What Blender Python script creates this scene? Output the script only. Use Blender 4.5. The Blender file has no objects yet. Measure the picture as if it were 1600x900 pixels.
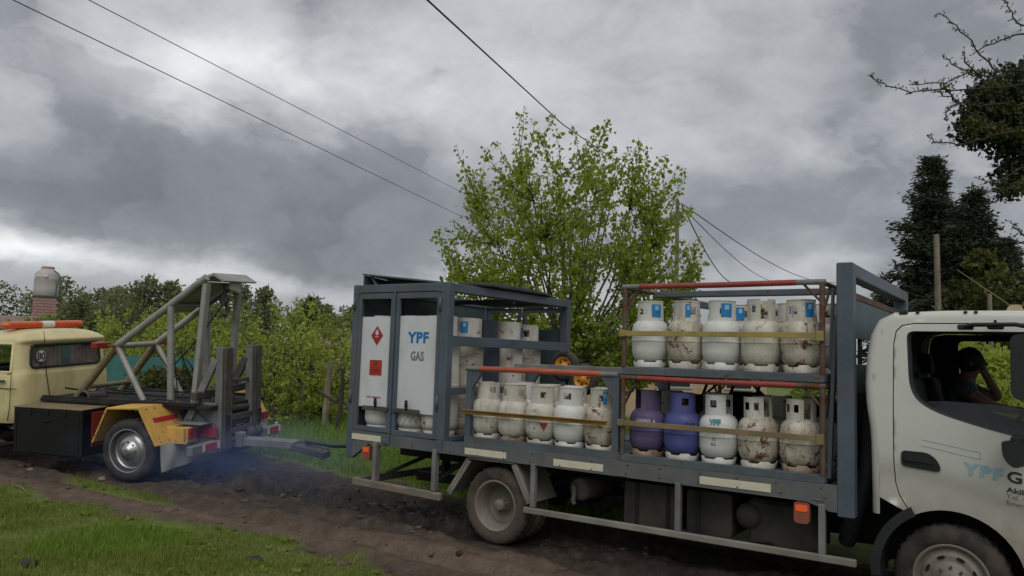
import bpy, math, random
import numpy as np
from mathutils import Vector, Matrix, geometry, noise as mnoise

rng = random.Random(7)
nrg = np.random.default_rng(11)
SC = bpy.context.scene
COL = SC.collection
R = math.radians

# ------------------------------------------------------------------ camera
cam_d = bpy.data.cameras.new("camera")
cam_d.sensor_width = 36.0
cam_d.lens = 36.0 * 1225.0 / 1600.0
cam_d.clip_start = 0.05
cam_d.clip_end = 3000.0
cam = bpy.data.objects.new("camera", cam_d)
COL.objects.link(cam)
pitch, roll = R(5.03), R(1.87)
f = Vector((0, math.cos(pitch), math.sin(pitch)))
r0 = Vector((1, 0, 0))
u0 = Vector((0, -math.sin(pitch), math.cos(pitch)))
rt = r0 * math.cos(roll) + u0 * math.sin(roll)
up = u0 * math.cos(roll) - r0 * math.sin(roll)
m = Matrix((rt, up, -f)).transposed().to_4x4()
m.translation = Vector((0, 0, 1.72))
cam.matrix_world = m
SC.camera = cam

# ------------------------------------------------------------------ render look
SC.view_settings.view_transform = 'Standard'
SC.view_settings.look = 'None'
SC.view_settings.exposure = 0.3
SC.view_settings.gamma = 1.0
SC.render.engine = 'CYCLES'
SC.cycles.max_bounces = 8
SC.cycles.diffuse_bounces = 3
SC.cycles.transparent_max_bounces = 12
SC.cycles.volume_bounces = 1
SC.cycles.volume_step_rate = 2.0

# ------------------------------------------------------------------ sun + sky
SUN_EL, SUN_AZ = R(50), R(180)          # azimuth measured clockwise from +Y: high behind the camera, veiled by cloud
sun_d = bpy.data.lights.new("sun", 'SUN')
sun_d.energy = 1.05
sun_d.angle = R(50)
sun_d.color = (1.0, 0.97, 0.92)
sun = bpy.data.objects.new("sun", sun_d)
COL.objects.link(sun)
sdir = Vector((math.sin(SUN_AZ) * math.cos(SUN_EL), math.cos(SUN_AZ) * math.cos(SUN_EL), math.sin(SUN_EL)))
sun.rotation_euler = (-sdir).to_track_quat('-Z', 'Y').to_euler()
sun.location = sdir * 50

def N(nt, typ, x=0, **kw):
    n = nt.nodes.new(typ)
    n.location = (x, 0)
    for k, v in kw.items():
        if k in n.bl_rna.properties and not isinstance(v, tuple):
            setattr(n, k, v)
        else:
            n.inputs[k].default_value = v
    return n

def vmath(nt, op, a, b=None):
    n = nt.nodes.new('ShaderNodeVectorMath'); n.operation = op
    for i, s in enumerate((a, b)):
        if s is None: continue
        if isinstance(s, (tuple, list)): n.inputs[i].default_value = s
        elif isinstance(s, (int, float)): n.inputs[i].default_value = (s, s, s)
        else: nt.links.new(s, n.inputs[i])
    return n

def fmath(nt, op, a, b=None, clamp=False):
    n = nt.nodes.new('ShaderNodeMath'); n.operation = op; n.use_clamp = clamp
    for i, s in enumerate((a, b)):
        if s is None: continue
        if isinstance(s, (int, float)): n.inputs[i].default_value = s
        else: nt.links.new(s, n.inputs[i])
    return n.outputs[0]

def noise_n(nt, vec, scale, detail=4.0, rough=0.55, dist=0.0):
    n = nt.nodes.new('ShaderNodeTexNoise')
    n.inputs['Scale'].default_value = scale
    n.inputs['Detail'].default_value = detail
    n.inputs['Roughness'].default_value = rough
    n.inputs['Distortion'].default_value = dist
    if vec is not None: nt.links.new(vec, n.inputs['Vector'])
    return n

def ramp_n(nt, fac, stops):
    n = nt.nodes.new('ShaderNodeValToRGB')
    e = n.color_ramp.elements
    while len(e) < len(stops): e.new(0.5)
    for k, (p, c) in enumerate(stops):
        e[k].position = p
        e[k].color = (c, c, c, 1) if isinstance(c, (int, float)) else (c[0], c[1], c[2], 1)
    nt.links.new(fac, n.inputs[0])
    return n

world = bpy.data.worlds.new("World")
SC.world = world
world.use_nodes = True
nt = world.node_tree
nt.nodes.clear()
tc = nt.nodes.new('ShaderNodeTexCoord')
gen = tc.outputs['Generated']
sep = nt.nodes.new('ShaderNodeSeparateXYZ'); nt.links.new(gen, sep.inputs[0])
zc = fmath(nt, 'MAXIMUM', sep.outputs['Z'], 0.0)
den = fmath(nt, 'ADD', zc, 0.13)
inv = fmath(nt, 'DIVIDE', 1.0, den)
pl = vmath(nt, 'SCALE', gen); nt.links.new(inv, pl.inputs['Scale'])
flat = vmath(nt, 'MULTIPLY', pl.outputs[0], (1.0, 1.0, 0.0)).outputs[0]
# domain warp of the direction, used to ragged-edge the cloud masses
warp = noise_n(nt, vmath(nt, 'MULTIPLY', gen, (1.0, 1.0, 1.8)).outputs[0], 4.2, 6.0, 0.58)
wv = vmath(nt, 'SUBTRACT', warp.outputs['Color'], (0.5, 0.5, 0.5)).outputs[0]
wv = vmath(nt, 'MULTIPLY', wv, (0.30, 0.16, 0.16)).outputs[0]
gw = vmath(nt, 'ADD', gen, wv).outputs[0]
n1 = noise_n(nt, flat, 0.55, 8.0, 0.52, 0.25).outputs['Fac']
n2 = noise_n(nt, vmath(nt, 'MULTIPLY', gen, (1.0, 1.0, 1.25)).outputs[0], 5.0, 7.0, 0.52, 0.5).outputs['Fac']
n3 = noise_n(nt, vmath(nt, 'MULTIPLY', gen, (1.0, 1.0, 1.6)).outputs[0], 13.0, 7.0, 0.56, 0.4).outputs['Fac']
val = fmath(nt, 'ADD', fmath(nt, 'MULTIPLY', fmath(nt, 'SUBTRACT', n1, 0.5), 0.14), 0.320)
val = fmath(nt, 'ADD', val, fmath(nt, 'MULTIPLY', fmath(nt, 'SUBTRACT', n2, 0.5), 0.20))
cell = noise_n(nt, vmath(nt, 'ADD', vmath(nt, 'MULTIPLY', gen, (1.0, 1.0, 1.5)).outputs[0], vmath(nt, 'SCALE', wv).outputs[0]).outputs[0], 4.6, 7.0, 0.54, 0.7).outputs['Fac']
cell = ramp_n(nt, cell, [(0.40, 0.0), (0.46, 0.40), (0.52, 0.62), (0.66, 1.0)]).outputs[0]
val = fmath(nt, 'ADD', val, fmath(nt, 'MULTIPLY', fmath(nt, 'SUBTRACT', cell, 0.5), 0.17))
val = fmath(nt, 'ADD', val, fmath(nt, 'MULTIPLY', fmath(nt, 'SUBTRACT', n3, 0.5), 0.17))
# cloud breaks (+) and thick banks (-): direction, angular radii (horizontal, vertical), amount
MASSES = [((-0.444, 0.837, 0.325), .16, .045, .13), ((-0.39, 0.869, 0.298), .12, .035, .15), ((-0.27, 0.90, 0.32), .16, .04, .15),
          ((-0.20, 0.919, 0.33), .12, .04, .10), ((-0.133, 0.924, 0.35), .16, .06, .09),
          ((-0.379, 0.912, 0.165), .34, .060, -.095), ((-0.25, 0.952, 0.14), .30, .045, -.10), ((-0.15, 0.973, 0.19), .22, .07, -.085),
          ((-0.469, 0.863, 0.21), .18, .05, -.09),
          ((-0.54, 0.848, 0.105), .16, .028, .18), ((-0.545, 0.836, 0.082), .07, .018, .30), ((-0.297, 0.95, 0.088), .36, .014, .13),
          ((-0.20, 0.971, 0.072), .18, .016, .16), ((-0.507, 0.801, 0.33), .11, .05, -.09),
          ((0.24, 0.932, 0.255), .16, .06, .06), ((0.05, 0.95, 0.33), .20, .08, .03), ((0.407, 0.902, 0.145), .26, .07, -.10), ((0.359, 0.875, 0.335), .26, .07, -.11),
          ((0.343, 0.931, 0.118), .18, .016, .14), ((0.25, 0.96, 0.19), .14, .04, -.08), ((0.12, 0.98, 0.26), .10, .04, .06)]
for d, rh, rv, amt in MASSES:
    q = vmath(nt, 'SUBTRACT', gw, d).outputs[0]
    q = vmath(nt, 'MULTIPLY', q, (1 / rh, 1 / rh, 1 / rv)).outputs[0]
    l2 = vmath(nt, 'DOT_PRODUCT', q, q).outputs['Value']
    e = fmath(nt, 'POWER', 2.718, fmath(nt, 'MULTIPLY', l2, -0.9))
    val = fmath(nt, 'ADD', val, fmath(nt, 'MULTIPLY', e, amt))
val = fmath(nt, 'ADD', val, fmath(nt, 'MULTIPLY', zc, 0.12))
val = fmath(nt, 'MAXIMUM', val, fmath(nt, 'ADD', fmath(nt, 'MULTIPLY', val, 0.35), 0.155))
tint = ramp_n(nt, val, [(0.0, (0.90, 0.985, 1.07)), (0.25, (0.935, 0.99, 1.06)), (0.45, (0.975, 1.0, 1.035)), (0.9, (1.0, 1.0, 1.0))])
cc = vmath(nt, 'SCALE', tint.outputs[0]); nt.links.new(val, cc.inputs['Scale'])
bg_c = nt.nodes.new('ShaderNodeBackground'); nt.links.new(cc.outputs[0], bg_c.inputs[0]); bg_c.inputs[1].default_value = 1.0
sky = nt.nodes.new('ShaderNodeTexSky'); sky.sky_type = 'NISHITA'; sky.sun_disc = False
sky.sun_elevation = SUN_EL; sky.sun_rotation = SUN_AZ
bg_s = nt.nodes.new('ShaderNodeBackground'); nt.links.new(sky.outputs[0], bg_s.inputs[0]); bg_s.inputs[1].default_value = 0.06
mx = nt.nodes.new('ShaderNodeMixShader'); mx.inputs[0].default_value = 0.93
nt.links.new(bg_s.outputs[0], mx.inputs[1]); nt.links.new(bg_c.outputs[0], mx.inputs[2])
wo = nt.nodes.new('ShaderNodeOutputWorld'); nt.links.new(mx.outputs[0], wo.inputs[0])

# ------------------------------------------------------------------ materials
def new_mat(name):
    mt = bpy.data.materials.new(name); mt.use_nodes = True
    t = mt.node_tree; t.nodes.clear()
    out = t.nodes.new('ShaderNodeOutputMaterial')
    return mt, t, out

def obj_vec(t, rand=True):
    c = t.nodes.new('ShaderNodeTexCoord')
    if not rand: return c.outputs['Object']
    oi = t.nodes.new('ShaderNodeObjectInfo')
    k = fmath(t, 'MULTIPLY', oi.outputs['Random'], 57.0)
    cx = t.nodes.new('ShaderNodeCombineXYZ')
    for i in range(3): t.links.new(k, cx.inputs[i])
    return vmath(t, 'ADD', c.outputs['Object'], cx.outputs[0]).outputs[0]

def mixc(t, fac, a, b, mode='MIX'):
    n = t.nodes.new('ShaderNodeMix'); n.data_type = 'RGBA'; n.blend_type = mode
    for s, i in ((fac, 0), (a, 6), (b, 7)):
        if isinstance(s, (int, float)): n.inputs[i].default_value = s
        elif isinstance(s, (tuple, list)): n.inputs[i].default_value = (s[0], s[1], s[2], 1)
        else: t.links.new(s, n.inputs[i])
    return n.outputs[2]

def pmat(name, base, rough=0.55, metal=0.0, var=0.12, scale=5.0, dirt=None, dirt_amt=0.0, dirt_scale=4.0, stretch=(1, 1, 0.35),
         rust=0.0, rust_scale=14.0, rust_col=(0.17, 0.065, 0.028), bump=0.0, bump_scale=40.0, spec=0.4, speck=0.0, rand=True, low=None):
    """painted / weathered surface: base colour, broad tone drift, streaky dirt, rust chips, fine relief"""
    mt, t, out = new_mat(name)
    b = t.nodes.new('ShaderNodeBsdfPrincipled')
    v = obj_vec(t, rand)
    nz = noise_n(t, v, scale, 5.0, 0.6).outputs['Fac']
    lo = tuple(max(0, c * (1 - var * 1.6)) for c in base); hi = tuple(min(1, c * (1 + var)) for c in base)
    col = ramp_n(t, nz, [(0.28, lo), (0.7, hi)]).outputs[0]
    rg = rough
    if dirt:
        sv = vmath(t, 'MULTIPLY', v, stretch).outputs[0]
        d = noise_n(t, sv, dirt_scale, 8.0, 0.68, 0.2).outputs['Fac']
        c0 = 0.66 - 0.5 * dirt_amt
        d = ramp_n(t, d, [(max(0.02, c0), 0.0), (min(0.98, c0 + 0.24), 1.0)]).outputs[0]
        d = fmath(t, 'MULTIPLY', d, min(1.0, 0.45 + dirt_amt * 0.5))
        col = mixc(t, d, col, dirt)
    if low:
        sp_ = t.nodes.new('ShaderNodeSeparateXYZ'); t.links.new(t.nodes['Texture Coordinate'].outputs['Object'], sp_.inputs[0])
        mr = t.nodes.new('ShaderNodeMapRange'); mr.interpolation_type = 'SMOOTHSTEP'; mr.inputs[1].default_value = low[0]; mr.inputs[2].default_value = low[1]; mr.inputs[3].default_value = 1.0; mr.inputs[4].default_value = 0.0
        t.links.new(sp_.outputs['Z'], mr.inputs[0])
        ln = noise_n(t, v, 7.0, 8.0, 0.65).outputs['Fac']
        lk = fmath(t, 'MULTIPLY', mr.outputs[0], fmath(t, 'MULTIPLY', fmath(t, 'ADD', ln, 0.25), low[3]), True)
        col = mixc(t, lk, col, low[2])
    if speck:
        s = noise_n(t, v, 90.0, 3.0, 0.7).outputs['Fac']
        s = ramp_n(t, s, [(0.62 - 0.1 * speck, 0.0), (0.70 - 0.1 * speck, 1.0)]).outputs[0]
        col = mixc(t, fmath(t, 'MULTIPLY', s, 0.75), col, (0.075, 0.055, 0.042))
    if rust:
        q = noise_n(t, v, rust_scale, 8.0, 0.7, 0.4).outputs['Fac']
        c0 = 0.72 - 0.32 * rust
        q = ramp_n(t, q, [(c0, 0.0), (c0 + 0.05, 1.0)]).outputs[0]
        rc = mixc(t, noise_n(t, v, 60.0, 3.0).outputs['Fac'], rust_col, tuple(c * 0.35 for c in rust_col))
        col = mixc(t, q, col, rc)
        rr = fmath(t, 'ADD', fmath(t, 'MULTIPLY', q, 0.9 - rough), rough)
        t.links.new(rr, b.inputs['Roughness'])
    else:
        rr = fmath(t, 'ADD', fmath(t, 'MULTIPLY', fmath(t, 'SUBTRACT', nz, 0.5), 0.35), rough, True)
        t.links.new(rr, b.inputs['Roughness'])
    t.links.new(col, b.inputs['Base Color'])
    b.inputs['Metallic'].default_value = metal
    b.inputs['Specular IOR Level'].default_value = spec
    if bump:
        bn = t.nodes.new('ShaderNodeBump'); bn.inputs['Strength'].default_value = bump; bn.inputs['Distance'].default_value = 0.01
        t.links.new(noise_n(t, v, bump_scale, 4.0, 0.6).outputs['Fac'], bn.inputs['Height'])
        t.links.new(bn.outputs[0], b.inputs['Normal'])
    t.links.new(b.outputs[0], out.inputs[0])
    return mt

DIRT = (0.13, 0.105, 0.08)
MUD = (0.11, 0.085, 0.062)
M = {}
M['steel_blue'] = pmat('steel_blue_grey', (0.080, 0.103, 0.132), 0.5, 0.0, 0.16, 2.5, dirt=(0.12, 0.105, 0.085), dirt_amt=0.34, dirt_scale=3.0, rust=0.26, rust_scale=11, bump=0.15, rand=False)
M['steel_rail'] = pmat('steel_side_rail', (0.100, 0.116, 0.130), 0.58, 0.0, 0.20, 3.5, dirt=(0.15, 0.13, 0.105), dirt_amt=0.46, dirt_scale=3.2, stretch=(.5, 1, 1), rust=0.30, rust_scale=8, bump=0.15, rand=False)
M['rack_steel'] = pmat('rack_steel', (0.085, 0.105, 0.12), 0.6, 0.0, 0.2, 4, dirt=(0.12, 0.10, 0.08), dirt_amt=0.35, rust=0.35, rust_scale=8, bump=0.2)
M['rack_rust'] = pmat('rack_rusty_tube', (0.105, 0.068, 0.05), 0.75, 0.0, 0.3, 8, dirt=(0.12, 0.11, 0.10), dirt_amt=0.35, rust=0.6, rust_scale=10, bump=0.4)
M['tube_red'] = pmat('tube_red', (0.29, 0.052, 0.042), 0.5, 0, 0.2, 6, dirt=(0.12, 0.06, 0.05), dirt_amt=0.3, stretch=(.6, 1, 1), rust=0.25, rust_scale=12)
M['tube_orange'] = pmat('tube_orange', (0.42, 0.095, 0.05), 0.45, 0, 0.15, 6, dirt=(0.2, 0.07, 0.045), dirt_amt=0.2, stretch=(.6, 1, 1), rust=0.12)
M['bar_ochre'] = pmat('bar_ochre', (0.33, 0.185, 0.045), 0.6, 0, 0.2, 5, dirt=(0.16, 0.10, 0.05), dirt_amt=0.35, stretch=(.4, 1, 1), rust=0.25)
M['bar_yellow'] = pmat('bar_dirty_yellow', (0.34, 0.265, 0.08), 0.65, 0, 0.2, 5, dirt=(0.2, 0.14, 0.07), dirt_amt=0.4, stretch=(.4, 1, 1), rust=0.25)
M['bar_tan'] = pmat('bar_faded_tan', (0.22, 0.165, 0.09), 0.7, 0, 0.2, 5, dirt=(0.12, 0.09, 0.055), dirt_amt=0.45, stretch=(.4, 1, 1), rust=0.3)
M['cyl_clean'] = pmat('cylinder_white_clean', (0.63, 0.63, 0.60), 0.42, 0, 0.05, 4, dirt=(0.33, 0.31, 0.28), dirt_amt=0.10, speck=0.1)
M['cyl_dirty'] = pmat('cylinder_white_dirty', (0.60, 0.575, 0.505), 0.58, 0, 0.10, 7, dirt=(0.25, 0.20, 0.15), dirt_amt=0.40, dirt_scale=10, stretch=(1, 1, .18), rust=0.36, rust_scale=12, speck=0.1, bump=0.25, bump_scale=60)
M['cyl_rusty'] = pmat('cylinder_white_rusty', (0.61, 0.565, 0.47), 0.66, 0, 0.14, 8, dirt=(0.21, 0.145, 0.09), dirt_amt=0.52, dirt_scale=9, stretch=(1, 1, .30), rust=0.50, rust_scale=10, speck=0.35, bump=0.45, bump_scale=50)
M['cyl_band'] = pmat('cylinder_white_banded', (0.52, 0.485, 0.41), 0.62, 0, 0.12, 8, dirt=(0.14, 0.085, 0.05), dirt_amt=0.50, dirt_scale=5, stretch=(.55, .55, 2.6), rust=0.35, rust_scale=13, speck=0.6, bump=0.3, bump_scale=50)
M['cyl_purple'] = pmat('cylinder_purple', (0.100, 0.072, 0.165), 0.6, 0, 0.18, 6, dirt=(0.15, 0.125, 0.14), dirt_amt=0.42, dirt_scale=8, speck=0.3)
M['cyl_violet'] = pmat('cylinder_violet_blue', (0.070, 0.082, 0.27), 0.55, 0, 0.16, 6, dirt=(0.15, 0.13, 0.21), dirt_amt=0.34, dirt_scale=8, speck=0.3)
M['cyl_navy'] = pmat('cylinder_navy', (0.032, 0.040, 0.062), 0.5, 0, 0.15, 6, dirt=(0.1, 0.09, 0.09), dirt_amt=0.2)
M['foot_rust'] = pmat('foot_ring_rusty', (0.27, 0.175, 0.11), 0.8, 0, 0.3, 14, dirt=(0.42, 0.36, 0.28), dirt_amt=0.4, rust=0.45, rust_scale=18, bump=0.4)
M['foot_chalk'] = pmat('foot_ring_chalky', (0.60, 0.57, 0.50), 0.75, 0, 0.16, 14, dirt=(0.25, 0.18, 0.12), dirt_amt=0.40, rust=0.28, rust_scale=20, bump=0.3)
M['sticker'] = pmat('sticker_blue', (0.02, 0.21, 0.52), 0.4, 0, 0.08, 20, dirt=(0.25, 0.35, 0.45), dirt_amt=0.12)
M['sticker_white'] = pmat('sticker_pale', (0.33, 0.52, 0.68), 0.5, 0, 0.1, 20)
M['brass'] = pmat('valve_dull_brass', (0.24, 0.19, 0.11), 0.5, 0.6, 0.2, 20, dirt=(0.06, 0.05, 0.04), dirt_amt=0.4)
M['black_gap'] = pmat('hole_shade_and_box_black', (0.006, 0.006, 0.0065), 0.5, 0, 0.1, 20)  # painted dark of the wheel openings; also the black of the side box
M['cab_white'] = pmat('cab_white_paint', (0.54, 0.54, 0.495), 0.36, 0, 0.035, 1.2, dirt=(0.33, 0.29, 0.22), dirt_amt=0.20, dirt_scale=1.6, stretch=(1, 1, .8), spec=0.5, rand=False, low=(.35, 1.25, (0.22, 0.18, 0.13), 1.15))
M['cab_dark'] = pmat('cab_black_plastic', (0.014, 0.018, 0.019), 0.55, 0, 0.15, 8, dirt=(0.05, 0.047, 0.04), dirt_amt=0.2)
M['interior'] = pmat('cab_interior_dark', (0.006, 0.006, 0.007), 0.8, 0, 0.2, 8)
M['seat'] = pmat('seat_cloth_dark', (0.008, 0.009, 0.010), 0.9, 0, 0.2, 14)
M['panel_white'] = pmat('door_panel_white', (0.60, 0.61, 0.63), 0.42, 0, 0.04, 1.5, dirt=(0.36, 0.34, 0.31), dirt_amt=0.26, dirt_scale=3.0)
M['panel_teal'] = pmat('sheet_dull_teal', (0.075, 0.105, 0.118), 0.55, 0, 0.16, 2.0, dirt=(0.06, 0.06, 0.055), dirt_amt=0.3, rust=0.14)
M['rubber'] = pmat('tyre_rubber', (0.022, 0.021, 0.020), 0.85, 0, 0.2, 10, dirt=(0.095, 0.075, 0.056), dirt_amt=0.50, dirt_scale=5, stretch=(1, 1, 1), bump=0.3)
M['rubber_muddy'] = pmat('tyre_rubber_muddy', (0.026, 0.024, 0.022), 0.9, 0, 0.2, 10, dirt=(0.105, 0.08, 0.058), dirt_amt=0.68, dirt_scale=4, stretch=(1, 1, 1), bump=0.4)
M['rim_grey'] = pmat('rim_dusty_grey', (0.215, 0.195, 0.16), 0.6, 0.1, 0.15, 8, dirt=MUD, dirt_amt=0.45, stretch=(1, 1, 1))
M['rim_white'] = pmat('rim_worn_white', (0.50, 0.49, 0.45), 0.5, 0.0, 0.12, 10, dirt=MUD, dirt_amt=0.28, stretch=(1, 1, 1))
M['rim_chrome'] = pmat('rim_steel_bright', (0.48, 0.48, 0.48), 0.32, 0.8, 0.1, 8, dirt=MUD, dirt_amt=0.28, stretch=(1, 1, 1))
M['rim_yellow'] = pmat('rim_yellow', (0.62, 0.27, 0.03), 0.5, 0, 0.12, 10, dirt=(0.2, 0.1, 0.03), dirt_amt=0.2)
M['chassis'] = pmat('chassis_black', (0.012, 0.012, 0.012), 0.8, 0, 0.2, 6, dirt=(0.042, 0.035, 0.028), dirt_amt=0.4)
M['tank_grey'] = pmat('tank_dusty_grey', (0.030, 0.030, 0.028), 0.75, 0, 0.2, 4, dirt=(0.07, 0.056, 0.042), dirt_amt=0.5, stretch=(1, 1, 1))
M['dusty_steel'] = pmat('guard_dusty_steel', (0.22, 0.205, 0.175), 0.75, 0, 0.2, 4, dirt=(0.12, 0.10, 0.08), dirt_amt=0.4, stretch=(.4, 1, 1), rust=0.15)
M['muddy_board'] = pmat('bumper_muddy_board', (0.22, 0.19, 0.145), 0.85, 0, 0.25, 5, dirt=(0.075, 0.06, 0.045), dirt_amt=0.5, stretch=(.4, 1, 1), bump=0.5)
M['reflect_cream'] = pmat('reflector_cream', (0.60, 0.56, 0.43), 0.5, 0, 0.06, 10, dirt=(0.22, 0.19, 0.15), dirt_amt=0.22, stretch=(.4, 1, 1))
M['reflect_red'] = pmat('reflector_red', (0.44, 0.015, 0.025), 0.4, 0, 0.1, 10, dirt=(0.12, 0.03, 0.03), dirt_amt=0.2)
M['reflect_white'] = pmat('reflector_white', (0.62, 0.62, 0.60), 0.5, 0, 0.1, 10, dirt=(0.2, 0.18, 0.15), dirt_amt=0.2)
M['cream_paint'] = pmat('tow_cab_cream', (0.63, 0.545, 0.285), 0.45, 0, 0.08, 2.5, dirt=(0.30, 0.235, 0.115), dirt_amt=0.34, dirt_scale=2.8, rust=0.16, rust_scale=7)
M['yellow_paint'] = pmat('fender_yellow', (0.64, 0.38, 0.075), 0.5, 0, 0.10, 3, dirt=(0.36, 0.21, 0.06), dirt_amt=0.32, rust=0.32, rust_scale=11)
M['silver'] = pmat('boom_silver_paint', (0.34, 0.335, 0.315), 0.5, 0.25, 0.14, 4, dirt=(0.16, 0.14, 0.11), dirt_amt=0.33, rust=0.12)
M['bronze'] = pmat('boom_worn_bronze', (0.235, 0.195, 0.11), 0.5, 0.2, 0.2, 5, dirt=(0.09, 0.07, 0.045), dirt_amt=0.35, rust=0.18)
M['grey_steel'] = pmat('tow_grey_steel', (0.205, 0.205, 0.20), 0.6, 0.1, 0.18, 5, dirt=(0.10, 0.085, 0.065), dirt_amt=0.4, rust=0.2)
M['dark_steel'] = pmat('tow_dark_steel', (0.075, 0.072, 0.068), 0.65, 0.1, 0.25, 6, dirt=(0.12, 0.10, 0.075), dirt_amt=0.35, rust=0.3)
M['timber_dark'] = pmat('timber_weathered_dark', (0.115, 0.098, 0.084), 0.9, 0, 0.35, 9, dirt=(0.05, 0.042, 0.036), dirt_amt=0.5, stretch=(1, 1, .08), bump=0.7, bump_scale=24)
M['mudflap'] = pmat('mudflap_chalk_white', (0.48, 0.48, 0.44), 0.75, 0, 0.1, 6, dirt=(0.2, 0.18, 0.14), dirt_amt=0.28)
M['orange_lens'] = pmat('beacon_orange_lens', (0.62, 0.085, 0.012), 0.25, 0, 0.12, 12, spec=0.6)
M['white_lens'] = pmat('beacon_white_lens', (0.70, 0.66, 0.58), 0.3, 0, 0.06, 12)
M['red_lens'] = pmat('lens_dark_red', (0.30, 0.018, 0.018), 0.3, 0, 0.1, 10, spec=0.6)
M['amber_body'] = pmat('lamp_amber_body', (0.25, 0.085, 0.05), 0.4, 0, 0.1, 10, dirt=(0.2, 0.1, 0.06), dirt_amt=0.2)
M['bark'] = pmat('bark_grey_brown', (0.115, 0.092, 0.068), 0.95, 0, 0.35, 12, stretch=(1, 1, .2), dirt=(0.045, 0.036, 0.028), dirt_amt=0.5, bump=0.6, bump_scale=30)
M['bark_dark'] = pmat('bark_dark', (0.045, 0.037, 0.03), 0.95, 0, 0.3, 12, bump=0.5)
M['post_wood'] = pmat('post_wood_pale', (0.235, 0.20, 0.15), 0.95, 0, 0.25, 7, dirt=(0.09, 0.075, 0.055), dirt_amt=0.45, stretch=(1, 1, .08), bump=0.6)
M['post_dark'] = pmat('post_wood_dark', (0.05, 0.043, 0.034), 0.95, 0, 0.3, 7, bump=0.6)
M['wire'] = pmat('wire_dark', (0.03, 0.03, 0.032), 0.7, 0, 0.1, 3)
M['tank_plastic'] = pmat('water_tank_grey', (0.44, 0.42, 0.40), 0.6, 0, 0.06, 2, dirt=(0.3, 0.27, 0.25), dirt_amt=0.2)
M['brick'] = pmat('brick_pinkish', (0.35, 0.215, 0.20), 0.9, 0, 0.16, 6, dirt=(0.2, 0.12, 0.11), dirt_amt=0.2, stretch=(1, 1, 1))
M['mortar'] = pmat('mortar_pink_grey', (0.33, 0.235, 0.215), 0.95, 0, 0.12, 6)
M['plaster_pink'] = pmat('plaster_dusty_pink', (0.36, 0.235, 0.20), 0.9, 0, 0.1, 1.5, dirt=(0.24, 0.16, 0.13), dirt_amt=0.25)
M['plaster_beige'] = pmat('plaster_beige', (0.43, 0.32, 0.21), 0.9, 0, 0.08, 1.5, dirt=(0.28, 0.2, 0.13), dirt_amt=0.25)
M['roof_tile'] = pmat('roof_brown_tile', (0.22, 0.15, 0.115), 0.9, 0, 0.15, 3)
M['teal_cloth'] = pmat('screen_teal', (0.045, 0.155, 0.145), 0.8, 0, 0.15, 3, dirt=(0.05, 0.12, 0.11), dirt_amt=0.25)
M['pale_wall'] = pmat('boundary_wall_pale', (0.46, 0.44, 0.41), 0.9, 0, 0.1, 2, dirt=(0.3, 0.27, 0.23), dirt_amt=0.3)
M['letter_blue'] = pmat('letter_blue', (0.012, 0.15, 0.42), 0.5, 0, 0.06, 8)
M['letter_grey'] = pmat('letter_grey', (0.17, 0.18, 0.185), 0.5, 0, 0.06, 8)
M['letter_pale_blue'] = pmat('letter_faded_blue', (0.27, 0.42, 0.49), 0.5, 0, 0.12, 12, dirt=(0.5, 0.5, 0.47), dirt_amt=0.35)
M['letter_black'] = pmat('letter_black', (0.03, 0.03, 0.032), 0.5, 0, 0.1, 8)
M['letter_faint'] = pmat('letter_faint_grey', (0.20, 0.20, 0.19), 0.5, 0, 0.1, 8)
M['letter_teal'] = pmat('letter_worn_teal', (0.10, 0.30, 0.34), 0.5, 0, 0.2, 30)
M['letter_white'] = pmat('letter_white_worn', (0.52, 0.48, 0.54), 0.6, 0, 0.2, 30)
M['sign_red'] = pmat('sign_red', (0.36, 0.018, 0.022), 0.5, 0, 0.08, 8)
M['sign_vermilion'] = pmat('sign_vermilion', (0.43, 0.035, 0.012), 0.5, 0, 0.08, 8)
M['sign_dark_red'] = pmat('sign_print_dark_red', (0.16, 0.012, 0.01), 0.5, 0, 0.08, 8)
M['tarp'] = pmat('tarp_black', (0.016, 0.016, 0.018), 0.55, 0, 0.2, 10, bump=0.5)
M['skin'] = pmat('skin', (0.20, 0.105, 0.07), 0.55, 0, 0.08, 10)
M['shirt'] = pmat('shirt_grey', (0.05, 0.062, 0.065), 0.85, 0, 0.15, 10)
M['hair'] = pmat('hair_black', (0.010, 0.009, 0.008), 0.6, 0, 0.2, 30)

def glass_mat(name, tint, alpha, rough=0.03):
    mt, t, out = new_mat(name)
    g = t.nodes.new('ShaderNodeBsdfGlossy'); g.inputs['Roughness'].default_value = rough; g.inputs[0].default_value = (1, 1, 1, 1)
    tr = t.nodes.new('ShaderNodeBsdfTransparent'); tr.inputs[0].default_value = (*tint, 1)
    lw = t.nodes.new('ShaderNodeLayerWeight'); lw.inputs[0].default_value = 0.5
    fr = fmath(t, 'ADD', fmath(t, 'MULTIPLY', fmath(t, 'POWER', lw.outputs['Facing'], 4.0), 0.8), 0.04)
    mxs = t.nodes.new('ShaderNodeMixShader')
    k = fmath(t, 'ADD', fr, alpha, True)
    t.links.new(k, mxs.inputs[0]); t.links.new(tr.outputs[0], mxs.inputs[1]); t.links.new(g.outputs[0], mxs.inputs[2])
    t.links.new(mxs.outputs[0], out.inputs[0])
    return mt
M['glass'] = glass_mat('window_glass_clear', (0.42, 0.48, 0.47), 0.0)
M['glass_rear'] = glass_mat('window_glass_rear', (0.74, 0.76, 0.76), 0.16, 0.12)
M['screen_dark'] = glass_mat('windscreen_glass', (0.55, 0.62, 0.60), 0.05)

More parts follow.
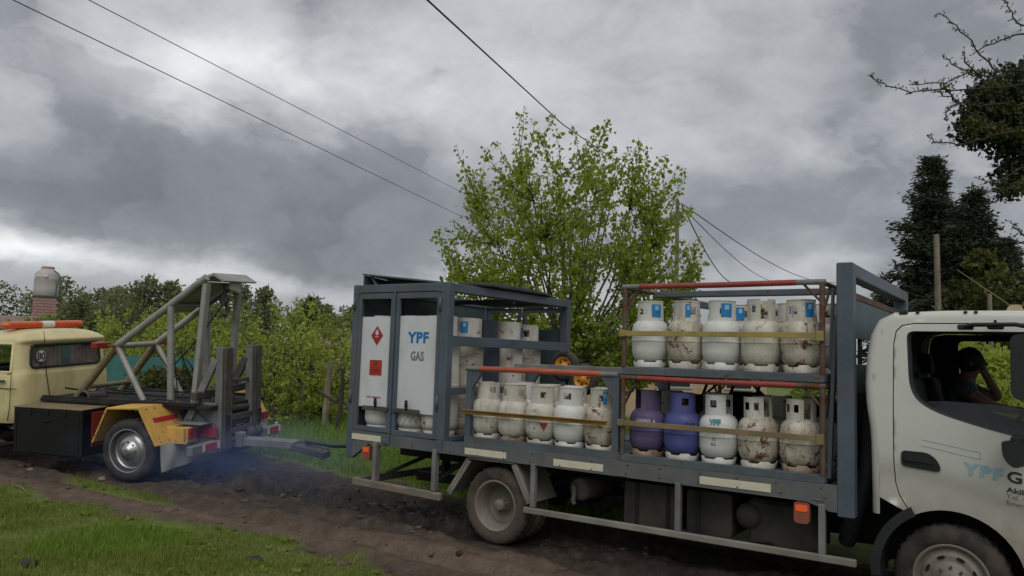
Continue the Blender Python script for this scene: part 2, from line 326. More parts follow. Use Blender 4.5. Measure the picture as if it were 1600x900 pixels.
def emit_mat(name, col, strength, base):
    mt, t, out = new_mat(name)
    b = t.nodes.new('ShaderNodeBsdfPrincipled'); b.inputs['Base Color'].default_value = (*base, 1); b.inputs['Roughness'].default_value = 0.3
    b.inputs['Emission Color'].default_value = (*col, 1); b.inputs['Emission Strength'].default_value = strength
    t.links.new(b.outputs[0], out.inputs[0])
    return mt
M['lamp_on'] = emit_mat('marker_lamp_lit', (1.0, 0.13, 0.03), 0.22, (0.4, 0.06, 0.02))

def leaf_mat(name, dark, light, trans=0.45, clump=1.2):
    mt, t, out = new_mat(name)
    v = obj_vec(t, True)
    at = t.nodes.new('ShaderNodeAttribute'); at.attribute_name = 'rnd'
    nz = noise_n(t, v, clump, 3.0, 0.6).outputs['Fac']
    k = fmath(t, 'ADD', fmath(t, 'MULTIPLY', at.outputs['Fac'], 0.55), fmath(t, 'MULTIPLY', nz, 0.6))
    col = ramp_n(t, k, [(0.2, dark), (0.9, light)]).outputs[0]
    d = t.nodes.new('ShaderNodeBsdfPrincipled'); d.inputs['Roughness'].default_value = 0.55; d.inputs['Specular IOR Level'].default_value = 0.25
    tr = t.nodes.new('ShaderNodeBsdfTranslucent')
    t.links.new(col, d.inputs['Base Color'])
    tcol = mixc(t, 1.0, col, (1.0, 1.0, 0.55), 'MULTIPLY')
    t.links.new(tcol, tr.inputs[0])
    mxs = t.nodes.new('ShaderNodeMixShader'); mxs.inputs[0].default_value = trans
    t.links.new(d.outputs[0], mxs.inputs[1]); t.links.new(tr.outputs[0], mxs.inputs[2]); t.links.new(mxs.outputs[0], out.inputs[0])
    return mt
M['leaf_spring'] = leaf_mat('leaves_spring_green', (0.14, 0.20, 0.02), (0.40, 0.49, 0.08), 0.58)
M['leaf_yellow'] = leaf_mat('leaves_yellow_green', (0.22, 0.285, 0.045), (0.47, 0.54, 0.13), 0.55)
M['leaf_mid'] = leaf_mat('leaves_mid_green', (0.12, 0.18, 0.035), (0.30, 0.38, 0.09), 0.5)
M['leaf_olive'] = leaf_mat('leaves_olive', (0.040, 0.052, 0.014), (0.125, 0.13, 0.036), 0.3)
M['leaf_euca'] = leaf_mat('leaves_far_grey_green', (0.10, 0.115, 0.065), (0.28, 0.30, 0.17), 0.5, 0.5)
M['leaf_conifer'] = leaf_mat('needles_dark', (0.014, 0.022, 0.013), (0.060, 0.075, 0.040), 0.15)
M['leaf_grey'] = leaf_mat('leaves_pale_grey_green', (0.085, 0.105, 0.06), (0.20, 0.23, 0.13), 0.3)
M['leaf_bud'] = leaf_mat('leaf_buds_grey_green', (0.06, 0.07, 0.032), (0.15, 0.165, 0.07), 0.3)
M['grass'] = leaf_mat('grass_blades', (0.085, 0.125, 0.018), (0.27, 0.33, 0.075), 0.4, 0.9)
M['grass_dry'] = leaf_mat('grass_dry_blades', (0.17, 0.14, 0.05), (0.40, 0.34, 0.15), 0.3, 0.9)
for nm_ in ('cab_white', 'cream_paint'):
    for nd_ in M[nm_].node_tree.nodes:
        if nd_.type == 'BSDF_PRINCIPLED': nd_.inputs['Coat Weight'].default_value = 0.35; nd_.inputs['Coat Roughness'].default_value = 0.15
M['grass_lush'] = leaf_mat('grass_lush_blades', (0.085, 0.16, 0.016), (0.25, 0.37, 0.06), 0.4, 0.7)

# ------------------------------------------------------------------ geometry helpers
class MB:
    def __init__(s):
        s.v = []; s.f = []; s.m = []; s.s = []
    def add(s, vs, fs, mat=0, smooth=False):
        o = len(s.v); s.v.extend([tuple(p) for p in vs])
        for q in fs:
            s.f.append([o + i for i in q]); s.m.append(mat); s.s.append(smooth)
        return s
    def box(s, c, size, ch=0.004, X=None, mat=0):
        """box with chamfered edges; X = 3x3 axes"""
        h = [d / 2 for d in size]; ch = min(ch, min(h) * 0.45)
        c = Vector(c); vs = []; ix = {}
        for sx in (-1, 1):
            for sy in (-1, 1):
                for sz in (-1, 1):
                    sg = (sx, sy, sz)
                    for k in range(3):
                        p = [sg[i] * (h[i] if i == k else h[i] - ch) for i in range(3)]
                        ix[(sg, k)] = len(vs); vs.append(Vector(p))
        fs = []
        for k in range(3):
            a, b = [i for i in range(3) if i != k]
            for sg in (-1, 1):
                q = []
                for (pa, pb) in ((-1, -1), (1, -1), (1, 1), (-1, 1)):
                    t = [0, 0, 0]; t[k] = sg; t[a] = pa; t[b] = pb; q.append(ix[(tuple(t), k)])
                fs.append(q)
        for c3 in range(3):
            a, b = [i for i in range(3) if i != c3]
            for pa in (-1, 1):
                for pb in (-1, 1):
                    q = []
                    for (k, pc) in ((a, -1), (a, 1), (b, 1), (b, -1)):
                        t = [0, 0, 0]; t[a] = pa; t[b] = pb; t[c3] = pc; q.append(ix[(tuple(t), k)])
                    fs.append(q)
        for sx in (-1, 1):
            for sy in (-1, 1):
                for sz in (-1, 1):
                    fs.append([ix[((sx, sy, sz), k)] for k in range(3)])
        out = []
        for q in fs:
            nrm = (vs[q[1]] - vs[q[0]]).cross(vs[q[2]] - vs[q[0]])
            cen = sum((vs[i] for i in q), Vector()) / len(q)
            out.append(q if nrm.dot(cen) > 0 else q[::-1])
        if X is not None: vs = [X @ v for v in vs]
        return s.add([c + v for v in vs], out, mat)
    def bar(s, p, q, a, b, ch=0.003, up=(0, 0, 1), mat=0, ext=0.0):
        """rectangular bar p->q; a across, b along up"""
        p = Vector(p); q = Vector(q); d = q - p; L = d.length; d.normalize()
        u_ = Vector(up)
        if abs(d.dot(u_)) > 0.98: u_ = Vector((1, 0, 0)) if abs(d.x) < 0.9 else Vector((0, 1, 0))
        sd = u_.cross(d).normalized(); u_ = d.cross(sd).normalized()
        X = Matrix((d, sd, u_)).transposed()
        return s.box((p + q) / 2, (L + 2 * ext, a, b), ch, X, mat)
    def tube(s, pts, r, n=8, caps=True, mat=0, smooth=True):
        P = [Vector(p) for p in pts]; k = len(P)
        rr = r if isinstance(r, (list, tuple)) else [r] * k
        t0 = (P[1] - P[0]).normalized()
        ref = Vector((0, 0, 1)) if abs(t0.z) < 0.9 else Vector((1, 0, 0))
        a = t0.cross(ref).normalized(); vs = []
        for i in range(k):
            t = (P[min(i + 1, k - 1)] - P[max(i - 1, 0)]).normalized()
            a = (a - t * a.dot(t)).normalized(); b = t.cross(a)
            for j in range(n):
                an = 2 * math.pi * j / n
                vs.append(P[i] + (a * math.cos(an) + b * math.sin(an)) * rr[i])
        fs = [[i * n + j, i * n + (j + 1) % n, (i + 1) * n + (j + 1) % n, (i + 1) * n + j] for i in range(k - 1) for j in range(n)]
        s.add(vs, fs, mat, smooth)
        if caps:
            s.add(vs[:n], [list(range(n))[::-1]], mat); s.add(vs[-n:], [list(range(n))], mat)
        return s
    def lathe(s, prof, n=24, X=None, c=(0, 0, 0), a0=0.0, a1=2 * math.pi, mat=0, smooth=True, wob=None):
        """prof: (r, z) list about local z; X orients"""
        full = abs(a1 - a0 - 2 * math.pi) < 1e-6
        cols = n if full else n + 1
        vs = []
        for i in range(cols):
            an = a0 + (a1 - a0) * i / n
            for k, (r_, z_) in enumerate(prof):
                if wob: r_, z_ = wob(an, k, r_, z_)
                vs.append(Vector((r_ * math.cos(an), r_ * math.sin(an), z_)))
        kp = len(prof); fs = []
        for i in range(n):
            i2 = (i + 1) % cols
            for k in range(kp - 1):
                fs.append([i * kp + k, i2 * kp + k, i2 * kp + k + 1, i * kp + k + 1])
        c = Vector(c)
        if X is not None: vs = [X @ v for v in vs]
        return s.add([c + v for v in vs], fs, mat, smooth)
    def prism(s, poly, fn, d0, d1, mat=0):
        """extrude 2-D polygon; fn(a, b, d) -> point"""
        n = len(poly)
        vs = [fn(a, b, d0) for a, b in poly] + [fn(a, b, d1) for a, b in poly]
        fs = [list(range(n))[::-1], [n + i for i in range(n)]] + [[i, (i + 1) % n, n + (i + 1) % n, n + i] for i in range(n)]
        return s.add(vs, fs, mat)
    def build(s, name, mats, parent=None):
        me = bpy.data.meshes.new(name)
        me.from_pydata(s.v, [], s.f)
        for mm in (mats if isinstance(mats, (list, tuple)) else [mats]):
            me.materials.append(M[mm] if isinstance(mm, str) else mm)
        me.polygons.foreach_set('material_index', s.m)
        me.polygons.foreach_set('use_smooth', s.s)
        me.update()
        o = bpy.data.objects.new(name, me); COL.objects.link(o)
        if parent is not None: o.parent = parent
        return o

def fix_normals(o):
    import bmesh
    b = bmesh.new(); b.from_mesh(o.data)
    bmesh.ops.recalc_face_normals(b, faces=b.faces)
    b.to_mesh(o.data); b.free()
    return o

def tag(o, label, cat, group=None):
    o['label'] = label; o['category'] = cat
    if group: o['group'] = group
    return o

def structure(o):
    o['kind'] = 'structure'; return o

def thing(name, label, cat, mat=None, group=None):
    o = bpy.data.objects.new(name, None); COL.objects.link(o)
    o.empty_display_size = 0.3
    if mat is not None: o.matrix_world = mat
    return tag(o, label, cat, group)

def fast_mesh(name, V, F, mats, parent=None, rnd=None, smooth=False, nrm=None):
    """V (n,3) float, F (k,m) int: uniform faces"""
    me = bpy.data.meshes.new(name)
    V = np.asarray(V, np.float32); F = np.asarray(F, np.int32)
    k, mm = F.shape
    me.vertices.add(len(V)); me.vertices.foreach_set('co', V.ravel())
    me.loops.add(k * mm); me.loops.foreach_set('vertex_index', F.ravel())
    me.polygons.add(k); me.polygons.foreach_set('loop_start', np.arange(0, k * mm, mm, dtype=np.int32))
    me.polygons.foreach_set('use_smooth', np.full(k, smooth))
    if rnd is not None:
        at = me.attributes.new('rnd', 'FLOAT', 'POINT'); at.data.foreach_set('value', np.asarray(rnd, np.float32))
    for q in (mats if isinstance(mats, (list, tuple)) else [mats]):
        me.materials.append(M[q] if isinstance(q, str) else q)
    me.update(); me.validate()
    o = bpy.data.objects.new(name, me); COL.objects.link(o)
    if parent is not None: o.parent = parent
    return o

def text_shape(body, size, bold=0.0, width=None, space=1.0):
    """flat lettering as (verts2d, faces); centred on x, baseline y = 0"""
    cu = bpy.data.curves.new('lettering', 'FONT'); cu.body = body; cu.size = size
    cu.align_x = 'CENTER'; cu.offset = bold; cu.space_character = space; cu.resolution_u = 3
    ob = bpy.data.objects.new('lettering', cu); COL.objects.link(ob)
    dg = bpy.context.evaluated_depsgraph_get(); dg.update()
    me = bpy.data.meshes.new_from_object(ob.evaluated_get(dg))
    vs = [(v.co.x, v.co.y) for v in me.vertices]; fs = [list(p.vertices) for p in me.polygons]
    bpy.data.objects.remove(ob); bpy.data.curves.remove(cu); bpy.data.meshes.remove(me)
    if width:
        xs = [a for a, _ in vs]; k = width / (max(xs) - min(xs)); c = (max(xs) + min(xs)) / 2
        vs = [((a - c) * k, b) for a, b in vs]
    return vs, fs

def smooth_noise(x, y, s, seed=0):
    return mnoise.noise(Vector((x * s + seed * 17.3, y * s - seed * 9.1, seed * 3.7)))

# ------------------------------------------------------------------ the truck's frame on the ground
YAW = R(34.85)
UU = Vector((math.cos(YAW), -math.sin(YAW), 0)); WW = Vector((math.sin(YAW), math.cos(YAW), 0))
O_T = Vector((-0.1227, 7.3667, 0.0))
TRUCK = Matrix.Identity(4)
for i in range(3):
    TRUCK[i][0] = UU[i]; TRUCK[i][1] = WW[i]; TRUCK[i][2] = (0, 0, 1)[i]; TRUCK[i][3] = O_T[i]
def TL(u, w, z=0.0): return TRUCK @ Vector((u, w, z))
def uw_of(x, y):
    dx, dy = x - O_T.x, y - O_T.y
    return dx * UU.x + dy * UU.y, dx * WW.x + dy * WW.y

# ------------------------------------------------------------------ ground
def sstep(a, b, x):
    t = np.clip((x - a) / (b - a), 0, 1); return t * t * (3 - 2 * t)

def vnoise(X, Y, s, seed, octv=4, rough=0.55):
    """value-noise fbm in numpy, roughly -1..1"""
    out = np.zeros_like(X); amp = 1.0; tot = 0.0
    tab = np.random.default_rng(seed).random((256, 256))
    for o in range(octv):
        x = X * s + 31.7 * o + 1000; y = Y * s + 57.3 * o + 1000
        xi = np.floor(x).astype(int); yi = np.floor(y).astype(int)
        fx = x - xi; fy = y - yi; fx = fx * fx * (3 - 2 * fx); fy = fy * fy * (3 - 2 * fy)
        a = tab[xi % 256, yi % 256]; b = tab[(xi + 1) % 256, yi % 256]; c = tab[xi % 256, (yi + 1) % 256]; d = tab[(xi + 1) % 256, (yi + 1) % 256]
        out += amp * ((a * (1 - fx) + b * fx) * (1 - fy) + (c * (1 - fx) + d * fx) * fy)
        tot += amp; amp *= rough; s *= 2.0
    return out / tot * 2 - 1

def ground_fields(X, Y):
    dx = X - O_T.x; dy = Y - O_T.y
    U = dx * UU.x + dy * UU.y; W = dx * WW.x + dy * WW.y
    wob = vnoise(X, Y, 0.55, 3, 4) * 0.55
    wob2 = vnoise(X, Y, 2.3, 5, 4) * 0.28
    near_edge = -1.56 - 0.10 * np.clip(-U - 1, 0, 5) * 0.9
    far_edge = 1.55 + 0.12 * np.sin(U * 0.8)
    mud = sstep(-0.15, 0.85, W - near_edge + wob + wob2) * (1 - sstep(-0.1, 0.5, W - far_edge + wob * 0.8 + wob2))
    # a grassy tongue left between the two wheel tracks, far left
    tongue = np.exp(-(((U + 4.7) / 1.25) ** 2 + ((W + 0.93) / 0.17) ** 2) * 1.0)
    mud = mud * (1 - 0.85 * np.clip(tongue * 1.3, 0, 1))
    # wet churned strip where the wheels cut in
    wet = np.exp(-((W - 0.42 - 0.06 * U * 0) / 0.62) ** 2) * (1 - sstep(-0.6, 1.2, U) * 0.2)
    dry = np.exp(-((W + 0.55 + 0.18 * np.clip(-U, 0, 6)) / 0.38) ** 2)
    churn = vnoise(X, Y, 2.6, 9, 5, 0.62)
    ridg = 1 - np.abs(vnoise(U * 0.38, W * 2.2, 1.6, 14, 5, 0.55))
    Z = vnoise(X, Y, 0.28, 21, 3) * 0.05
    Z += mud * wet * (churn * 0.055 + (ridg - 0.75) * 0.36 - 0.02 + np.clip(np.abs(vnoise(X, Y, 5.0, 71, 3)) - 0.05, 0, 1) * 0.07)
    Z += mud * (1 - wet) * (churn * 0.034 + (ridg - 0.75) * 0.05 - 0.012 + np.clip(np.abs(vnoise(X, Y, 6.0, 73, 3)) - 0.12, 0, 1) * 0.04)
    for wc, dp, fr_ in ((0.12, .085, .9), (0.66, .06, .7), (-0.62, .06, .5), (-1.05, .04, .8), (1.1, .05, .6)):
        q_ = (W - wc + 0.10 * np.sin(U * fr_ + wc * 5) + 0.03 * churn) / 0.14
        Z += mud * dp * (0.55 * np.exp(-(np.abs(q_) - 1.5) ** 2 * 2.0) - np.exp(-q_ ** 2))
    # verges: a low bank on the near side, a rise on the far side
    Z += (1 - mud) * (0.018 * vnoise(X, Y, 3.2, 4, 3))
    Z += 0.10 * sstep(1.5, 2.6, W) * (1 - sstep(9, 22, Y + 0 * X)) + 0.05 * (1 - sstep(-2.6, -1.5, W))
    # flat footing under the wheels of both vehicles
    for (cx, cy, rr, zz) in FOOT:
        k = np.exp(-(((X - cx) ** 2 + (Y - cy) ** 2) / rr ** 2) ** 2)
        Z = Z * (1 - k) + zz * k
    far = sstep(14, 40, np.hypot(X, Y))
    Z = Z * (1 - far)
    return Z, mud, wet * mud, dry * mud, U, W

FOOT = [(TL(0, .15).x, TL(0, .15).y, .42, -.012), (TL(3.7, .15).x, TL(3.7, .15).y, .42, -.012), (TL(0, 2.2).x, TL(0, 2.2).y, .4, 0.0), (TL(3.7, 2.2).x, TL(3.7, 2.2).y, .4, 0.0),
        (-4.68, 10.25, .40, -.02), (-4.18, 12.10, .50, .14)]

def gz(x, y):
    return float(ground_fields(np.array([float(x)]), np.array([float(y)]))[0][0])

def axis(lo, hi, fine_lo, fine_hi, d, grow):
    a = list(np.arange(fine_lo, fine_hi + 1e-6, d)); st = d
    while a[-1] < hi: st *= grow; a.append(a[-1] + st)
    st = d; b = []
    x = fine_lo
    while x > lo: st *= grow; x -= st; b.append(x)
    return np.array(b[::-1] + a)

gx = axis(-900, 900, -7.0, 3.2, 0.033, 1.09)
gy = axis(-60, 1500, 4.2, 12.6, 0.033, 1.08)
GX, GY = np.meshgrid(gx, gy, indexing='xy')
GZ, GM, GWET, GDRY, _, _ = ground_fields(GX, GY)
nx_, ny_ = len(gx), len(gy)
idx = np.arange(nx_ * ny_).reshape(ny_, nx_)
Fg = np.stack([idx[:-1, :-1], idx[:-1, 1:], idx[1:, 1:], idx[1:, :-1]], -1).reshape(-1, 4)
ground = fast_mesh('ground', np.stack([GX, GY, GZ], -1).reshape(-1, 3), Fg, [], smooth=True)
for nm, arr in (('mud', GM), ('wet', GWET), ('dry', GDRY)):
    at = ground.data.attributes.new(nm, 'FLOAT', 'POINT'); at.data.foreach_set('value', arr.ravel().astype(np.float32))
structure(ground)

def ground_material():
    mt, t, out = new_mat('grass_and_mud')
    v = obj_vec(t, False)
    def attr(n):
        a = t.nodes.new('ShaderNodeAttribute'); a.attribute_name = n; return a.outputs['Fac']
    b = t.nodes.new('ShaderNodeBsdfPrincipled')
    g1 = noise_n(t, v, 0.7, 6, 0.6).outputs['Fac']; g2 = noise_n(t, v, 16, 6, 0.7).outputs['Fac']
    gk = fmath(t, 'ADD', fmath(t, 'MULTIPLY', g1, 0.55), fmath(t, 'MULTIPLY', g2, 0.5))
    grass = ramp_n(t, gk, [(0.3, (0.06, 0.075, 0.02)), (0.52, (0.115, 0.15, 0.032)), (0.75, (0.17, 0.19, 0.055))]).outputs[0]
    m1 = noise_n(t, vmath(t, 'MULTIPLY', v, (1, 1, 1)).outputs[0], 5, 9, 0.68, 0.4).outputs['Fac']
    m2 = noise_n(t, v, 34, 5, 0.7).outputs['Fac']
    mk = fmath(t, 'ADD', fmath(t, 'MULTIPLY', m1, 0.6), fmath(t, 'MULTIPLY', m2, 0.4))
    mudc = ramp_n(t, mk, [(0.34, (0.028, 0.020, 0.015)), (0.5, (0.062, 0.045, 0.033)), (0.68, (0.115, 0.085, 0.063))]).outputs[0]
    wetc = ramp_n(t, mk, [(0.37, (0.010, 0.0075, 0.006)), (0.51, (0.028, 0.021, 0.017)), (0.67, (0.072, 0.055, 0.044))]).outputs[0]
    dryc = ramp_n(t, mk, [(0.34, (0.075, 0.052, 0.038)), (0.53, (0.15, 0.106, 0.078)), (0.72, (0.21, 0.155, 0.118))]).outputs[0]
    soil = mixc(t, attr('wet'), mudc, wetc)
    soil = mixc(t, fmath(t, 'MULTIPLY', attr('dry'), 0.8), soil, dryc)
    k = fmath(t, 'ADD', attr('mud'), fmath(t, 'MULTIPLY', fmath(t, 'SUBTRACT', m2, 0.5), 0.9))
    k = ramp_n(t, k, [(0.35, 0.0), (0.62, 1.0)]).outputs[0]
    col = mixc(t, k, grass, soil)
    t.links.new(col, b.inputs['Base Color'])
    rg = fmath(t, 'SUBTRACT', 0.95, fmath(t, 'MULTIPLY', attr('wet'), 0.45))
    t.links.new(rg, b.inputs['Roughness']); b.inputs['Specular IOR Level'].default_value = 0.3
    bn = t.nodes.new('ShaderNodeBump'); bn.inputs['Strength'].default_value = 0.6; bn.inputs['Distance'].default_value = 0.016
    t.links.new(fmath(t, 'ADD', m2, fmath(t, 'MULTIPLY', m1, 0.8)), bn.inputs['Height']); t.links.new(bn.outputs[0], b.inputs['Normal'])
    t.links.new(b.outputs[0], out.inputs[0])
    return mt
ground.data.materials.append(ground_material())

# ------------------------------------------------------------------ grass (stuff)
def blades(name, X, Y, h, wid, mat, lean=0.45):
    n = len(X); Z = ground_fields(X, Y)[0]
    az = nrg.random(n) * 2 * np.pi; la = nrg.random(n) * 2 * np.pi; ln = h * lean * nrg.random(n)
    base = np.stack([X, Y, Z - 0.004], -1)
    sd = np.stack([np.cos(az), np.sin(az), np.zeros(n)], -1) * wid[:, None] * 0.5
    ld = np.stack([np.cos(la), np.sin(la), np.zeros(n)], -1)
    mid = base + ld * (ln * 0.35)[:, None] + np.array([0, 0, 1]) * (h * 0.6)[:, None]
    tip = base + ld * ln[:, None] + np.array([0, 0, 1]) * (h * np.sqrt(np.clip(1 - (ln / h * 0.6) ** 2, 0.2, 1)))[:, None]
    V = np.stack([base - sd, base + sd, mid + sd * 0.75, mid - sd * 0.75, tip], 1).reshape(-1, 3)
    i = np.arange(n) * 5
    F = np.concatenate([np.stack([i, i + 1, i + 2], -1), np.stack([i, i + 2, i + 3], -1), np.stack([i + 3, i + 2, i + 4], -1)])
    rnd = np.repeat(nrg.random(n), 5)
    o = fast_mesh(name, V, F, mat, rnd=rnd)
    o['kind'] = 'stuff'
    return o

# short verge in the foreground
n = 190000
yy = 4.6 + (nrg.random(n) ** 1.25) * 5.4
xx = -yy * 0.72 + nrg.random(n) * (yy * 0.78)
_, mu, _, dr, U_, W_ = ground_fields(xx, yy)
pn = vnoise(xx, yy, 1.6, 33, 3)
keep = (mu < 0.25 + 0.35 * nrg.random(n)) & (W_ < 0.4) & (nrg.random(n) < np.clip(0.78 + pn * 1.2 - mu * 0.8, 0, 1))
xx, yy, pn = xx[keep], yy[keep], pn[keep]
lush = np.clip(vnoise(xx, yy, 0.8, 41, 2) * 1.6 - 0.05 - (xx + 4.2) * 0.25, 0, 1)
hh = (0.014 + 0.030 * nrg.random(len(xx)) ** 1.6) * (1 + 2.3 * lush) * (0.75 + 0.5 * np.clip(vnoise(xx, yy, 3.0, 37, 2) + 0.5, 0, 1.4))
blades('grass', xx, yy, hh, 0.0035 + 0.003 * nrg.random(len(xx)), 'grass')
# greener, longer patches at the left
n = 26000
yy = 5.0 + nrg.random(n) * 3.2; xx = -yy * 0.70 + nrg.random(n) * 2.2
_, mu, _, _, _, W_ = ground_fields(xx, yy)
lush = vnoise(xx, yy, 0.9, 47, 2)
keep = (mu < 0.15) & (lush > 0.0)
xx, yy = xx[keep], yy[keep]
blades('grass', xx, yy, 0.05 + 0.06 * nrg.random(len(xx)), 0.004 + 0.003 * nrg.random(len(xx)), 'grass_lush', 0.7)
# straw coloured dead blades and low broadleaf weeds in the verge
n = 22000
yy = 4.6 + nrg.random(n) * 5.2; xx = -yy * 0.72 + nrg.random(n) * (yy * 0.78)
_, mu, _, _, _, W_ = ground_fields(xx, yy)
keep = (mu < 0.55) & (W_ < 0.4) & (vnoise(xx, yy, 1.2, 61, 3) + 0.35 * nrg.random(n) > 0.12)
xx, yy = xx[keep], yy[keep]
blades('dry_grass', xx, yy, 0.02 + 0.05 * nrg.random(len(xx)) ** 2, 0.003 + 0.003 * nrg.random(len(xx)), 'grass_dry', 0.95)
def weeds(n, mat):
    yc = 5.0 + nrg.random(n) * 4.6; xc = -yc * 0.68 + nrg.random(n) * yc * 0.7
    _, mu, _, _, _, W_ = ground_fields(xc, yc)
    k = (mu < 0.4) & (W_ < 0.2); xc, yc = xc[k], yc[k]; z = ground_fields(xc, yc)[0]
    per = 9; C = np.repeat(np.stack([xc, yc, z + .006], -1), per, 0); a = nrg.random(len(C)) * 6.28
    D = np.stack([np.cos(a), np.sin(a), 0.25 + .5 * nrg.random(len(C))], -1)
    V, F = leaf_quads(C, D, 0.03 + 0.045 * nrg.random(len(C)), 0.5)
    o = fast_mesh('weeds', V, F, mat, rnd=np.repeat(nrg.random(len(C)), 4)); o['kind'] = 'stuff'

# lush field behind the vehicles
n = 170000
yy = 8.8 + (nrg.random(n) ** 1.5) * 19
xx = -yy * 0.50 + nrg.random(n) * yy * 1.05
_, mu, _, _, U_, W_ = ground_fields(xx, yy)
keep = (W_ > 1.2) & (mu < 0.35 * nrg.random(n) + 0.1) & ((nrg.random(n) < 0.9) & ((U_ < 2.0) | (nrg.random(n) < 0.25)))
xx, yy, W_ = xx[keep], yy[keep], W_[keep]
tall = np.clip((W_ - 2.4) / 3.0, 0, 1)
hh = (0.05 + 0.07 * nrg.random(len(xx))) * (1 - tall) + tall * (0.12 + 0.22 * nrg.random(len(xx)) ** 1.5) * (0.7 + 0.6 * np.clip(vnoise(xx, yy, 0.5, 51, 2) + 0.4, 0, 1))
blades('tall_grass', xx, yy, hh, 0.005 + 0.0005 * yy + 0.004 * nrg.random(len(xx)), 'grass_lush', 0.75)
# tufts growing along the far edge of the mud and the tongue between the tracks
n = 30000
uu_ = -9 + nrg.random(n) * 9.5; ww_ = -1.4 + nrg.random(n) * 3.6
xx = O_T.x + UU.x * uu_ + WW.x * ww_; yy = O_T.y + UU.y * uu_ + WW.y * ww_
_, mu, _, _, _, _ = ground_fields(xx, yy)
keep = mu < 0.5 * nrg.random(n)
xx, yy = xx[keep], yy[keep]
blades('grass', xx, yy, 0.025 + 0.05 * nrg.random(len(xx)), 0.004 + 0.003 * nrg.random(len(xx)), 'grass', 0.6)

# clods of torn mud lying in and beside the ruts (stuff)
def clods(name, n, ufn, wfn_, smin, smax, mat, wetmin=None):
    ico = []
    ph = (1 + 5 ** .5) / 2
    for a in (-1, 1):
        for b in (-ph, ph): ico += [(0, a, b), (a, b, 0), (b, 0, a)]
    ico = np.array(ico) / math.sqrt(1 + ph * ph)
    from itertools import combinations
    tri = []
    for c in combinations(range(12), 3):
        p = ico[list(c)]
        if max(np.linalg.norm(p[0] - p[1]), np.linalg.norm(p[1] - p[2]), np.linalg.norm(p[0] - p[2])) < 1.2:
            if np.dot(np.cross(p[1] - p[0], p[2] - p[0]), p.mean(0)) < 0: c = (c[0], c[2], c[1])
            tri.append(c)
    tri = np.array(tri)
    u_ = ufn(n); w_ = wfn_(n)
    x = O_T.x + UU.x * u_ + WW.x * w_; y = O_T.y + UU.y * u_ + WW.y * w_
    z, mu, wt, _, _, _ = ground_fields(x, y)
    k = (mu > 0.35) if wetmin is None else (mu > 0.5) & (wt > wetmin * nrg.random(n))
    for (cx, cy, rr, zz) in FOOT: k &= np.hypot(x - cx, y - cy) > rr * .9
    x, y, z = x[k], y[k], z[k]; n = len(x)
    s = smin + (smax - smin) * nrg.random(n) ** 3.0
    V = ico[None] * (1 + 0.32 * (nrg.random((n, 12, 1)) - .5) * 2)
    a = nrg.random(n) * 6.28; ca, sa = np.cos(a), np.sin(a)
    V = np.stack([V[..., 0] * ca[:, None] - V[..., 1] * sa[:, None], V[..., 0] * sa[:, None] + V[..., 1] * ca[:, None], V[..., 2]], -1)
    V = V * (s[:, None, None] * np.stack([0.8 + .9 * nrg.random(n), 0.7 + .5 * nrg.random(n), 0.45 + .35 * nrg.random(n)], -1)[:, None, :])
    V = V + np.stack([x, y, z + s * .12], -1)[:, None, :]
    F = tri[None] + (np.arange(n) * 12)[:, None, None]
    o = fast_mesh(name, V.reshape(-1, 3), F.reshape(-1, 3), mat, smooth=True); o['kind'] = 'stuff'
M['mud_dark'] = pmat('mud_clod_dark', (0.034, 0.026, 0.020), 0.75, 0, 0.45, 6, dirt=(0.085, 0.066, 0.052), dirt_amt=0.35, stretch=(1, 1, 1), bump=0.6, bump_scale=50, rand=False)
M['mud_dry'] = pmat('mud_clod_dry', (0.105, 0.077, 0.057), 0.95, 0, 0.35, 6, dirt=(0.05, 0.038, 0.029), dirt_amt=0.35, stretch=(1, 1, 1), bump=0.6, bump_scale=50, rand=False)
clods('mud_clods', 420, lambda n: -10 + nrg.random(n) * 11, lambda n: nrg.normal(.55, .55, n), .010, .062, 'mud_dark', .8)
clods('mud_crumbs', 420, lambda n: -8 + nrg.random(n) * 9.5, lambda n: -1.8 + nrg.random(n) * 3.2, .006, .045, 'mud_dry')

# ------------------------------------------------------------------ leaves and trees
def leaf_quads(C, D, size, asp=0.55, fold=0.25):
    """one folded diamond per leaf: centre C (n,3), direction D (n,3), size (n,)"""
    n = len(C)
    D = D / np.linalg.norm(D, axis=1, keepdims=True)
    rv = nrg.normal(size=(n, 3)); S = np.cross(D, rv); S /= np.linalg.norm(S, axis=1, keepdims=True) + 1e-9
    Nn = np.cross(S, D)
    a = C; b = C + D * (size * 0.45)[:, None] + S * (size * asp * 0.5)[:, None] + Nn * (size * fold * 0.3)[:, None]
    c = C + D * size[:, None]; d = C + D * (size * 0.45)[:, None] - S * (size * asp * 0.5)[:, None] + Nn * (size * fold * 0.3)[:, None]
    V = np.stack([a, b, c, d], 1).reshape(-1, 3)
    i = np.arange(n) * 4
    F = np.concatenate([np.stack([i, i + 1, i + 2], -1), np.stack([i, i + 2, i + 3], -1)])
    return V, F

weeds(420, 'leaf_mid')

def leaf_mesh(name, C, D, size, mat, parent, asp=0.55, sub=None):
    V, F = leaf_quads(np.asarray(C, float), np.asarray(D, float), np.asarray(size, float), asp)
    o = fast_mesh(name, V, F, mat, parent, rnd=np.repeat(nrg.random(len(C)), 4))
    return o

def curve_pts(p, d, L, bend, k=6, jit=0.06):
    """polyline starting at p along d, bending towards vector bend"""
    pts = [Vector(p)]; d = Vector(d).normalized(); st = L / k
    for i in range(k):
        d = (d + Vector(bend) * (1.0 / k) + Vector((rng.uniform(-1, 1), rng.uniform(-1, 1), rng.uniform(-1, 1))) * jit).normalized()
        pts.append(pts[-1] + d * st)
    return pts

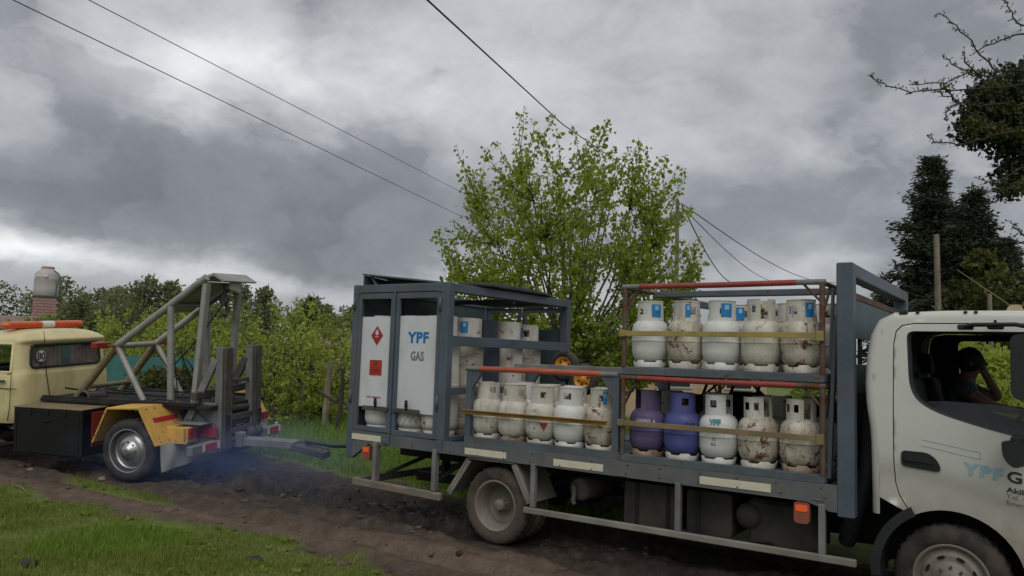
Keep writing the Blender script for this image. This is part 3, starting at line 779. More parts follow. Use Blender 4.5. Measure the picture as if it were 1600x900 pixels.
def spring_tree(x, y, label, limbs, height_fn, fork, trunk_r, twigs, twig_len, leaf, per_m, mat, group=None, bark='bark', name='broadleaf_tree', cat='tree', bias=(0, 0), asp=0.72, fill=1.0, limb_r=.018):
    t = thing(name, label, cat, Matrix.Translation((x, y, gz(x, y) - 0.03)), group)
    wood = MB(); C = []; D = []
    top = Vector((rng.uniform(-.05, .05), rng.uniform(-.05, .05), fork))
    wood.tube([(0, 0, -0.15), (top.x * .4, top.y * .4, fork * .45), top, top + Vector((.03, .02, fork * .35))], [trunk_r * 1.25, trunk_r, trunk_r * .85, trunk_r * .5], 9)
    els = [R(88 - 76 * math.sqrt((i + rng.random()) / limbs)) for i in range(limbs)]; rng.shuffle(els)
    for i in range(limbs):
        az = i * 2.39996 + rng.uniform(-.3, .3)
        el = els[i]
        L = height_fn(az, el) * rng.uniform(0.74, 1.0)
        d = Vector((math.cos(az) * math.cos(el) + bias[0], math.sin(az) * math.cos(el) + bias[1], math.sin(el)))
        st = top * rng.uniform(0.72, 1.12)
        pts = curve_pts(st, d, L, Vector((0, 0, 0.45)), 7, 0.05)
        rs = [limb_r * (1 - .85 * k / 7) + .003 for k in range(8)]
        wood.tube(pts, rs, 5, False)
        for j in range(twigs):
            s = rng.uniform(0.22, 1.0) ** 0.85 * 6.99; k = int(s)
            p = pts[k].lerp(pts[k + 1], s - k); ld = (pts[k + 1] - pts[k]).normalized()
            dd = ld * .55 + Vector((rng.gauss(0, .55), rng.gauss(0, .55), rng.gauss(.35, .4)))
            tl = twig_len * rng.uniform(.45, 1.15) * (1.1 - .35 * s / 7)
            tp_ = curve_pts(p, dd, tl, (0, 0, 0.75), 5, 0.08)
            wood.tube(tp_, [.006, .005, .0045, .004, .003, .002], 3, False)
            nl = max(2, int(tl * per_m * rng.uniform(.6, 1.25) * fill))
            for q in range(nl):
                ss = rng.uniform(0.12, 1.0) * 4.99; kk = int(ss)
                c = tp_[kk].lerp(tp_[kk + 1], ss - kk)
                C.append((c.x + rng.gauss(0, .03), c.y + rng.gauss(0, .03), c.z + rng.gauss(0, .025)))
                D.append((rng.gauss(0, .6), rng.gauss(0, .6), rng.gauss(-.55, .5)))
    wood.build('trunk', bark, t)
    sz = leaf * (0.55 + 0.75 * nrg.random(len(C)))
    leaf_mesh('crown', C, D, sz, mat, t, asp)
    return t

def fan_tree(x, y, label, fork, trunk_r, env, n_limb, n_shoot, per_m, leaf, mat, bark='bark', name='broadleaf_tree', group=None, limb_r=.026, drop=.35):
    """many upright shoots that end all over the crown's surface; env(az, el) = crown radius from the fork"""
    t = thing(name, label, 'tree', Matrix.Translation((x, y, gz(x, y) - 0.03)), group)
    wood = MB(); C = []; D = []
    top = Vector((0.02, 0.0, fork))
    wood.tube([(0, 0, -0.15), (.03, 0, fork * .5), top, top + Vector((.05, .02, fork * .5))], [trunk_r * 1.3, trunk_r, trunk_r * .85, trunk_r * .5], 10)
    nodes = []; lperm = list(range(n_limb)); rng.shuffle(lperm); sperm = list(range(n_shoot)); rng.shuffle(sperm)
    def pt(az, el, k):
        r_ = env(az, el) * k
        return top + Vector((math.cos(az) * math.cos(el) * r_, math.sin(az) * math.cos(el) * r_, math.sin(el) * r_))
    for i in range(n_limb):
        az = i * 2.39996 + rng.uniform(-.25, .25); el = R(rng.uniform(66, 89)) if i % 5 == 0 else math.asin(min(.995, .10 + .90 * (lperm[i] + rng.random()) / n_limb))
        tip = pt(az, el, rng.uniform(.62, .82)); st = top * rng.uniform(.8, 1.15)
        c = st.lerp(tip, .5) + Vector((0, 0, -.10 * (tip - st).length)); pts = []
        for k in range(9):
            s = k / 8; p = st * (1 - s) ** 2 + c * 2 * s * (1 - s) + tip * s * s
            pts.append(p + Vector((rng.gauss(0, .02), rng.gauss(0, .02), rng.gauss(0, .02))))
        wood.tube(pts, [limb_r * (1 - .8 * k / 8) + .004 for k in range(9)], 6, False)
        nodes += pts[2:]
    NP = np.array([tuple(p) for p in nodes])
    for i in range(n_shoot):
        az = i * 2.39996 + rng.uniform(-.2, .2); sel = -.10 + 1.097 * ((sperm[i] + rng.random()) / n_shoot) ** .72; el = math.asin(max(-.3, min(.998, sel)))
        deep = rng.choice((rng.uniform(.90, 1.06), rng.uniform(.78, 1.0), rng.uniform(.5, .85)))
        tip = pt(az, el, deep); q = np.array(tip)
        d_ = np.linalg.norm(NP - (q - np.array([0, 0, drop])), axis=1) + np.where(NP[:, 2] > q[2] - .12, 5, 0)
        st = nodes[int(np.argmin(d_))]
        L = (tip - st).length
        if el > .55: tip = tip + Vector((0, 0, rng.uniform(-.05, .22))); L = (tip - st).length
        c = st.lerp(tip, .62) + Vector((0, 0, -.20 * L)); pts = []
        for k in range(7):
            s = k / 6; pts.append(st * (1 - s) ** 2 + c * 2 * s * (1 - s) + tip * s * s + Vector((rng.gauss(0, .012), rng.gauss(0, .012), 0)))
        wood.tube(pts, [.009, .008, .007, .006, .005, .0035, .002], 4, False)
        nl = int(L * per_m * rng.uniform(.75, 1.25)) + 6
        for _ in range(nl):
            ss = rng.uniform(.10, 1.0) ** .85 * 5.99; kk = int(ss); p = pts[kk].lerp(pts[kk + 1], ss - kk)
            sp = .038 + .035 * (1 - ss / 6)
            C.append((p.x + rng.gauss(0, sp), p.y + rng.gauss(0, sp), p.z + rng.gauss(-.01, sp * .8))); D.append((rng.gauss(0, .6), rng.gauss(0, .6), rng.gauss(-.5, .5)))
    wood.build('trunk', bark, t)
    leaf_mesh('crown', C, D, leaf * (0.55 + 0.75 * nrg.random(len(C))), mat, t, .74)
    return t

def blob_tree(x, y, label, h, spread, trunk_h, mat, nblob, nleaf, leaf, group=None, bark='bark_dark', name='distant_tree', cat='tree', shape='round', gap=0.35, base=None):
    """crown made of leafy clumps of uneven size around short limbs, with gaps"""
    t = thing(name, label, cat, Matrix.Translation((x, y, (gz(x, y) if base is None else base) - 0.05)), group)
    wood = MB(); C = []; D = []; S = []
    lean = Vector((rng.uniform(-.06, .06) * h, rng.uniform(-.06, .06) * h, 0))
    r0_ = max(0.03, h * 0.018)
    wood.tube([(0, 0, -0.2), lean * .3 + Vector((0, 0, h * .35)), lean * .7 + Vector((0, 0, h * .65)), lean + Vector((0, 0, h * .93))], [r0_ * 1.3, r0_, r0_ * .6, r0_ * .15], 6)
    for b in range(nblob):
        f_ = (b + rng.random()) / nblob
        z = trunk_h + (h - trunk_h) * f_
        if shape == 'round': prof = math.sqrt(max(0.05, 1 - (2 * f_ - 0.9) ** 2))
        elif shape == 'column': prof = 0.55 + 0.45 * math.sin(f_ * 2.6)
        elif shape == 'cone': prof = max(0.08, 1.05 - f_)
        else: prof = 1.0 - 0.45 * f_
        az = b * 2.4 + rng.uniform(-.5, .5)
        rad = spread * prof * rng.uniform(0.25, 0.95)
        c = lean * f_ + Vector((math.cos(az) * rad, math.sin(az) * rad, z))
        br = spread * rng.uniform(0.22, 0.42) * (0.7 + .5 * prof)
        s_ = lean * (f_ * .7) + Vector((0, 0, z - br * .8 - rad * .25))
        wood.tube([s_, s_.lerp(c, .6) + Vector((0, 0, -.04 * h * .2)), c], [r0_ * .35, r0_ * .2, r0_ * .06], 4, False)
        k = int(nleaf / nblob * rng.uniform(.6, 1.4))
        g = nrg.normal(size=(k, 3)); g /= np.linalg.norm(g, axis=1, keepdims=True)
        rr = br * (0.35 + 0.75 * nrg.random(k) ** 0.6)
        lump = 1 + gap * np.sin(g[:, 0] * 5 + b) * np.cos(g[:, 2] * 6 + b * 2)
        P = np.array(c) + g * (rr * lump)[:, None] * np.array([1, 1, 0.8])
        C.append(P); dd = g * 0.7 + nrg.normal(size=(k, 3)) * 0.6 + np.array([0, 0, -0.15]); D.append(dd)
    C = np.concatenate(C); D = np.concatenate(D)
    ok = C[:, 2] > 0.05
    C, D = C[ok], D[ok]
    wood.build('trunk', bark, t)
    leaf_mesh('crown', C, D, leaf * (0.5 + nrg.random(len(C))), mat, t, 0.6)
    return t

def conifer(x, y, label, h, rad, mat, n_whorl, group=None, droop=0.25, z0=0.4):
    t = thing('conifer_tree', label, 'tree', Matrix.Translation((x, y, gz(x, y) - 0.05)), group)
    wood = MB(); C = []; D = []; S = []
    wood.tube([(0, 0, -.2), (0, 0, h * .5), (.03, 0, h * .98)], [h * .022, h * .013, h * .003], 7)
    for k in range(n_whorl):
        f_ = (k + rng.random() * .6) / n_whorl
        z = z0 + (h - z0) * f_
        nb = 7 if f_ < .8 else 5
        for j in range(nb):
            az = k * 1.1 + 2 * math.pi * j / nb + rng.uniform(-.35, .35)
            L = rad * (1.02 - f_) ** 0.85 * rng.uniform(.45, 1.22) + 0.08
            d = Vector((math.cos(az), math.sin(az), rng.uniform(-.15, .3)))
            pts = curve_pts((0, 0, z), d, L, (0, 0, -droop if f_ < .6 else .2), 4, .05)
            wood.tube(pts, [.02, .015, .01, .008, .004], 3, False)
            nn = int(50 + 170 * L)
            for q in range(nn):
                ss = rng.uniform(.12, 1.0) ** .8 * 3.99; kk = int(ss)
                c = pts[kk].lerp(pts[kk + 1], ss - kk)
                wd = .06 + .16 * L * (1 - abs(ss / 4 - .5))
                C.append((c.x + rng.gauss(0, wd), c.y + rng.gauss(0, wd), c.z + rng.gauss(-.05, .10)))
                D.append((d.x + rng.gauss(0, .7), d.y + rng.gauss(0, .7), rng.gauss(-.1, .4)))
                S.append(rng.uniform(.13, .32) * (.65 + .5 * (1 - f_)))
    wood.build('trunk', 'bark_dark', t)
    leaf_mesh('crown', C, D, S, mat, t, 0.32)
    return t

# ================================================================== the gas delivery truck
TK = thing('delivery_truck', 'white cab flatbed truck with blue grey steel cage loaded with gas cylinders', 'truck', TRUCK)

def roundpoly(pts, seg=5):
    """pts: (x, y, radius) corners -> smooth polygon"""
    out = []; n = len(pts)
    for i in range(n):
        a = Vector(pts[i - 1][:2]); b = Vector(pts[i][:2]); c = Vector(pts[(i + 1) % n][:2]); r_ = pts[i][2]
        if r_ <= 0: out.append((b.x, b.y)); continue
        d1 = (a - b); d2 = (c - b)
        l1 = min(r_, d1.length * .48); l2 = min(r_, d2.length * .48)
        p = b + d1.normalized() * l1; q = b + d2.normalized() * l2
        for k in range(seg + 1):
            t = k / seg
            s = p * (1 - t) ** 2 + b * 2 * t * (1 - t) + q * t * t
            out.append((s.x, s.y))
    return out

def inside(p, poly):
    x, y = p; r_ = False; n = len(poly); j = n - 1
    for i in range(n):
        xi, yi = poly[i]; xj, yj = poly[j]
        if (yi > y) != (yj > y) and x < (xj - xi) * (y - yi) / (yj - yi) + xi: r_ = not r_
        j = i
    return r_

def resample(poly, step):
    out = []
    for i in range(len(poly)):
        a = Vector(poly[i]); b = Vector(poly[(i + 1) % len(poly)])
        k = max(1, int(math.ceil((b - a).length / step)))
        out += [tuple(a.lerp(b, t / k)) for t in range(k)]
    return out

def skin(name, outline, holes, wfn, mat, parent, step=0.05, lip=0.03, sign=1):
    """curved sheet over (u, z) with holes; wfn gives its lateral position; lip = return edge depth"""
    loops = [resample(outline, step)] + [resample(h_, step) for h_ in holes]
    pts = []; edges = []
    for L in loops:
        o = len(pts); pts += [Vector(p) for p in L]; edges += [(o + i, o + (i + 1) % len(L)) for i in range(len(L))]
    nb = len(pts)
    us = [p[0] for p in loops[0]]; zs = [p[1] for p in loops[0]]
    u_ = min(us) + step / 2
    while u_ < max(us):
        z_ = min(zs) + step / 2
        while z_ < max(zs):
            if inside((u_, z_), loops[0]) and not any(inside((u_, z_), L) for L in loops[1:]):
                if min((Vector((u_, z_)) - q).length for q in pts[:nb]) > step * .4: pts.append(Vector((u_, z_)))
            z_ += step
        u_ += step
    vo, _, fo, _, _, _ = geometry.delaunay_2d_cdt(pts, edges, [], 0, 1e-5)
    mb = MB(); fs = []
    for q in fo:
        c = sum((vo[i] for i in q), Vector((0, 0))) / len(q)
        if inside(c, loops[0]) and not any(inside(c, L) for L in loops[1:]):
            fs.append(list(q))
    mb.add([(v.x, wfn(v.x, v.y), v.y) for v in vo], fs, 0, True)
    if lip:
        for L in loops:
            n = len(L)
            mb.add([(a, wfn(a, b), b) for a, b in L] + [(a, wfn(a, b) + lip * sign, b) for a, b in L],
                   [[i, (i + 1) % n, n + (i + 1) % n, n + i] for i in range(n)])
    o = mb.build(name, mat, parent)
    return fix_normals(o)

# ---- cab outline in (u, z); side skin sits near w = 0.05
ARC_C, ARC_R = (3.70, 0.37), 0.428
def arc(a0, a1, k=14, r_=ARC_R):
    return [(ARC_C[0] + r_ * math.cos(R(a0 + (a1 - a0) * i / k)), ARC_C[1] + r_ * math.sin(R(a0 + (a1 - a0) * i / k))) for i in range(k + 1)]
def wside(u, z):
    w = 0.045 + 0.055 * max(0.0, (z - 1.25) / 0.85) ** 2
    zc = 1.035 - 0.30 * max(0.0, u - 3.42) ** 1.5          # crease that sweeps down towards the front
    w += 0.022 * (1 - 1 / (1 + math.exp(-(z - zc) / 0.022)))
    w -= 0.010 * math.exp(-((z - 1.22) / 0.28) ** 2)
    return w
CW = 1.98                                                    # cab width
def wfar(u, z): return CW + 0.05 - wside(u, z)
rear_edge = [(3.275, .835), (3.275, 1.20), (3.268, 1.32), (3.243, 1.48), (3.235, 1.62), (3.243, 1.80), (3.268, 1.95), (3.31, 2.035), (3.375, 2.068)]
roof_edge = [(3.7, 2.08), (4.15, 2.078), (4.42, 2.06), (4.53, 2.02)]
front_edge = [(4.74, 1.62), (4.93, 1.26), (4.99, 1.10), (5.0, .75), (4.98, .46), (4.93, .40)]
door = [(3.482, .742)] + [(3.445, .795), (3.402, .87), (3.380, .95), (3.374, 1.1), (3.373, 1.5), (3.375, 1.9), (3.39, 1.985), (3.425, 2.025), (3.50, 2.040), (4.1, 2.040), (4.36, 2.03), (4.43, 2.0), (4.62, 1.60), (4.80, 1.22), (4.82, 1.10), (4.78, .80), (4.60, .46), (4.20, .46)]
arch_door = arc(12, 121)                                     # front to rear along the wheel arch
door_poly = door[:-1] + arch_door
win = roundpoly([(3.452, 1.990, .05), (3.470, 1.56, .13), (3.60, 1.445, .16), (4.05, 1.315, .3), (4.70, 1.215, .06), (4.56, 1.55, .2), (4.37, 1.990, .07)])
shell_out = [(3.275, .835)] + rear_edge[1:] + roof_edge + front_edge + [(4.60, .40), (4.60, .45)]
gap = 0.007
door_back = [(4.595, .455), (4.79, .80), (4.83, 1.10), (4.81, 1.225), (4.63, 1.605), (4.44, 2.006), (4.37, 2.039), (4.1, 2.0475), (3.50, 2.0475), (3.42, 2.032), (3.383, 1.99), (3.3675, 1.9), (3.366, 1.5), (3.367, 1.1), (3.373, .95), (3.396, .865), (3.439, .79), (3.470, .745)]
shell_poly = shell_out[:-1] + door_back + [(3.40, .775)]
skin('cab_side_panel', shell_poly, [], wside, 'cab_white', TK, .06)
skin('cab_side_panel', shell_poly, [], wfar, 'cab_white', TK, .08, sign=-1)
DOOR = skin('cab_door', door_poly, [win], wside, 'cab_white', TK, .045)
win_far = roundpoly([(3.60, 1.985, .05), (3.61, 1.56, .12), (3.68, 1.445, .12), (4.05, 1.315, .3), (4.70, 1.215, .06), (4.56, 1.55, .2), (4.37, 1.985, .07)])
skin('cab_door', door_poly, [win_far], wfar, 'cab_white', TK, .08, sign=-1)
# rubber window frame and the half lowered pane
fr = MB(); L_ = resample(win, .05); cx_, cz_ = 4.05, 1.65
inn = []
for a, b in L_:
    v = Vector((cx_ - a, cz_ - b)); v.normalize(); inn.append((a + v.x * .022, b + v.y * .022))
n = len(L_)
for dw in (0.004,):
    fr.add([(a, wside(a, b) - dw + .003, b) for a, b in L_] + [(a, wside(a, b) + .012, b) for a, b in inn] + [(a, wside(a, b) + .05, b) for a, b in inn],
           [[i, (i + 1) % n, n + (i + 1) % n, n + i] for i in range(n)] + [[n + i, n + (i + 1) % n, 2 * n + (i + 1) % n, 2 * n + i] for i in range(n)], 0, True)
fr.build('window_frame', 'cab_dark', DOOR)
pane = [(3.585, 1.512), (3.70, 1.520), (3.92, 1.512), (4.2, 1.487), (4.52, 1.45), (4.66, 1.24), (4.3, 1.27), (4.05, 1.33), (3.75, 1.41), (3.62, 1.46), (3.56, 1.485)]
pm = MB(); k_ = len(pane)
pm.add([(a, wside(a, b) + .028, b) for a, b in pane] + [(a, wside(a, b) + .033, b) for a, b in pane], [list(range(k_)), list(range(k_, 2 * k_))[::-1]] + [[i, (i + 1) % k_, k_ + (i + 1) % k_, k_ + i] for i in range(k_)])
pm.build('window_pane', 'glass', DOOR)
# door handle: recessed dark cup with a grip bar
hp = roundpoly([(3.418, 1.172, .03), (3.418, 1.068, .03), (3.66, 1.045, .04), (3.645, 1.115, .045), (3.585, 1.170, .04)])
hm = MB(); hm.prism(hp, lambda a, b, d: (a, wside(a, b) + d, b), -.010, .004)
hm.prism(roundpoly([(3.435, 1.150, .02), (3.435, 1.108, .02), (3.62, 1.096, .02), (3.60, 1.140, .02)]), lambda a, b, d: (a, wside(a, b) + d, b), -.022, -.0105)
fix_normals(hm.build('door_handle', 'cab_dark', DOOR))
# pressed outline low on the door: the shallow rectangle left by a removed sticker
om = MB()
for (a0, b0), (a1, b1) in (((3.545, 1.255), (3.885, 1.200)), ((3.545, 1.215), (3.885, 1.155)), ((3.885, 1.200), (3.885, 1.155))):
    om.bar((a0, wside(a0, b0) - .0005, b0), (a1, wside(a1, b1) - .0005, b1), .004, .004, .0005, up=(0, 1, 0))
om.build('sticker_outline', 'letter_pale_blue', DOOR)

def decal(name, body, size, place, mat, parent, bold=0.0, width=None, space=1.0):
    vs, fs = text_shape(body, size, bold, width, space)
    mb = MB(); mb.add([place(a, b) for a, b in vs], fs)
    return mb.build(name, mat, parent)
def on_door(u, z, slope=-0.0, sl=0.0):
    return lambda a, b: (u + a + b * sl, wside(u + a, z + b + a * slope) - .0035, z + b + a * slope)
decal('lettering', 'YPF', .105, on_door(3.893, 1.045, -.10, .08), 'letter_pale_blue', DOOR, .004, .225, 1.15)
decal('lettering', 'GAS', .098, on_door(4.155, 1.018, -.10), 'letter_black', DOOR, .0025, .25, 1.25)
decal('lettering', 'Akilsam', .046, on_door(4.118, .955, -.10), 'letter_black', DOOR, .001, .19)
decal('lettering', 'Tel. 0800', .042, on_door(4.118, .915, -.10), 'letter_faint', DOOR, 0, .19)
decal('lettering', 'Emergencia', .042, on_door(4.130, .872, -.10), 'letter_faint', DOOR, 0, .21)

# ---- roof, rear wall, front: one strip across the cab with rounded edges
prof = [(3.275, .72)] + rear_edge + roof_edge + front_edge
def nrm_at(i):
    a = Vector(prof[max(0, i - 1)]); b = Vector(prof[min(len(prof) - 1, i + 1)]); d = (b - a).normalized()
    return Vector((-d.y, d.x))
def strip(name, idx, mat, r_=.055, off=0.0, parent=TK, wa=0.0, wb=0.0):
    rows = []
    cols = [(k / 5 * 90) for k in range(6)]
    for i in idx:
        u_, z_ = prof[i]; nn = nrm_at(i); w0 = wside(u_, z_); w1 = wfar(u_, z_); row = []
        seq = [(w0 + r_ * (1 - math.cos(R(a))), r_ * math.sin(R(a))) for a in cols]
        seq += [(w0 + (w1 - w0) * t, r_ + .018 * math.sin(t * math.pi)) for t in (.15, .3, .5, .7, .85)]
        seq += [(w1 - r_ * (1 - math.cos(R(a))), r_ * math.sin(R(a))) for a in cols[::-1]]
        for w_, o_ in seq:
            row.append((u_ + nn.x * (o_ + off), w_, z_ + nn.y * (o_ + off)))
        rows.append(row)
    mb = MB(); m_ = len(rows[0])
    mb.add([p for r2 in rows for p in r2], [[i * m_ + j, (i + 1) * m_ + j, (i + 1) * m_ + j + 1, i * m_ + j + 1] for i in range(len(rows) - 1) for j in range(m_ - 1)], 0, True)
    return fix_normals(mb.build(name, mat, parent))
nr, nf = len(rear_edge), len(roof_edge)
strip('cab_rear_wall', range(0, nr + 1), 'cab_white')
strip('cab_roof', range(nr, nr + nf + 1), 'cab_white')
i0 = nr + nf
strip('windscreen', range(i0, i0 + 3), 'screen_dark')
strip('cab_front', range(i0 + 2, len(prof)), 'cab_white')
# dark lining inside
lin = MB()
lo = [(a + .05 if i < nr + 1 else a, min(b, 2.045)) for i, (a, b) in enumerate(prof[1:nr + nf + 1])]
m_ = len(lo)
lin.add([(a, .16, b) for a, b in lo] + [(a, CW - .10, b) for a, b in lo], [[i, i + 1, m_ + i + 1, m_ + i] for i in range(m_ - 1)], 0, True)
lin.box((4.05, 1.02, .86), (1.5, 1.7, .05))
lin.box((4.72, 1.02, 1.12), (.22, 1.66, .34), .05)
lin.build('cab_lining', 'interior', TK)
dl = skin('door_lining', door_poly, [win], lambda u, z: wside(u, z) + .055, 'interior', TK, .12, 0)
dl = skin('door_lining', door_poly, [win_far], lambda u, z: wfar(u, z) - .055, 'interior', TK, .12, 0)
for wc in (.48, 1.47):
    st = MB()
    st.box((3.78, wc, 1.08), (.52, .50, .14), .04)
    st.bar((3.53, wc, 1.06), (3.42, wc, 1.66), .46, .11, .035, up=(1, 0, 0))
    st.bar((3.415, wc, 1.69), (3.395, wc, 1.86), .24, .09, .03, up=(1, 0, 0))
    st.build('seat', 'seat', TK)
sw = MB(); swx = Matrix(((0.45, 0, 0.893), (0, 1, 0), (-0.893, 0, 0.45))).transposed()
ring = [(4.12, 1.47, 1.47)]
cen = Vector((4.10, 1.47, 1.43)); e1 = Vector((0, 1, 0)); e2 = Vector((.60, 0, .80)).normalized()
ps = [cen + (e1 * math.cos(a * math.pi / 12) + e2 * math.sin(a * math.pi / 12)) * .205 for a in range(25)]
sw.tube(ps, .016, 8, False)
for a in (0.3, 2.84, 4.7): sw.tube([cen, cen + (e1 * math.cos(a) + e2 * math.sin(a)) * .20], .012, 6)
sw.tube([cen, cen + Vector((.25, 0, -.28))], .03, 8)
sw.build('steering_wheel', 'cab_dark', TK)
# mirrors, their arms, roof lamp, aerial, roof bolts
ar = MB()
ar.tube([(3.79, .035, 2.015), (3.86, -.01, 2.03), (4.10, -.06, 2.03), (4.30, -.16, 1.98)], .014, 8)
ar.box((3.815, .03, 2.016), (.095, .035, .036), .012); ar.box((3.985, .03, 2.02), (.095, .035, .036), .012)
ar.box((3.985, .012, 2.048), (.018, .018, .03), .004)
ar.tube([(4.31, -.16, 1.98), (4.24, -.24, 1.90), (4.22, -.25, 1.6), (4.16, -.16, 1.30), (4.12, -.02, 1.265)], .014, 8)
ar.build('mirror_arm', 'cab_dark', TK)
mi = MB(); mi.prism(roundpoly([(4.09, 1.955, .05), (4.09, 1.565, .05), (4.29, 1.545, .05), (4.29, 1.97, .05)]), lambda a, b, d: (a + d * .3, -.25 + d, b), -.05, .05)
fix_normals(mi.build('wing_mirror', 'cab_dark', TK))
mi = MB(); mi.prism(roundpoly([(4.025, 1.30, .02), (4.03, 1.19, .06), (4.10, 1.125, .07), (4.155, 1.19, .06), (4.16, 1.30, .02)]), lambda a, b, d: (a + d * .25, -.13 + d, b), -.05, .05)
mi.box((4.11, -.07, 1.305), (.10, .16, .05), .012)
fix_normals(mi.build('kerb_mirror', 'cab_dark', TK))
rl = MB(); rl.prism(roundpoly([(0, 0, .01), (.13, 0, .01), (.10, .068, .02), (.035, .068, .02)]), lambda a, b, d: (4.02 + a, .30 + d, 2.112 + b), -.045, .045)
fix_normals(rl.build('roof_marker_lamp', 'plaster_beige', TK))
rb = MB(); rb.box((4.085, .30, 2.108), (.155, .115, .02), .006); rb.build('lamp_base', 'cab_dark', TK)
an = MB(); an.tube([(4.13, .32, 2.12), (3.74, .34, 2.44)], [.004, .002], 5); an.build('aerial', 'bar_tan', TK)
bt = MB()
for a in (3.52, 3.81, 3.87): bt.box((a, .11, 2.122), (.022, .03, .014), .004)
bt.box((3.43, .13, 2.122), (.055, .06, .03), .008)
bt.build('roof_bolt', 'cab_dark', TK)
# black mudguard behind the front wheel and the inner arch
mg = MB()
for a0, a1 in ((118, 188),):
    k_ = 14
    pts_o = arc(a0, a1, k_, .482); pts_i = arc(a0, a1, k_, .420)
    vs = [(a, .035, b) for a, b in pts_o] + [(a, .03, b) for a, b in pts_i] + [(a, .34, b) for a, b in pts_i] + [(a, .34, b) for a, b in pts_o]
    n = k_ + 1
    mg.add(vs, [[j * n + i, j * n + i + 1, ((j + 1) % 4) * n + i + 1, ((j + 1) % 4) * n + i] for j in range(4) for i in range(k_)], 0, False)
fix_normals(mg.build('front_mudguard', 'cab_dark', TK))
ia = MB(); pa = arc(-5, 185, 20, .43); n = len(pa)
ia.add([(a, .085, b) for a, b in pa] + [(a, .5, b) for a, b in pa], [[i, i + 1, n + i + 1, n + i] for i in range(n - 1)], 0, True)
ia.add([(a, .5, b) for a, b in pa], [list(range(n))])
ia.build('wheel_arch_liner', 'chassis', TK)
fb = MB(); fb.box((4.98, 1.0, .50), (.12, 1.9, .26), .03); fb.build('front_bumper', 'cab_dark', TK)
for w_ in (.28, 1.74):
    hl = MB(); hl.box((5.015, w_, .76), (.06, .30, .16), .02); hl.build('headlight', 'white_lens', TK)

# ---- wheels
XW = Matrix(((1, 0, 0), (0, 0, 1), (0, -1, 0))).transposed()
def tread(an, k, r_, z_):
    if r_ > .333: r_ += .005 * (1 if math.sin(an * 34 + (1.2 if z_ > 0 else 0)) > 0 else -1)
    return r_, z_
def wheel(parent, c, r_=.353, w_=.20, rim='deep', mat='rim_grey', ty='rubber_muddy', sgn=1, lugs=8, rs=None):
    X = XW if sgn > 0 else Matrix(((-1, 0, 0), (0, 0, 1), (0, 1, 0))).transposed()
    s = r_ / .353; h = w_ / .20
    ro = bpy.data.objects.new('wheel', None); COL.objects.link(ro); ro.parent = parent; ro.location = c; ro.empty_display_size = .1
    t = MB(); P = [(.205, .045), (.215, .078), (.235, .092), (.285, .100), (.322, .094), (.343, .076), (.352, .050), (.353, .012), (.346, .010), (.346, -.010), (.353, -.012), (.352, -.05), (.343, -.076), (.322, -.094), (.28, -.1), (.22, -.085), (.205, -.05)]
    t.lathe([(a * s, b * h) for a, b in P], 84, X, wob=(lambda an, k, a, b: (lambda q: (q[0] * s, b))(tread(an, k, a / s, b))))
    fix_normals(t.build('tyre', ty, ro))
    q = MB(); s = rs or s
    if rim == 'deep':
        P = [(.232, .080), (.236, .092), (.226, .096), (.212, .084), (.205, .060), (.196, .035), (.182, .010), (.176, -.05), (.165, -.075), (.09, -.085), (.072, -.08), (.068, -.012), (.055, .004), (.052, .03), (.04, .038), (0, .040)]
    elif rim == 'dish':
        P = [(.228, .078), (.234, .090), (.224, .094), (.210, .082), (.204, .060), (.196, .050), (.186, .058), (.170, .078), (.150, .088), (.128, .078), (.112, .086), (.098, .10), (.07, .104), (.062, .13), (.045, .138), (0, .140)]
    else:
        P = [(.228, .078), (.236, .092), (.222, .096), (.208, .080), (.200, .05), (.192, .02), (.175, .018), (.150, .045), (.118, .062), (.105, .062), (.10, .075), (.082, .078), (.075, .10), (.055, .104), (.050, .118), (.03, .124), (0, .125)]
    q.lathe([(a * s, b * h) for a, b in P], 40, X)
    rm = fix_normals(q.build('rim', mat, ro))
    nb = MB(); zo = {'deep': -.008, 'dish': .106, 'star': .080}[rim]; rr = {'deep': .060, 'dish': .085, 'star': .092}[rim]
    for i in range(lugs):
        an = 2 * math.pi * i / lugs
        nb.lathe([(0, .016), (.009, .014), (.010, 0), (.010, -.01)], 6, X, X @ Vector((rr * s * math.cos(an), rr * s * math.sin(an), zo * h)), smooth=False)
    nb.build('wheel_nut', 'dark_steel', ro)['kind'] = 'stuff'
    if rim != 'deep':
        hb = MB()
        for i in range(8):
            an = 2 * math.pi * (i + .5) / 8; hr = .146 if rim == 'star' else .150
            cx, cy = hr * s * math.cos(an), hr * s * math.sin(an); ta = Vector((-math.sin(an), math.cos(an))); ra = Vector((math.cos(an), math.sin(an)))
            zf = (.0485 if rim == 'star' else .0895) * h
            vs = []
            for j in range(10):
                aj = 2 * math.pi * j / 10
                p = Vector((cx, cy)) + ta * (.028 * s * math.cos(aj)) + ra * (.011 * s * math.sin(aj)); vs.append(X @ Vector((p.x, p.y, zf + (.002 if rim == 'dish' else -.006) + (.012 * -math.sin(aj) if rim == 'star' else 0))))
            hb.add(vs, [list(range(10))])
        hb.build('vent_hole_shade', 'black_gap', ro)['kind'] = 'stuff'  # flat black ovals laid on the rim as the shade inside its openings
    return ro
wheel(TK, (0, .14, .342), rim='deep', mat='rim_grey')
wheel(TK, (0, .37, .342), rim='deep', mat='rim_grey')
wheel(TK, (0, 2.24, .342), rim='deep', mat='rim_grey', sgn=-1)
wheel(TK, (0, 2.00, .342), rim='deep', mat='rim_grey', sgn=-1)
wheel(TK, (3.70, .19, .342), rim='dish', mat='rim_grey', ty='rubber')
wheel(TK, (3.70, 1.84, .342), rim='dish', mat='rim_white', ty='rubber', sgn=-1)

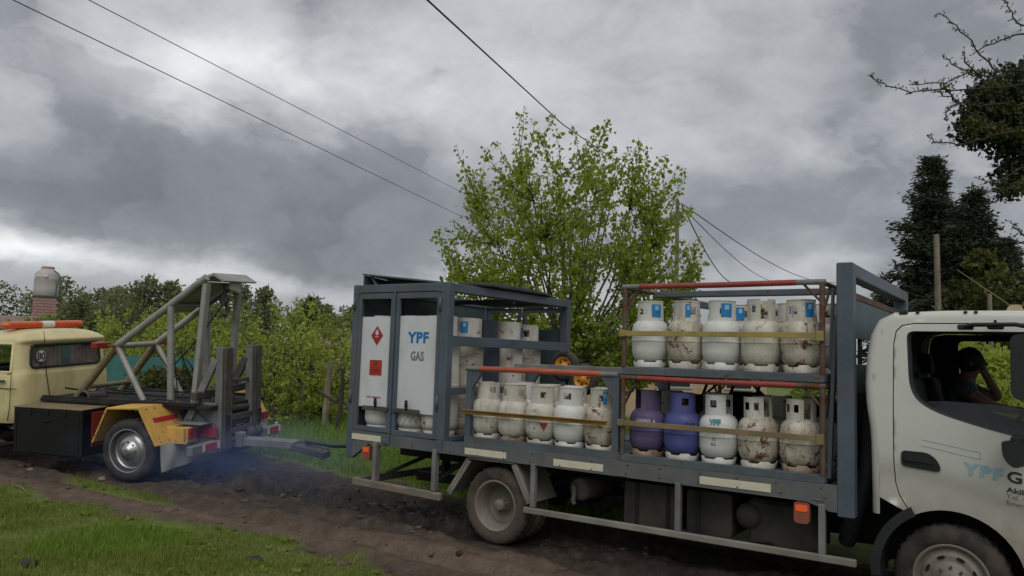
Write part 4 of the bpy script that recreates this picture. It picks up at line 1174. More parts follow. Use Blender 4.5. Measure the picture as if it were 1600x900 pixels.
# ---- chassis and what hangs below the deck
ch = MB()
for w_ in (.78, 1.52): ch.box((1.35, w_, .66), (6.4, .07, .17), .01)
for u_ in (-1.4, -.5, .55, 1.5, 2.5, 3.2): ch.box((u_, 1.15, .66), (.08, .70, .12), .01)
for u_ in (-1.5, -.95, -.4, .25, .9, 1.55, 2.2, 2.8): ch.box((u_, 1.19, .79), (.06, 2.2, .07), .008)
ch.tube([(0, .3, .345), (0, 2.1, .345)], .055, 10); ch.lathe([(0, -.16), (.1, -.14), (.155, -.05), (.16, .05), (.1, .14), (0, .16)], 18, None, (0, 1.15, .36))
ch.tube([(3.7, .3, .345), (3.7, 1.75, .345)], .045, 10); ch.tube([(0, 1.15, .40), (2.6, 1.15, .52)], .045, 10)
for w_ in (.62, 1.68):
    pts = [(-.62, w_, .62), (-.3, w_, .50), (0, w_, .44), (.3, w_, .50), (.62, w_, .62)]
    for i in range(4): ch.bar(pts[i], pts[i + 1], .07, .05, .005)
ch.build('chassis', 'chassis', TK)
en = MB(); en.box((3.45, 1.05, .62), (1.1, .75, .5), .05); en.box((2.55, 1.05, .55), (.8, .4, .34), .06); en.build('engine_block', 'chassis', TK)
fs_ = MB(); fs_.box((2.35, 1.95, .52), (1.3, .55, .40), .03); fs_.box((1.1, 1.98, .54), (.7, .5, .36), .03); fs_.build('added_far_side_box', 'chassis', TK)  # with the engine block, boxes added to darken the gap under the deck
dk = MB(); dk.box((.55, 1.19, .845), (4.95, 2.30, .05), .004); dk.build('deck', 'rack_steel', TK)
at_ = MB(); at_.lathe([(0, .20), (.05, .195), (.095, .17), (.105, .14), (.105, -.30), (.06, -.33), (0, -.34)], 22, Matrix(((0, 1, 0), (0, 0, 1), (1, 0, 0))).transposed() if False else Matrix(((0, 0, 1), (1, 0, 0), (0, -1, 0))).transposed(), (.66, .62, .525))
fix_normals(at_.build('air_tank', 'dusty_steel', TK))
vv = MB(); vv.box((.645, .40, .53), (.045, .05, .085), .01); vv.tube([(.645, .40, .50), (.64, .385, .43), (.66, .38, .40)], .022, 8); vv.build('drain_valve', 'dusty_steel', TK)
ft = MB(); ft.prism(roundpoly([(1.24, .695, .03), (1.24, .335, .05), (1.74, .335, .05), (1.74, .695, .03)]), lambda a, b, d: (a, d, b), .22, .70)
ft.prism(roundpoly([(1.795, .69, .03), (1.795, .345, .05), (2.17, .345, .05), (2.17, .69, .03)]), lambda a, b, d: (a, d, b), .24, .70)
fix_normals(ft.build('fuel_tank', 'tank_grey', TK))
ts = MB()
for u_ in (1.36, 1.64, 1.90): ts.box((u_, .214, .515), (.03, .012, .37), .003); ts.box((u_, .46, .33), (.03, .50, .012), .003)
ts.tube([(1.72, .20, .37), (1.95, .18, .345), (2.2, .20, .36), (2.5, .22, .37)], .010, 6)
ts.build('tank_strap', 'chassis', TK)
bx = MB(); bx.box((2.55, .48, .50), (.52, .46, .36), .03); bx.lathe([(0, .06), (.05, .055), (.09, .03), (.10, 0)], 16, XW, (2.30, .25, .545)); bx.build('battery_box', 'tank_grey', TK)
sn = MB(); cv = [(3.175, .34, 1.42), (3.165, .33, 1.15), (3.15, .33, .95), (3.09, .34, .75), (3.02, .38, .55), (2.98, .45, .42)]
sn.tube(cv, [.052, .052, .058, .068, .07, .06], 14)
for k in range(13): sn.lathe([(.052, -.006), (.060, 0), (.052, .006)], 14, None, (3.172, .34 - .0008 * k, 1.39 - k * .021))
sn.build('air_intake_hose', 'cab_dark', TK)

# ---- side rail, reflectors, guards
ra = MB()
for wa_, wb_ in ((0.0, .05), (2.33, 2.38)):
    ra = MB(); ra.prism([(-.62, .770), (-.62, .884), (3.01, .886), (3.01, .700), (2.96, .700), (2.80, .752)], lambda a, b, d: (a, d, b), wa_, wb_); fix_normals(ra.build('side_rail', 'steel_rail', TK))
ra = MB()
#([(-.62, .770), (-.62, .884), (3.01, .886), (3.01, .700), (2.96, .700), (2.80, .752)], lambda a, b, d: (a, d, b), 0.0, .05)
for wa_, wb_ in ((.006, .055), (2.32, 2.37)):
    rr = MB(); rr.prism([(-1.905, .765), (-1.905, .898), (-.62, .880), (-.62, .770), (-1.62, .770), (-1.72, .70), (-1.86, .60), (-1.905, .60)], lambda a, b, d: (a, d, b), wa_, wb_); fix_normals(rr.build('cage_sill', 'steel_rail', TK))
for (a, b, zc) in ((-.335, .145, .818), (.655, 1.145, .812), (1.995, 2.545, .812), (-1.865, -1.44, .832)):
    q = MB(); q.box(((a + b) / 2, -.002 if a > -1 else .004, zc), (b - a, .006, .060), .0015); q.build('reflector_strip', 'reflect_cream', TK)
for w_ in (-.005, 2.385):
    sg = MB(); sg.bar((.365, w_, .366), (3.135, w_, .372), .045, .050, .006); sg.build('side_guard', 'dusty_steel', TK)
for w_ in (.012, 2.368):
    for u_ in (.445, 1.815, 2.905):
        q = MB(); q.bar((u_, w_, .394), (u_, w_, .768 if u_ < 2.9 else .745), .05, .045, .004, up=(1, 0, 0)); q.build('guard_post', 'grey_steel', TK)
ub = MB()
ub.bar((-1.80, 0, .372), (-.605, 0, .352), .05, .075, .008); ub.bar((-1.80, 2.36, .372), (-.605, 2.36, .352), .05, .075, .008)
ub.bar((-1.775, .03, .372), (-1.775, 2.33, .372), .05, .075, .008)
ub.build('underrun_bar', 'muddy_board', TK)
for w_ in (.015, 2.345):
    for u_ in (-1.50, -.705):
        q = MB(); q.bar((u_, w_, .40), (u_, w_, .80), .075 if u_ < -1 else .06, .05, .004, up=(1, 0, 0)); q.build('underrun_post', 'grey_steel', TK)
ib = MB()
ib.bar((-1.25, .85, .40), (-1.25, .85, .78), .09, .06, .004, up=(1, 0, 0)); ib.bar((-1.7, .9, .35), (-.9, .9, .36), .05, .10, .004)
ib.bar((-1.42, .10, .48), (-1.22, .75, .70), .05, .03); ib.bar((-.78, .06, .45), (-.55, .45, .72), .05, .03)
ib.build('underrun_brace', 'chassis', TK)
gd = MB()
gd.bar((-.30, .03, .735), (-.53, .03, .40), .03, .06, .004); gd.bar((.22, .03, .745), (.40, .03, .42), .03, .06, .004)
gd.bar((-.31, .25, .742), (-.53, .25, .40), .48, .010, .003); gd.bar((.23, .25, .748), (.40, .25, .42), .48, .010, .003)
gd.box((-.04, .25, .752), (.54, .48, .010), .003)
gd.build('rear_mudguard', 'dusty_steel', TK)
def marker(u_, w_, z_, zt):
    ro = MB(); ro.prism(roundpoly([(u_ - .055, z_ + .075, .02), (u_ - .055, z_ - .075, .03), (u_ + .055, z_ - .075, .03), (u_ + .055, z_ + .075, .02)]), lambda a, b, d: (a, d, b), w_ - .028, w_ + .012)
    o = fix_normals(ro.build('marker_lamp', 'amber_body', TK))
    q = MB(); q.prism(roundpoly([(u_ - .042, z_ + .058, .015), (u_ - .042, z_ + .010, .015), (u_ + .042, z_ + .010, .015), (u_ + .042, z_ + .058, .015)]), lambda a, b, d: (a, d, b), w_ - .034, w_ - .028)
    fix_normals(q.build('lit_lens', 'lamp_on', o))
    br_ = MB(); br_.prism([(u_ - .022, zt), (u_ - .045, z_ + .07), (u_ + .045, z_ + .07), (u_ + .022, zt)], lambda a, b, d: (a, d, b), w_ - .004, w_ + .004); fix_normals(br_.build('lamp_bracket', 'grey_steel', o))
marker(2.765, .03, .665, .775); marker(-1.648, .035, .675, .775)

q = MB()
for u_ in np.arange(-.5, 3.0, .31):
    for z_ in (.792, .862): q.lathe([(0, .008), (.007, .007), (.009, 0)], 6, XW, (float(u_) + rng.uniform(-.02, .02), .0, z_), smooth=False)
for u_ in (-1.84, -1.40, -1.0, -.70): q.lathe([(0, .008), (.007, .007), (.009, 0)], 6, XW, (u_, .006, .80), smooth=False)
q.build('rail_bolt', 'dark_steel', TK)['kind'] = 'stuff'
q = MB()
for u_ in (-.66, .44, 1.32, 1.815, 2.88):
    q.tube([(u_ - .045, -.001, .772), (u_ - .015, -.003, .770), (u_ + .02, -.002, .772), (u_ + .05, -.001, .769)], [.004, .006, .0055, .004], 5)
for u_, z_ in ((-.70, 2.35), (-1.86, 2.35), (-.70, .90)): q.tube([(u_ - .04, -.001, z_), (u_, -.002, z_ + .002), (u_ + .04, -.001, z_)], .005, 5)
q.build('weld_bead', 'steel_rail', TK)['kind'] = 'stuff'
# ---- headboard behind the cab
def hp_(name, mb, mat='steel_blue'): return mb.build(name, mat, TK)
for w_ in (.055, 2.49):
    q = MB(); q.box((3.065, w_, 1.575), (.115, .11, 1.81), .008); hp_('headboard_post', q)
q = MB(); q.box((3.065, 1.272, 2.430), (.108, 2.322, .098), .006); hp_('headboard_beam', q)
q = MB(); q.box((3.045, 1.272, 2.262), (.06, 2.322, .052), .005); hp_('headboard_beam', q, 'rack_rust')
q = MB(); q.box((3.06, 1.272, 2.09), (.02, 2.32, .29), .003); hp_('headboard_panel', q, 'panel_teal')
q = MB(); q.box((3.06, 1.272, 1.64), (.02, 2.32, .22), .003); hp_('headboard_panel', q, 'panel_teal')
q = MB(); q.box((3.06, 1.40, 1.20), (.02, 2.04, .66), .003); hp_('headboard_panel', q, 'chassis')  # black sheet, widened so the gap behind the cab reads as dark
q = MB()
for w_ in (.6, 1.272, 1.9): q.box((3.05, w_, 1.85), (.03, .03, .20), .003)
q.tube([(3.05, .12, 2.0), (3.05, .12, 1.0)], .018, 6); q.box((3.07, 1.27, .93), (.06, 2.3, .06), .004)
hp_('headboard_bar', q, 'chassis')
q = MB(); q.bar((2.985, .10, 2.10), (2.935, .10, .92), .05, .03, .003, up=(1, 0, 0)); hp_('headboard_brace', q)
q = MB(); q.box((3.08, 1.1, 1.05), (.08, .5, .36), .02); q.tube([(3.13, .5, 1.46), (3.13, 1.3, 1.50)], .03, 8); q.tube([(3.12, .5, 1.5), (3.12, .55, 1.2), (3.13, .7, 1.0)], .012, 6); hp_('cab_rear_fittings', q, 'chassis')

# ---- rear cage
ZT = 2.44
for (u_, w_, z0_, sx) in ((-1.898, .045, .61, .085), (-.655, .045, .775, .105), (-1.898, 2.335, .61, .085), (-.655, 2.335, .775, .105)):
    q = MB(); q.box((u_, w_, (z0_ + ZT) / 2), (sx, .09, ZT - z0_), .005); q.build('cage_post', 'steel_blue', TK)
for w_ in (.045, 2.335):
    q = MB(); q.box((-1.28, w_, 2.395), (1.145, .084, .085), .005); q.build('cage_top_beam', 'steel_blue', TK)
for u_, h_ in ((-.645, .09), (-1.898, .09)):
    q = MB(); q.box((u_, 1.19, 2.392), (.08, 2.20, h_), .005); q.build('cage_top_beam', 'steel_blue', TK)
for z_, h_ in ((1.862, .10), (1.365, .07)):
    q = MB(); q.box((-.625, 1.19, z_), (.035, 2.20, h_), .004); q.build('cage_cross_rail', 'steel_blue', TK)
q = MB(); q.box((-.62, 1.19, .90), (.05, 2.19, .05), .004); q.build('cage_cross_rail', 'steel_blue', TK)
# closed rear end
q = MB(); q.box((-1.885, 1.19, 1.62), (.016, 2.19, 1.46), .003); q.build('cage_rear_sheet', 'panel_teal', TK)
q = MB()
for w_ in (.75, 1.62): q.box((-1.868, w_, 1.62), (.018, .045, 1.46), .003)
q.build('cage_rear_stile', 'steel_blue', TK)
q = MB(); q.box((-1.28, 1.19, .885), (1.20, 2.25, .03), .004); q.build('cage_floor', 'rack_steel', TK)
# roof sheets: one lies propped up at the back, the rest missing
q = MB()
A = [(-1.88, .06, 2.556), (-.76, .06, 2.438), (-.76, 1.25, 2.442), (-1.88, 1.25, 2.50)]
q.prism([(0, 0), (1, 0), (1, 1), (0, 1)], lambda a, b, d: tuple(np.array(A[0]) * (1 - a) * (1 - b) + np.array(A[1]) * a * (1 - b) + np.array(A[2]) * a * b + np.array(A[3]) * (1 - a) * b + np.array((0, 0, d))), 0, .016)
fix_normals(q.build('cage_roof_sheet', 'panel_teal', TK))
q = MB(); q.prism([(-1.86, 2.40), (-.80, 2.40), (-.80, 2.436), (-1.86, 2.532)], lambda a, b, d: (a, d, b), .40, .42); q.prism([(.07, 2.44), (.42, 2.44), (.42, 2.53), (.07, 2.55)], lambda a, b, d: (d, a, b), -1.87, -1.855)
q.bar((-1.68, .10, 2.43), (-1.80, .12, 2.54), .03, .02, .003)
fix_normals(q.build('cage_roof_skirt', 'panel_teal', TK))
q = MB(); q.box((-1.15, 1.75, 2.36), (1.0, .9, .012), .002); q.box((-1.2, 1.2, 2.335), (1.1, .05, .05), .004); q.build('cage_roof_sheet', 'panel_teal', TK)

# doors of the cage: frame > panel, bracket, lever, print
def cage_door(u0_, u1_, zb, zt, pu0, pu1, pz0, pz1, far=False):
    w_ = .022 if not far else 2.358
    d_ = MB(); t = .042
    d_.box((u0_ + t / 2, w_, (zb + zt) / 2), (t, .036, zt - zb), .003); d_.box((u1_ - t / 2, w_, (zb + zt) / 2), (t, .036, zt - zb), .003)
    d_.box(((u0_ + u1_) / 2, w_, zt - .03), (u1_ - u0_ - 2 * t, .036, .06), .003); d_.box(((u0_ + u1_) / 2, w_, zb + .025), (u1_ - u0_ - 2 * t, .036, .05), .003)
    o = d_.build('cage_door', 'steel_blue', TK)
    q = MB(); q.box(((pu0 + pu1) / 2, w_ + (.012 if not far else -.012), (pz0 + pz1) / 2), (pu1 - pu0, .006, pz1 - pz0), .0015); q.build('door_panel', 'panel_white' if not far else 'panel_teal', o)
    return o
D1 = cage_door(-1.852, -1.340, .900, 2.345, -1.822, -1.358, 1.150, 2.097)
D2 = cage_door(-1.305, -.712, .890, 2.345, -1.278, -.742, 1.120, 2.106)
cage_door(-1.852, -1.340, .900, 2.345, -1.822, -1.358, .92, 2.075, True)
cage_door(-1.305, -.712, .890, 2.345, -1.278, -.742, .92, 2.075, True)
q = MB(); q.box((-1.322, .012, 1.62), (.022, .03, 1.44), .003); q.tube([(-1.322, -.005, .78), (-1.322, -.005, 2.36)], .012, 8); q.box((-1.36, -.005, .815), (.09, .03, .045), .004); q.build('door_lock_rod', 'steel_blue', TK)
for u_, z_, dd in ((-1.905, 2.24, D1), (-1.905, 1.25, D1), (-.708, 2.22, D2), (-.700, 1.25, D2)):
    q = MB(); q.lathe([(0, .07), (.014, .07), (.014, -.07), (0, -.07)], 8, None, (u_, -.006, z_)); q.build('hinge', 'steel_blue', dd)
for u_a, u_b, ul, z_, dd in ((-1.72, -1.35, -1.515, 1.142, D1), (-1.285, -.925, -1.085, 1.142, D2)):
    q = MB(); q.box(((u_a + u_b) / 2, -.004, z_), (u_b - u_a, .022, .045), .004); br_ = q.build('door_bracket', 'dark_steel', dd)
    q = MB(); q.tube([(ul, -.02, z_ + .015), (ul, -.026, z_ + .05), (ul, -.026, z_ + .11)], [.012, .018, .014], 8); q.build('lever', 'cab_dark', dd)
PW = .022 + .009 - .003
def on_panel(u, z): return lambda a, b: (u + a, .0285, z + b)
decal('lettering', 'YPF', .150, on_panel(-1.012, 1.835), 'letter_blue', D2, .006, .285, 1.08)
decal('lettering', 'GAS', .128, on_panel(-1.012, 1.655), 'letter_grey', D2, .0045, .175, 1.08)
q = MB(); q.prism([(-1.585, 1.798), (-1.500, 1.900), (-1.585, 2.002), (-1.670, 1.900)], lambda a, b, d: (a, d, b), .0262, .0290); fix_normals(q.build('hazard_diamond', 'sign_red', D1))
q = MB(); q.add([(-1.585 + a, .0255, 1.925 + b) for a, b in ((0, .048), (.012, .018), (.020, .026), (.022, .002), (.014, -.02), (-.014, -.02), (-.022, .002), (-.019, .024), (-.012, .012))], [list(range(9))]); q.add([(-1.585 + a, .0255, 1.885 + b) for a, b in ((-.024, 0), (.024, 0), (.024, .006), (-.024, .006))], [[0, 1, 2, 3]]); q.build('flame_symbol', 'panel_white', D1)
q = MB(); q.prism([(-1.672, 1.485), (-1.498, 1.485), (-1.498, 1.642), (-1.672, 1.642)], lambda a, b, d: (a, d, b), .0262, .0290); fix_normals(q.build('hazard_plate', 'sign_vermilion', D1))
q = MB()
q.box((-1.585, .0257, 1.562), (.168, .001, .005), .0002)
for z_ in (1.488, 1.639): q.box((-1.585, .0257, z_), (.172, .001, .004), .0002)
for u_ in (-1.669, -1.501): q.box((u_, .0257, 1.5635), (.004, .001, .146), .0002)
q.build('plate_border', 'sign_dark_red', D1)
decal('lettering', '23', .065, lambda a, b: (-1.585 + a, .0256, 1.582 + b), 'sign_dark_red', D1, .002)
decal('lettering', '1075', .060, lambda a, b: (-1.585 + a, .0256, 1.505 + b), 'sign_dark_red', D1, .002, .12)
decal('lettering', 'INFLAMABLE', .028, lambda a, b: (-1.592 + a, .0285, 1.245 + b), 'sign_red', D1, .0005, .20)

# black tarpaulin strip lying along the cage top
tp0 = thing('tarpaulin', 'black crumpled tarpaulin strip lying on the cage top by the tree', 'tarpaulin', TRUCK)
q = MB(); k_ = 26; vs = []
for i in range(k_ + 1):
    w_ = .30 + 1.75 * i / k_
    for j, (du, dz) in enumerate(((-.10, 0), (-.07, .035), (0, .055), (.06, .04), (.09, 0), (.05, -.004), (-.05, -.004))):
        nz = mnoise.noise(Vector((w_ * 4, j * 1.7, 3))) * .022
        tp_ = min(1, 4 * min(i / k_, 1 - i / k_) + .25)
        vs.append((-.655 + (du + nz) * tp_, w_, 2.444 + max(0, (dz + nz)) * tp_))
q.add(vs, [[i * 7 + j, i * 7 + (j + 1) % 7, (i + 1) * 7 + (j + 1) % 7, (i + 1) * 7 + j] for i in range(k_) for j in range(7)], 0, True)
q.add(vs[:7], [list(range(7))]); q.add(vs[-7:], [list(range(7))[::-1]])
fix_normals(q.build('tarp_sheet', 'tarp', tp0))

# ================================================================== racks standing on the truck
def rack_brace(mb, a, b, r_=.012): mb.tube([a, b], r_, 6)

# small rack at the back
RS = thing('cylinder_rack', 'short blue grey rack with an orange tube holding five cylinders beside the cage', 'rack', TRUCK)
q = MB()
q.box((.455, .045, .914), (1.66, .03, .066), .003); q.box((.455, .045 + .015, .948), (1.66, .06, .006), .001); q.box((.455, 1.10, .914), (1.66, .03, .066), .003); q.box((.455, .57, .927), (1.66, 1.02, .012), .002)
q.box((-.36, .57, .914), (.03, 1.02, .064), .003); q.box((1.27, .57, .914), (.03, 1.02, .064), .003)
q.build('rack_tray', 'rack_steel', RS)
for u_ in (-.345, 1.232):
    for w_ in (.06, 1.08):
        q = MB(); q.box((u_, w_, 1.262), (.062, .055, .63), .004); q.build('rack_post', 'steel_blue', RS)
        s = 1 if u_ < 0 else -1
        q = MB(); q.prism([(u_ + s * .031, 1.575), (u_ + s * .155, 1.575), (u_ + s * .13, 1.545), (u_ + s * .031, 1.40)], lambda a, b, d: (a, d, b), w_ - .02, w_ + .02); fix_normals(q.build('gusset', 'steel_blue', RS))
for u_a, u_b, u_c in ((-.385, -.22, -.345), (1.25, 1.08, 1.232)):
    q = MB(); q.tube([(u_a, .045, 1.598), (u_b, .045, 1.598)], .024, 12); q.tube([(u_c, .045, 1.598), (u_c, 1.09, 1.598)], .022, 10); q.build('rack_tube', 'grey_steel', RS)
q = MB(); q.tube([(-.22, .045, 1.598), (.4, .045, 1.600), (1.08, .045, 1.598)], .0255, 12); q.build('orange_tube', 'tube_orange', RS)
q = MB(); q.box((.56, .56, 1.632), (1.44, .075, .05), .005); q.build('rack_cross_channel', 'grey_steel', RS)
q = MB(); q.bar((-.385, .005, 1.203), (1.165, .005, 1.203), .05, .006, .001); q.bar((-.385, .012, 1.183), (1.165, .012, 1.183), .006, .036, .001); q.build('retaining_bar', 'bar_ochre', RS)

def tall_rack(name_, label, zb, zt, bar_mat, bar_z, tube_lo, red_runs):
    r_ = thing('cylinder_rack', label, 'rack', TRUCK)
    L0, L1 = 1.305, 2.905
    q = MB()
    q.box(((L0 + L1) / 2, .035, zb + .03), (L1 - L0 + .03, .035, .062), .004); q.box(((L0 + L1) / 2, 2.33, zb + .03), (L1 - L0 + .03, .035, .062), .004)
    q.box((L0, 1.18, zb + .03), (.035, 2.25, .06), .004); q.box((L1, 1.18, zb + .03), (.035, 2.25, .06), .004)
    q.box(((L0 + L1) / 2, 1.18, zb + (.042 if zb < 1.2 else .056)), (L1 - L0 - .04, 2.24, .014), .002)
    q.build('rack_tray', 'rack_steel', r_)
    for u_ in (L0, L1):
        for w_ in (.03, 2.33):
            q = MB(); q.tube([(u_, w_, zb + .06), (u_, w_, zt - .01)], .021, 10); q.build('rack_post', 'rack_rust', r_)
        q = MB(); q.tube([(u_, .03, zt - .005), (u_, 2.33, zt - .005)], .019, 8); q.build('rack_end_tube', 'rack_rust', r_)
    for u_a, u_b, w_ in ((L0 - .022, tube_lo, .03), (red_runs, L1 + .022, .03), (L0, L1, 2.33)):
        q = MB(); q.tube([(u_a, w_, zt), (u_b, w_, zt)], .0215, 12); q.build('rack_top_tube', 'rack_rust' if zb < 1.2 else 'grey_steel', r_)
    q = MB(); q.tube([(tube_lo, .03, zt), ((tube_lo + red_runs) / 2, .03, zt - .004), (red_runs, .03, zt)], .023, 12); q.build('red_tube', 'tube_red', r_)
    q = MB(); q.bar((L0 - .01, -.006, bar_z), (L1 - .025, -.006, bar_z), .012, .042, .002); q.box((L0 - .005, -.004, bar_z), (.05, .03, .055), .004); q.box((L1 - .01, -.004, bar_z - .005), (.055, .03, .075), .004); q.build('retaining_bar', bar_mat, r_)
    for u_, s in ((L0, 1), (L1, -1)):
        for w_ in (.05, 2.30):
            q = MB(); rack_brace(q, (u_, w_, zt - .16), (u_ + s * .14, w_, zt - .01), .010); q.build('corner_brace', 'rack_rust', r_)
        for wa_, wb_ in ((.06, .28), (2.30, 2.08)):
            q = MB(); rack_brace(q, (u_, wa_, zt - .22), (u_, wb_, zt - .02)); q.build('corner_brace', 'rack_rust', r_)
    return r_
RL = tall_rack('cylinder_rack', 'rusty lower tube rack holding two purple cylinders and three white ones', .886, 1.580, 'bar_tan', 1.205, 1.44, 2.72)
RU = tall_rack('cylinder_rack', 'upper tube rack with a bright red top rail stacked highest on the truck', 1.608, 2.345, 'bar_yellow', 1.950, 1.44, 2.72)
q = MB(); q.box((2.1, .62, 2.325), (1.58, .10, .05), .004); q.box((2.1, 2.28, 2.27), (1.55, .04, .10), .004); q.bar((1.35, 1.3, 2.30), (1.75, 2.28, 2.26), .05, .06, .004); q.build('rack_cross_channel', 'rack_steel', RU)
q = MB(); q.box((2.1, 1.30, 1.17), (1.56, .02, .46), .003); q.box((2.1, 1.28, 1.41), (1.56, .04, .03), .003)
for u_ in (1.52, 1.78, 2.02): q.bar((u_, 1.28, 1.42), (u_ + .06, 1.28, 1.58), .035, .02, .002)
rack_brace(q, (1.55, 1.3, 1.44), (1.72, 1.3, 1.58), .012); rack_brace(q, (2.10, 1.3, 1.44), (1.94, 1.3, 1.58), .012)
q.box((1.95, 1.25, 1.445), (.26, .12, .05), .01)
q.build('rack_dark_spine', 'chassis', RL)  # black sheet added to make the dark band behind the cylinders
q = MB(); q.bar((2.94, .12, 1.70), (2.975, .06, 2.30), .035, .02, .003, up=(1, 0, 0)); q.build('rack_side_stay', 'rack_steel', RU)

# ================================================================== gas cylinders
MESH = {}
def part_mesh(key, fn, matname):
    k = (key, matname)
    if k not in MESH:
        mb = fn(); o = mb.build(key, matname); 
        fix_normals(o)
        MESH[k] = o.data; bpy.data.objects.remove(o)
    return MESH[k]

def put(name, me, parent, rot=0.0):
    o = bpy.data.objects.new(name, me); COL.objects.link(o); o.parent = parent
    o.rotation_euler = (0, 0, rot)
    return o

def shell(r_, z0_, z1_, th, present, seg=36, rows=(0, .34, .72, 1.0), taper=0.0):
    """upright sheet ring with windows; present(i, row) -> bool"""
    mb = MB(); nr_ = len(rows)
    def P(i, k, inner):
        a = 2 * math.pi * i / seg; rr_ = r_ - (th if inner else 0) + taper * (1 - rows[k]); z = z0_ + (z1_ - z0_) * rows[k]
        return (rr_ * math.cos(a), rr_ * math.sin(a), z)
    for i in range(seg):
        j = (i + 1) % seg
        for k in range(nr_ - 1):
            if not present(i, k): continue
            mb.add([P(i, k, 0), P(j, k, 0), P(j, k + 1, 0), P(i, k + 1, 0)], [[0, 1, 2, 3]], 0, True)
            mb.add([P(i, k, 1), P(j, k, 1), P(j, k + 1, 1), P(i, k + 1, 1)], [[3, 2, 1, 0]], 0, True)
            for (ii, kk, (a, b)) in (((i - 1) % seg, k, ((i, k), (i, k + 1))), (j, k, ((j, k), (j, k + 1))), (i, k - 1, ((i, k), (j, k))), (i, k + 1, ((i, k + 1), (j, k + 1)))):
                if kk < 0 or kk >= nr_ - 1 or not present(ii, kk):
                    mb.add([P(*a, 0), P(*b, 0), P(*b, 1), P(*a, 1)], [[0, 1, 2, 3]])
    return mb

def body10():
    mb = MB()
    P = [(0, .030), (.07, .032), (.112, .046), (.138, .078), (.1495, .115), (.1505, .13), (.1505, .19), (.1506, .194), (.1535, .198), (.1535, .208), (.1506, .212), (.1505, .216), (.1505, .285), (.148, .305), (.139, .330), (.120, .352), (.094, .366), (.06, .374), (0, .377)]
    mb.lathe(P, 36); return mb
def foot10(seed):
    rl_ = random.Random(seed)
    ph = rl_.random() * 6
    mb = MB()
    def wob(an, k, a, b):
        w_ = math.sin(an * 5 + ph)
        if k in (1, 2): b = b + .008 * (1 if w_ > .2 else -1)
        return a + .0015 * math.sin(an * 11 + ph), b
    mb.lathe([(.126, 0), (.136, .044), (.130, .046), (.120, .004), (.126, 0)], 40, wob=wob); return mb
def collar_ring(i, k):
    if k == 1: return not (i in (3, 4, 5, 6) or i in (13, 14, 15) or i in (22, 23, 24, 25) or i in (31, 32))
    return True
def collar_gap(i, k):
    if 9 <= i <= 15 and k >= 0: return False
    if 27 <= i <= 29: return False
    if k == 1: return not (i in (2, 3, 4) or i in (18, 19, 20) or i in (23, 24))
    return True
def collar_tall(i, k):
    if k == 1: return not (i in (4, 5, 6) or i in (19, 20, 21))
    return True
def c_ring():
    mb = shell(.104, .355, .505, .005, collar_ring, taper=.008); mb.lathe([(.1015 + .007 * math.cos(a), .505 + .006 * math.sin(a)) for a in [2 * math.pi * t / 8 for t in range(9)]], 36); return mb
def c_gap():
    mb = shell(.106, .350, .515, .005, lambda i, k: k == 0 or collar_gap(i, k - 1), rows=(0, .14, .42, .76, 1.0)); return mb
def c_solid():
    mb = shell(.108, .350, .518, .005, lambda i, k: k == 0 or not (7 <= i <= 12), rows=(0, .14, .42, .76, 1.0)); return mb
def valve():
    mb = MB(); mb.lathe([(0, .372), (.022, .372), (.022, .40), (.014, .405), (.014, .43), (.026, .436), (.026, .452), (.008, .456), (.008, .472), (0, .472)], 12); mb.tube([(0, 0, .42), (.05, 0, .42)], .013, 8); return mb
def body45():
    mb = MB()
    mb.lathe([(0, .03), (.10, .035), (.16, .06), (.182, .10), (.186, .13), (.186, .49), (.1862, .50), (.189, .505), (.189, .517), (.1862, .522), (.186, .532), (.186, .90), (.180, .945), (.160, .985), (.125, 1.012), (.07, 1.024), (0, 1.028)], 40); return mb
def foot45():
    mb = MB(); mb.lathe([(.150, 0), (.165, .055), (.158, .06), (.144, .004), (.150, 0)], 36); return mb
def c_tall(): return shell(.150, 1.000, 1.215, .006, collar_tall, taper=.004)
def valve45():
    mb = MB(); mb.lathe([(0, 1.02), (.03, 1.02), (.03, 1.06), (.02, 1.07), (.02, 1.12), (.035, 1.125), (.035, 1.145), (0, 1.15)], 12); return mb
def patch(r_, a0, a1, z0_, z1_, k=8):
    mb = MB()
    for rr_ in (r_,):
        vs = [((rr_) * math.cos(a0 + (a1 - a0) * i / k), rr_ * math.sin(a0 + (a1 - a0) * i / k), z) for i in range(k + 1) for z in (z0_, z1_)]
        mb.add(vs, [[2 * i, 2 * i + 2, 2 * i + 3, 2 * i + 1] for i in range(k)], 0, True)
    return mb

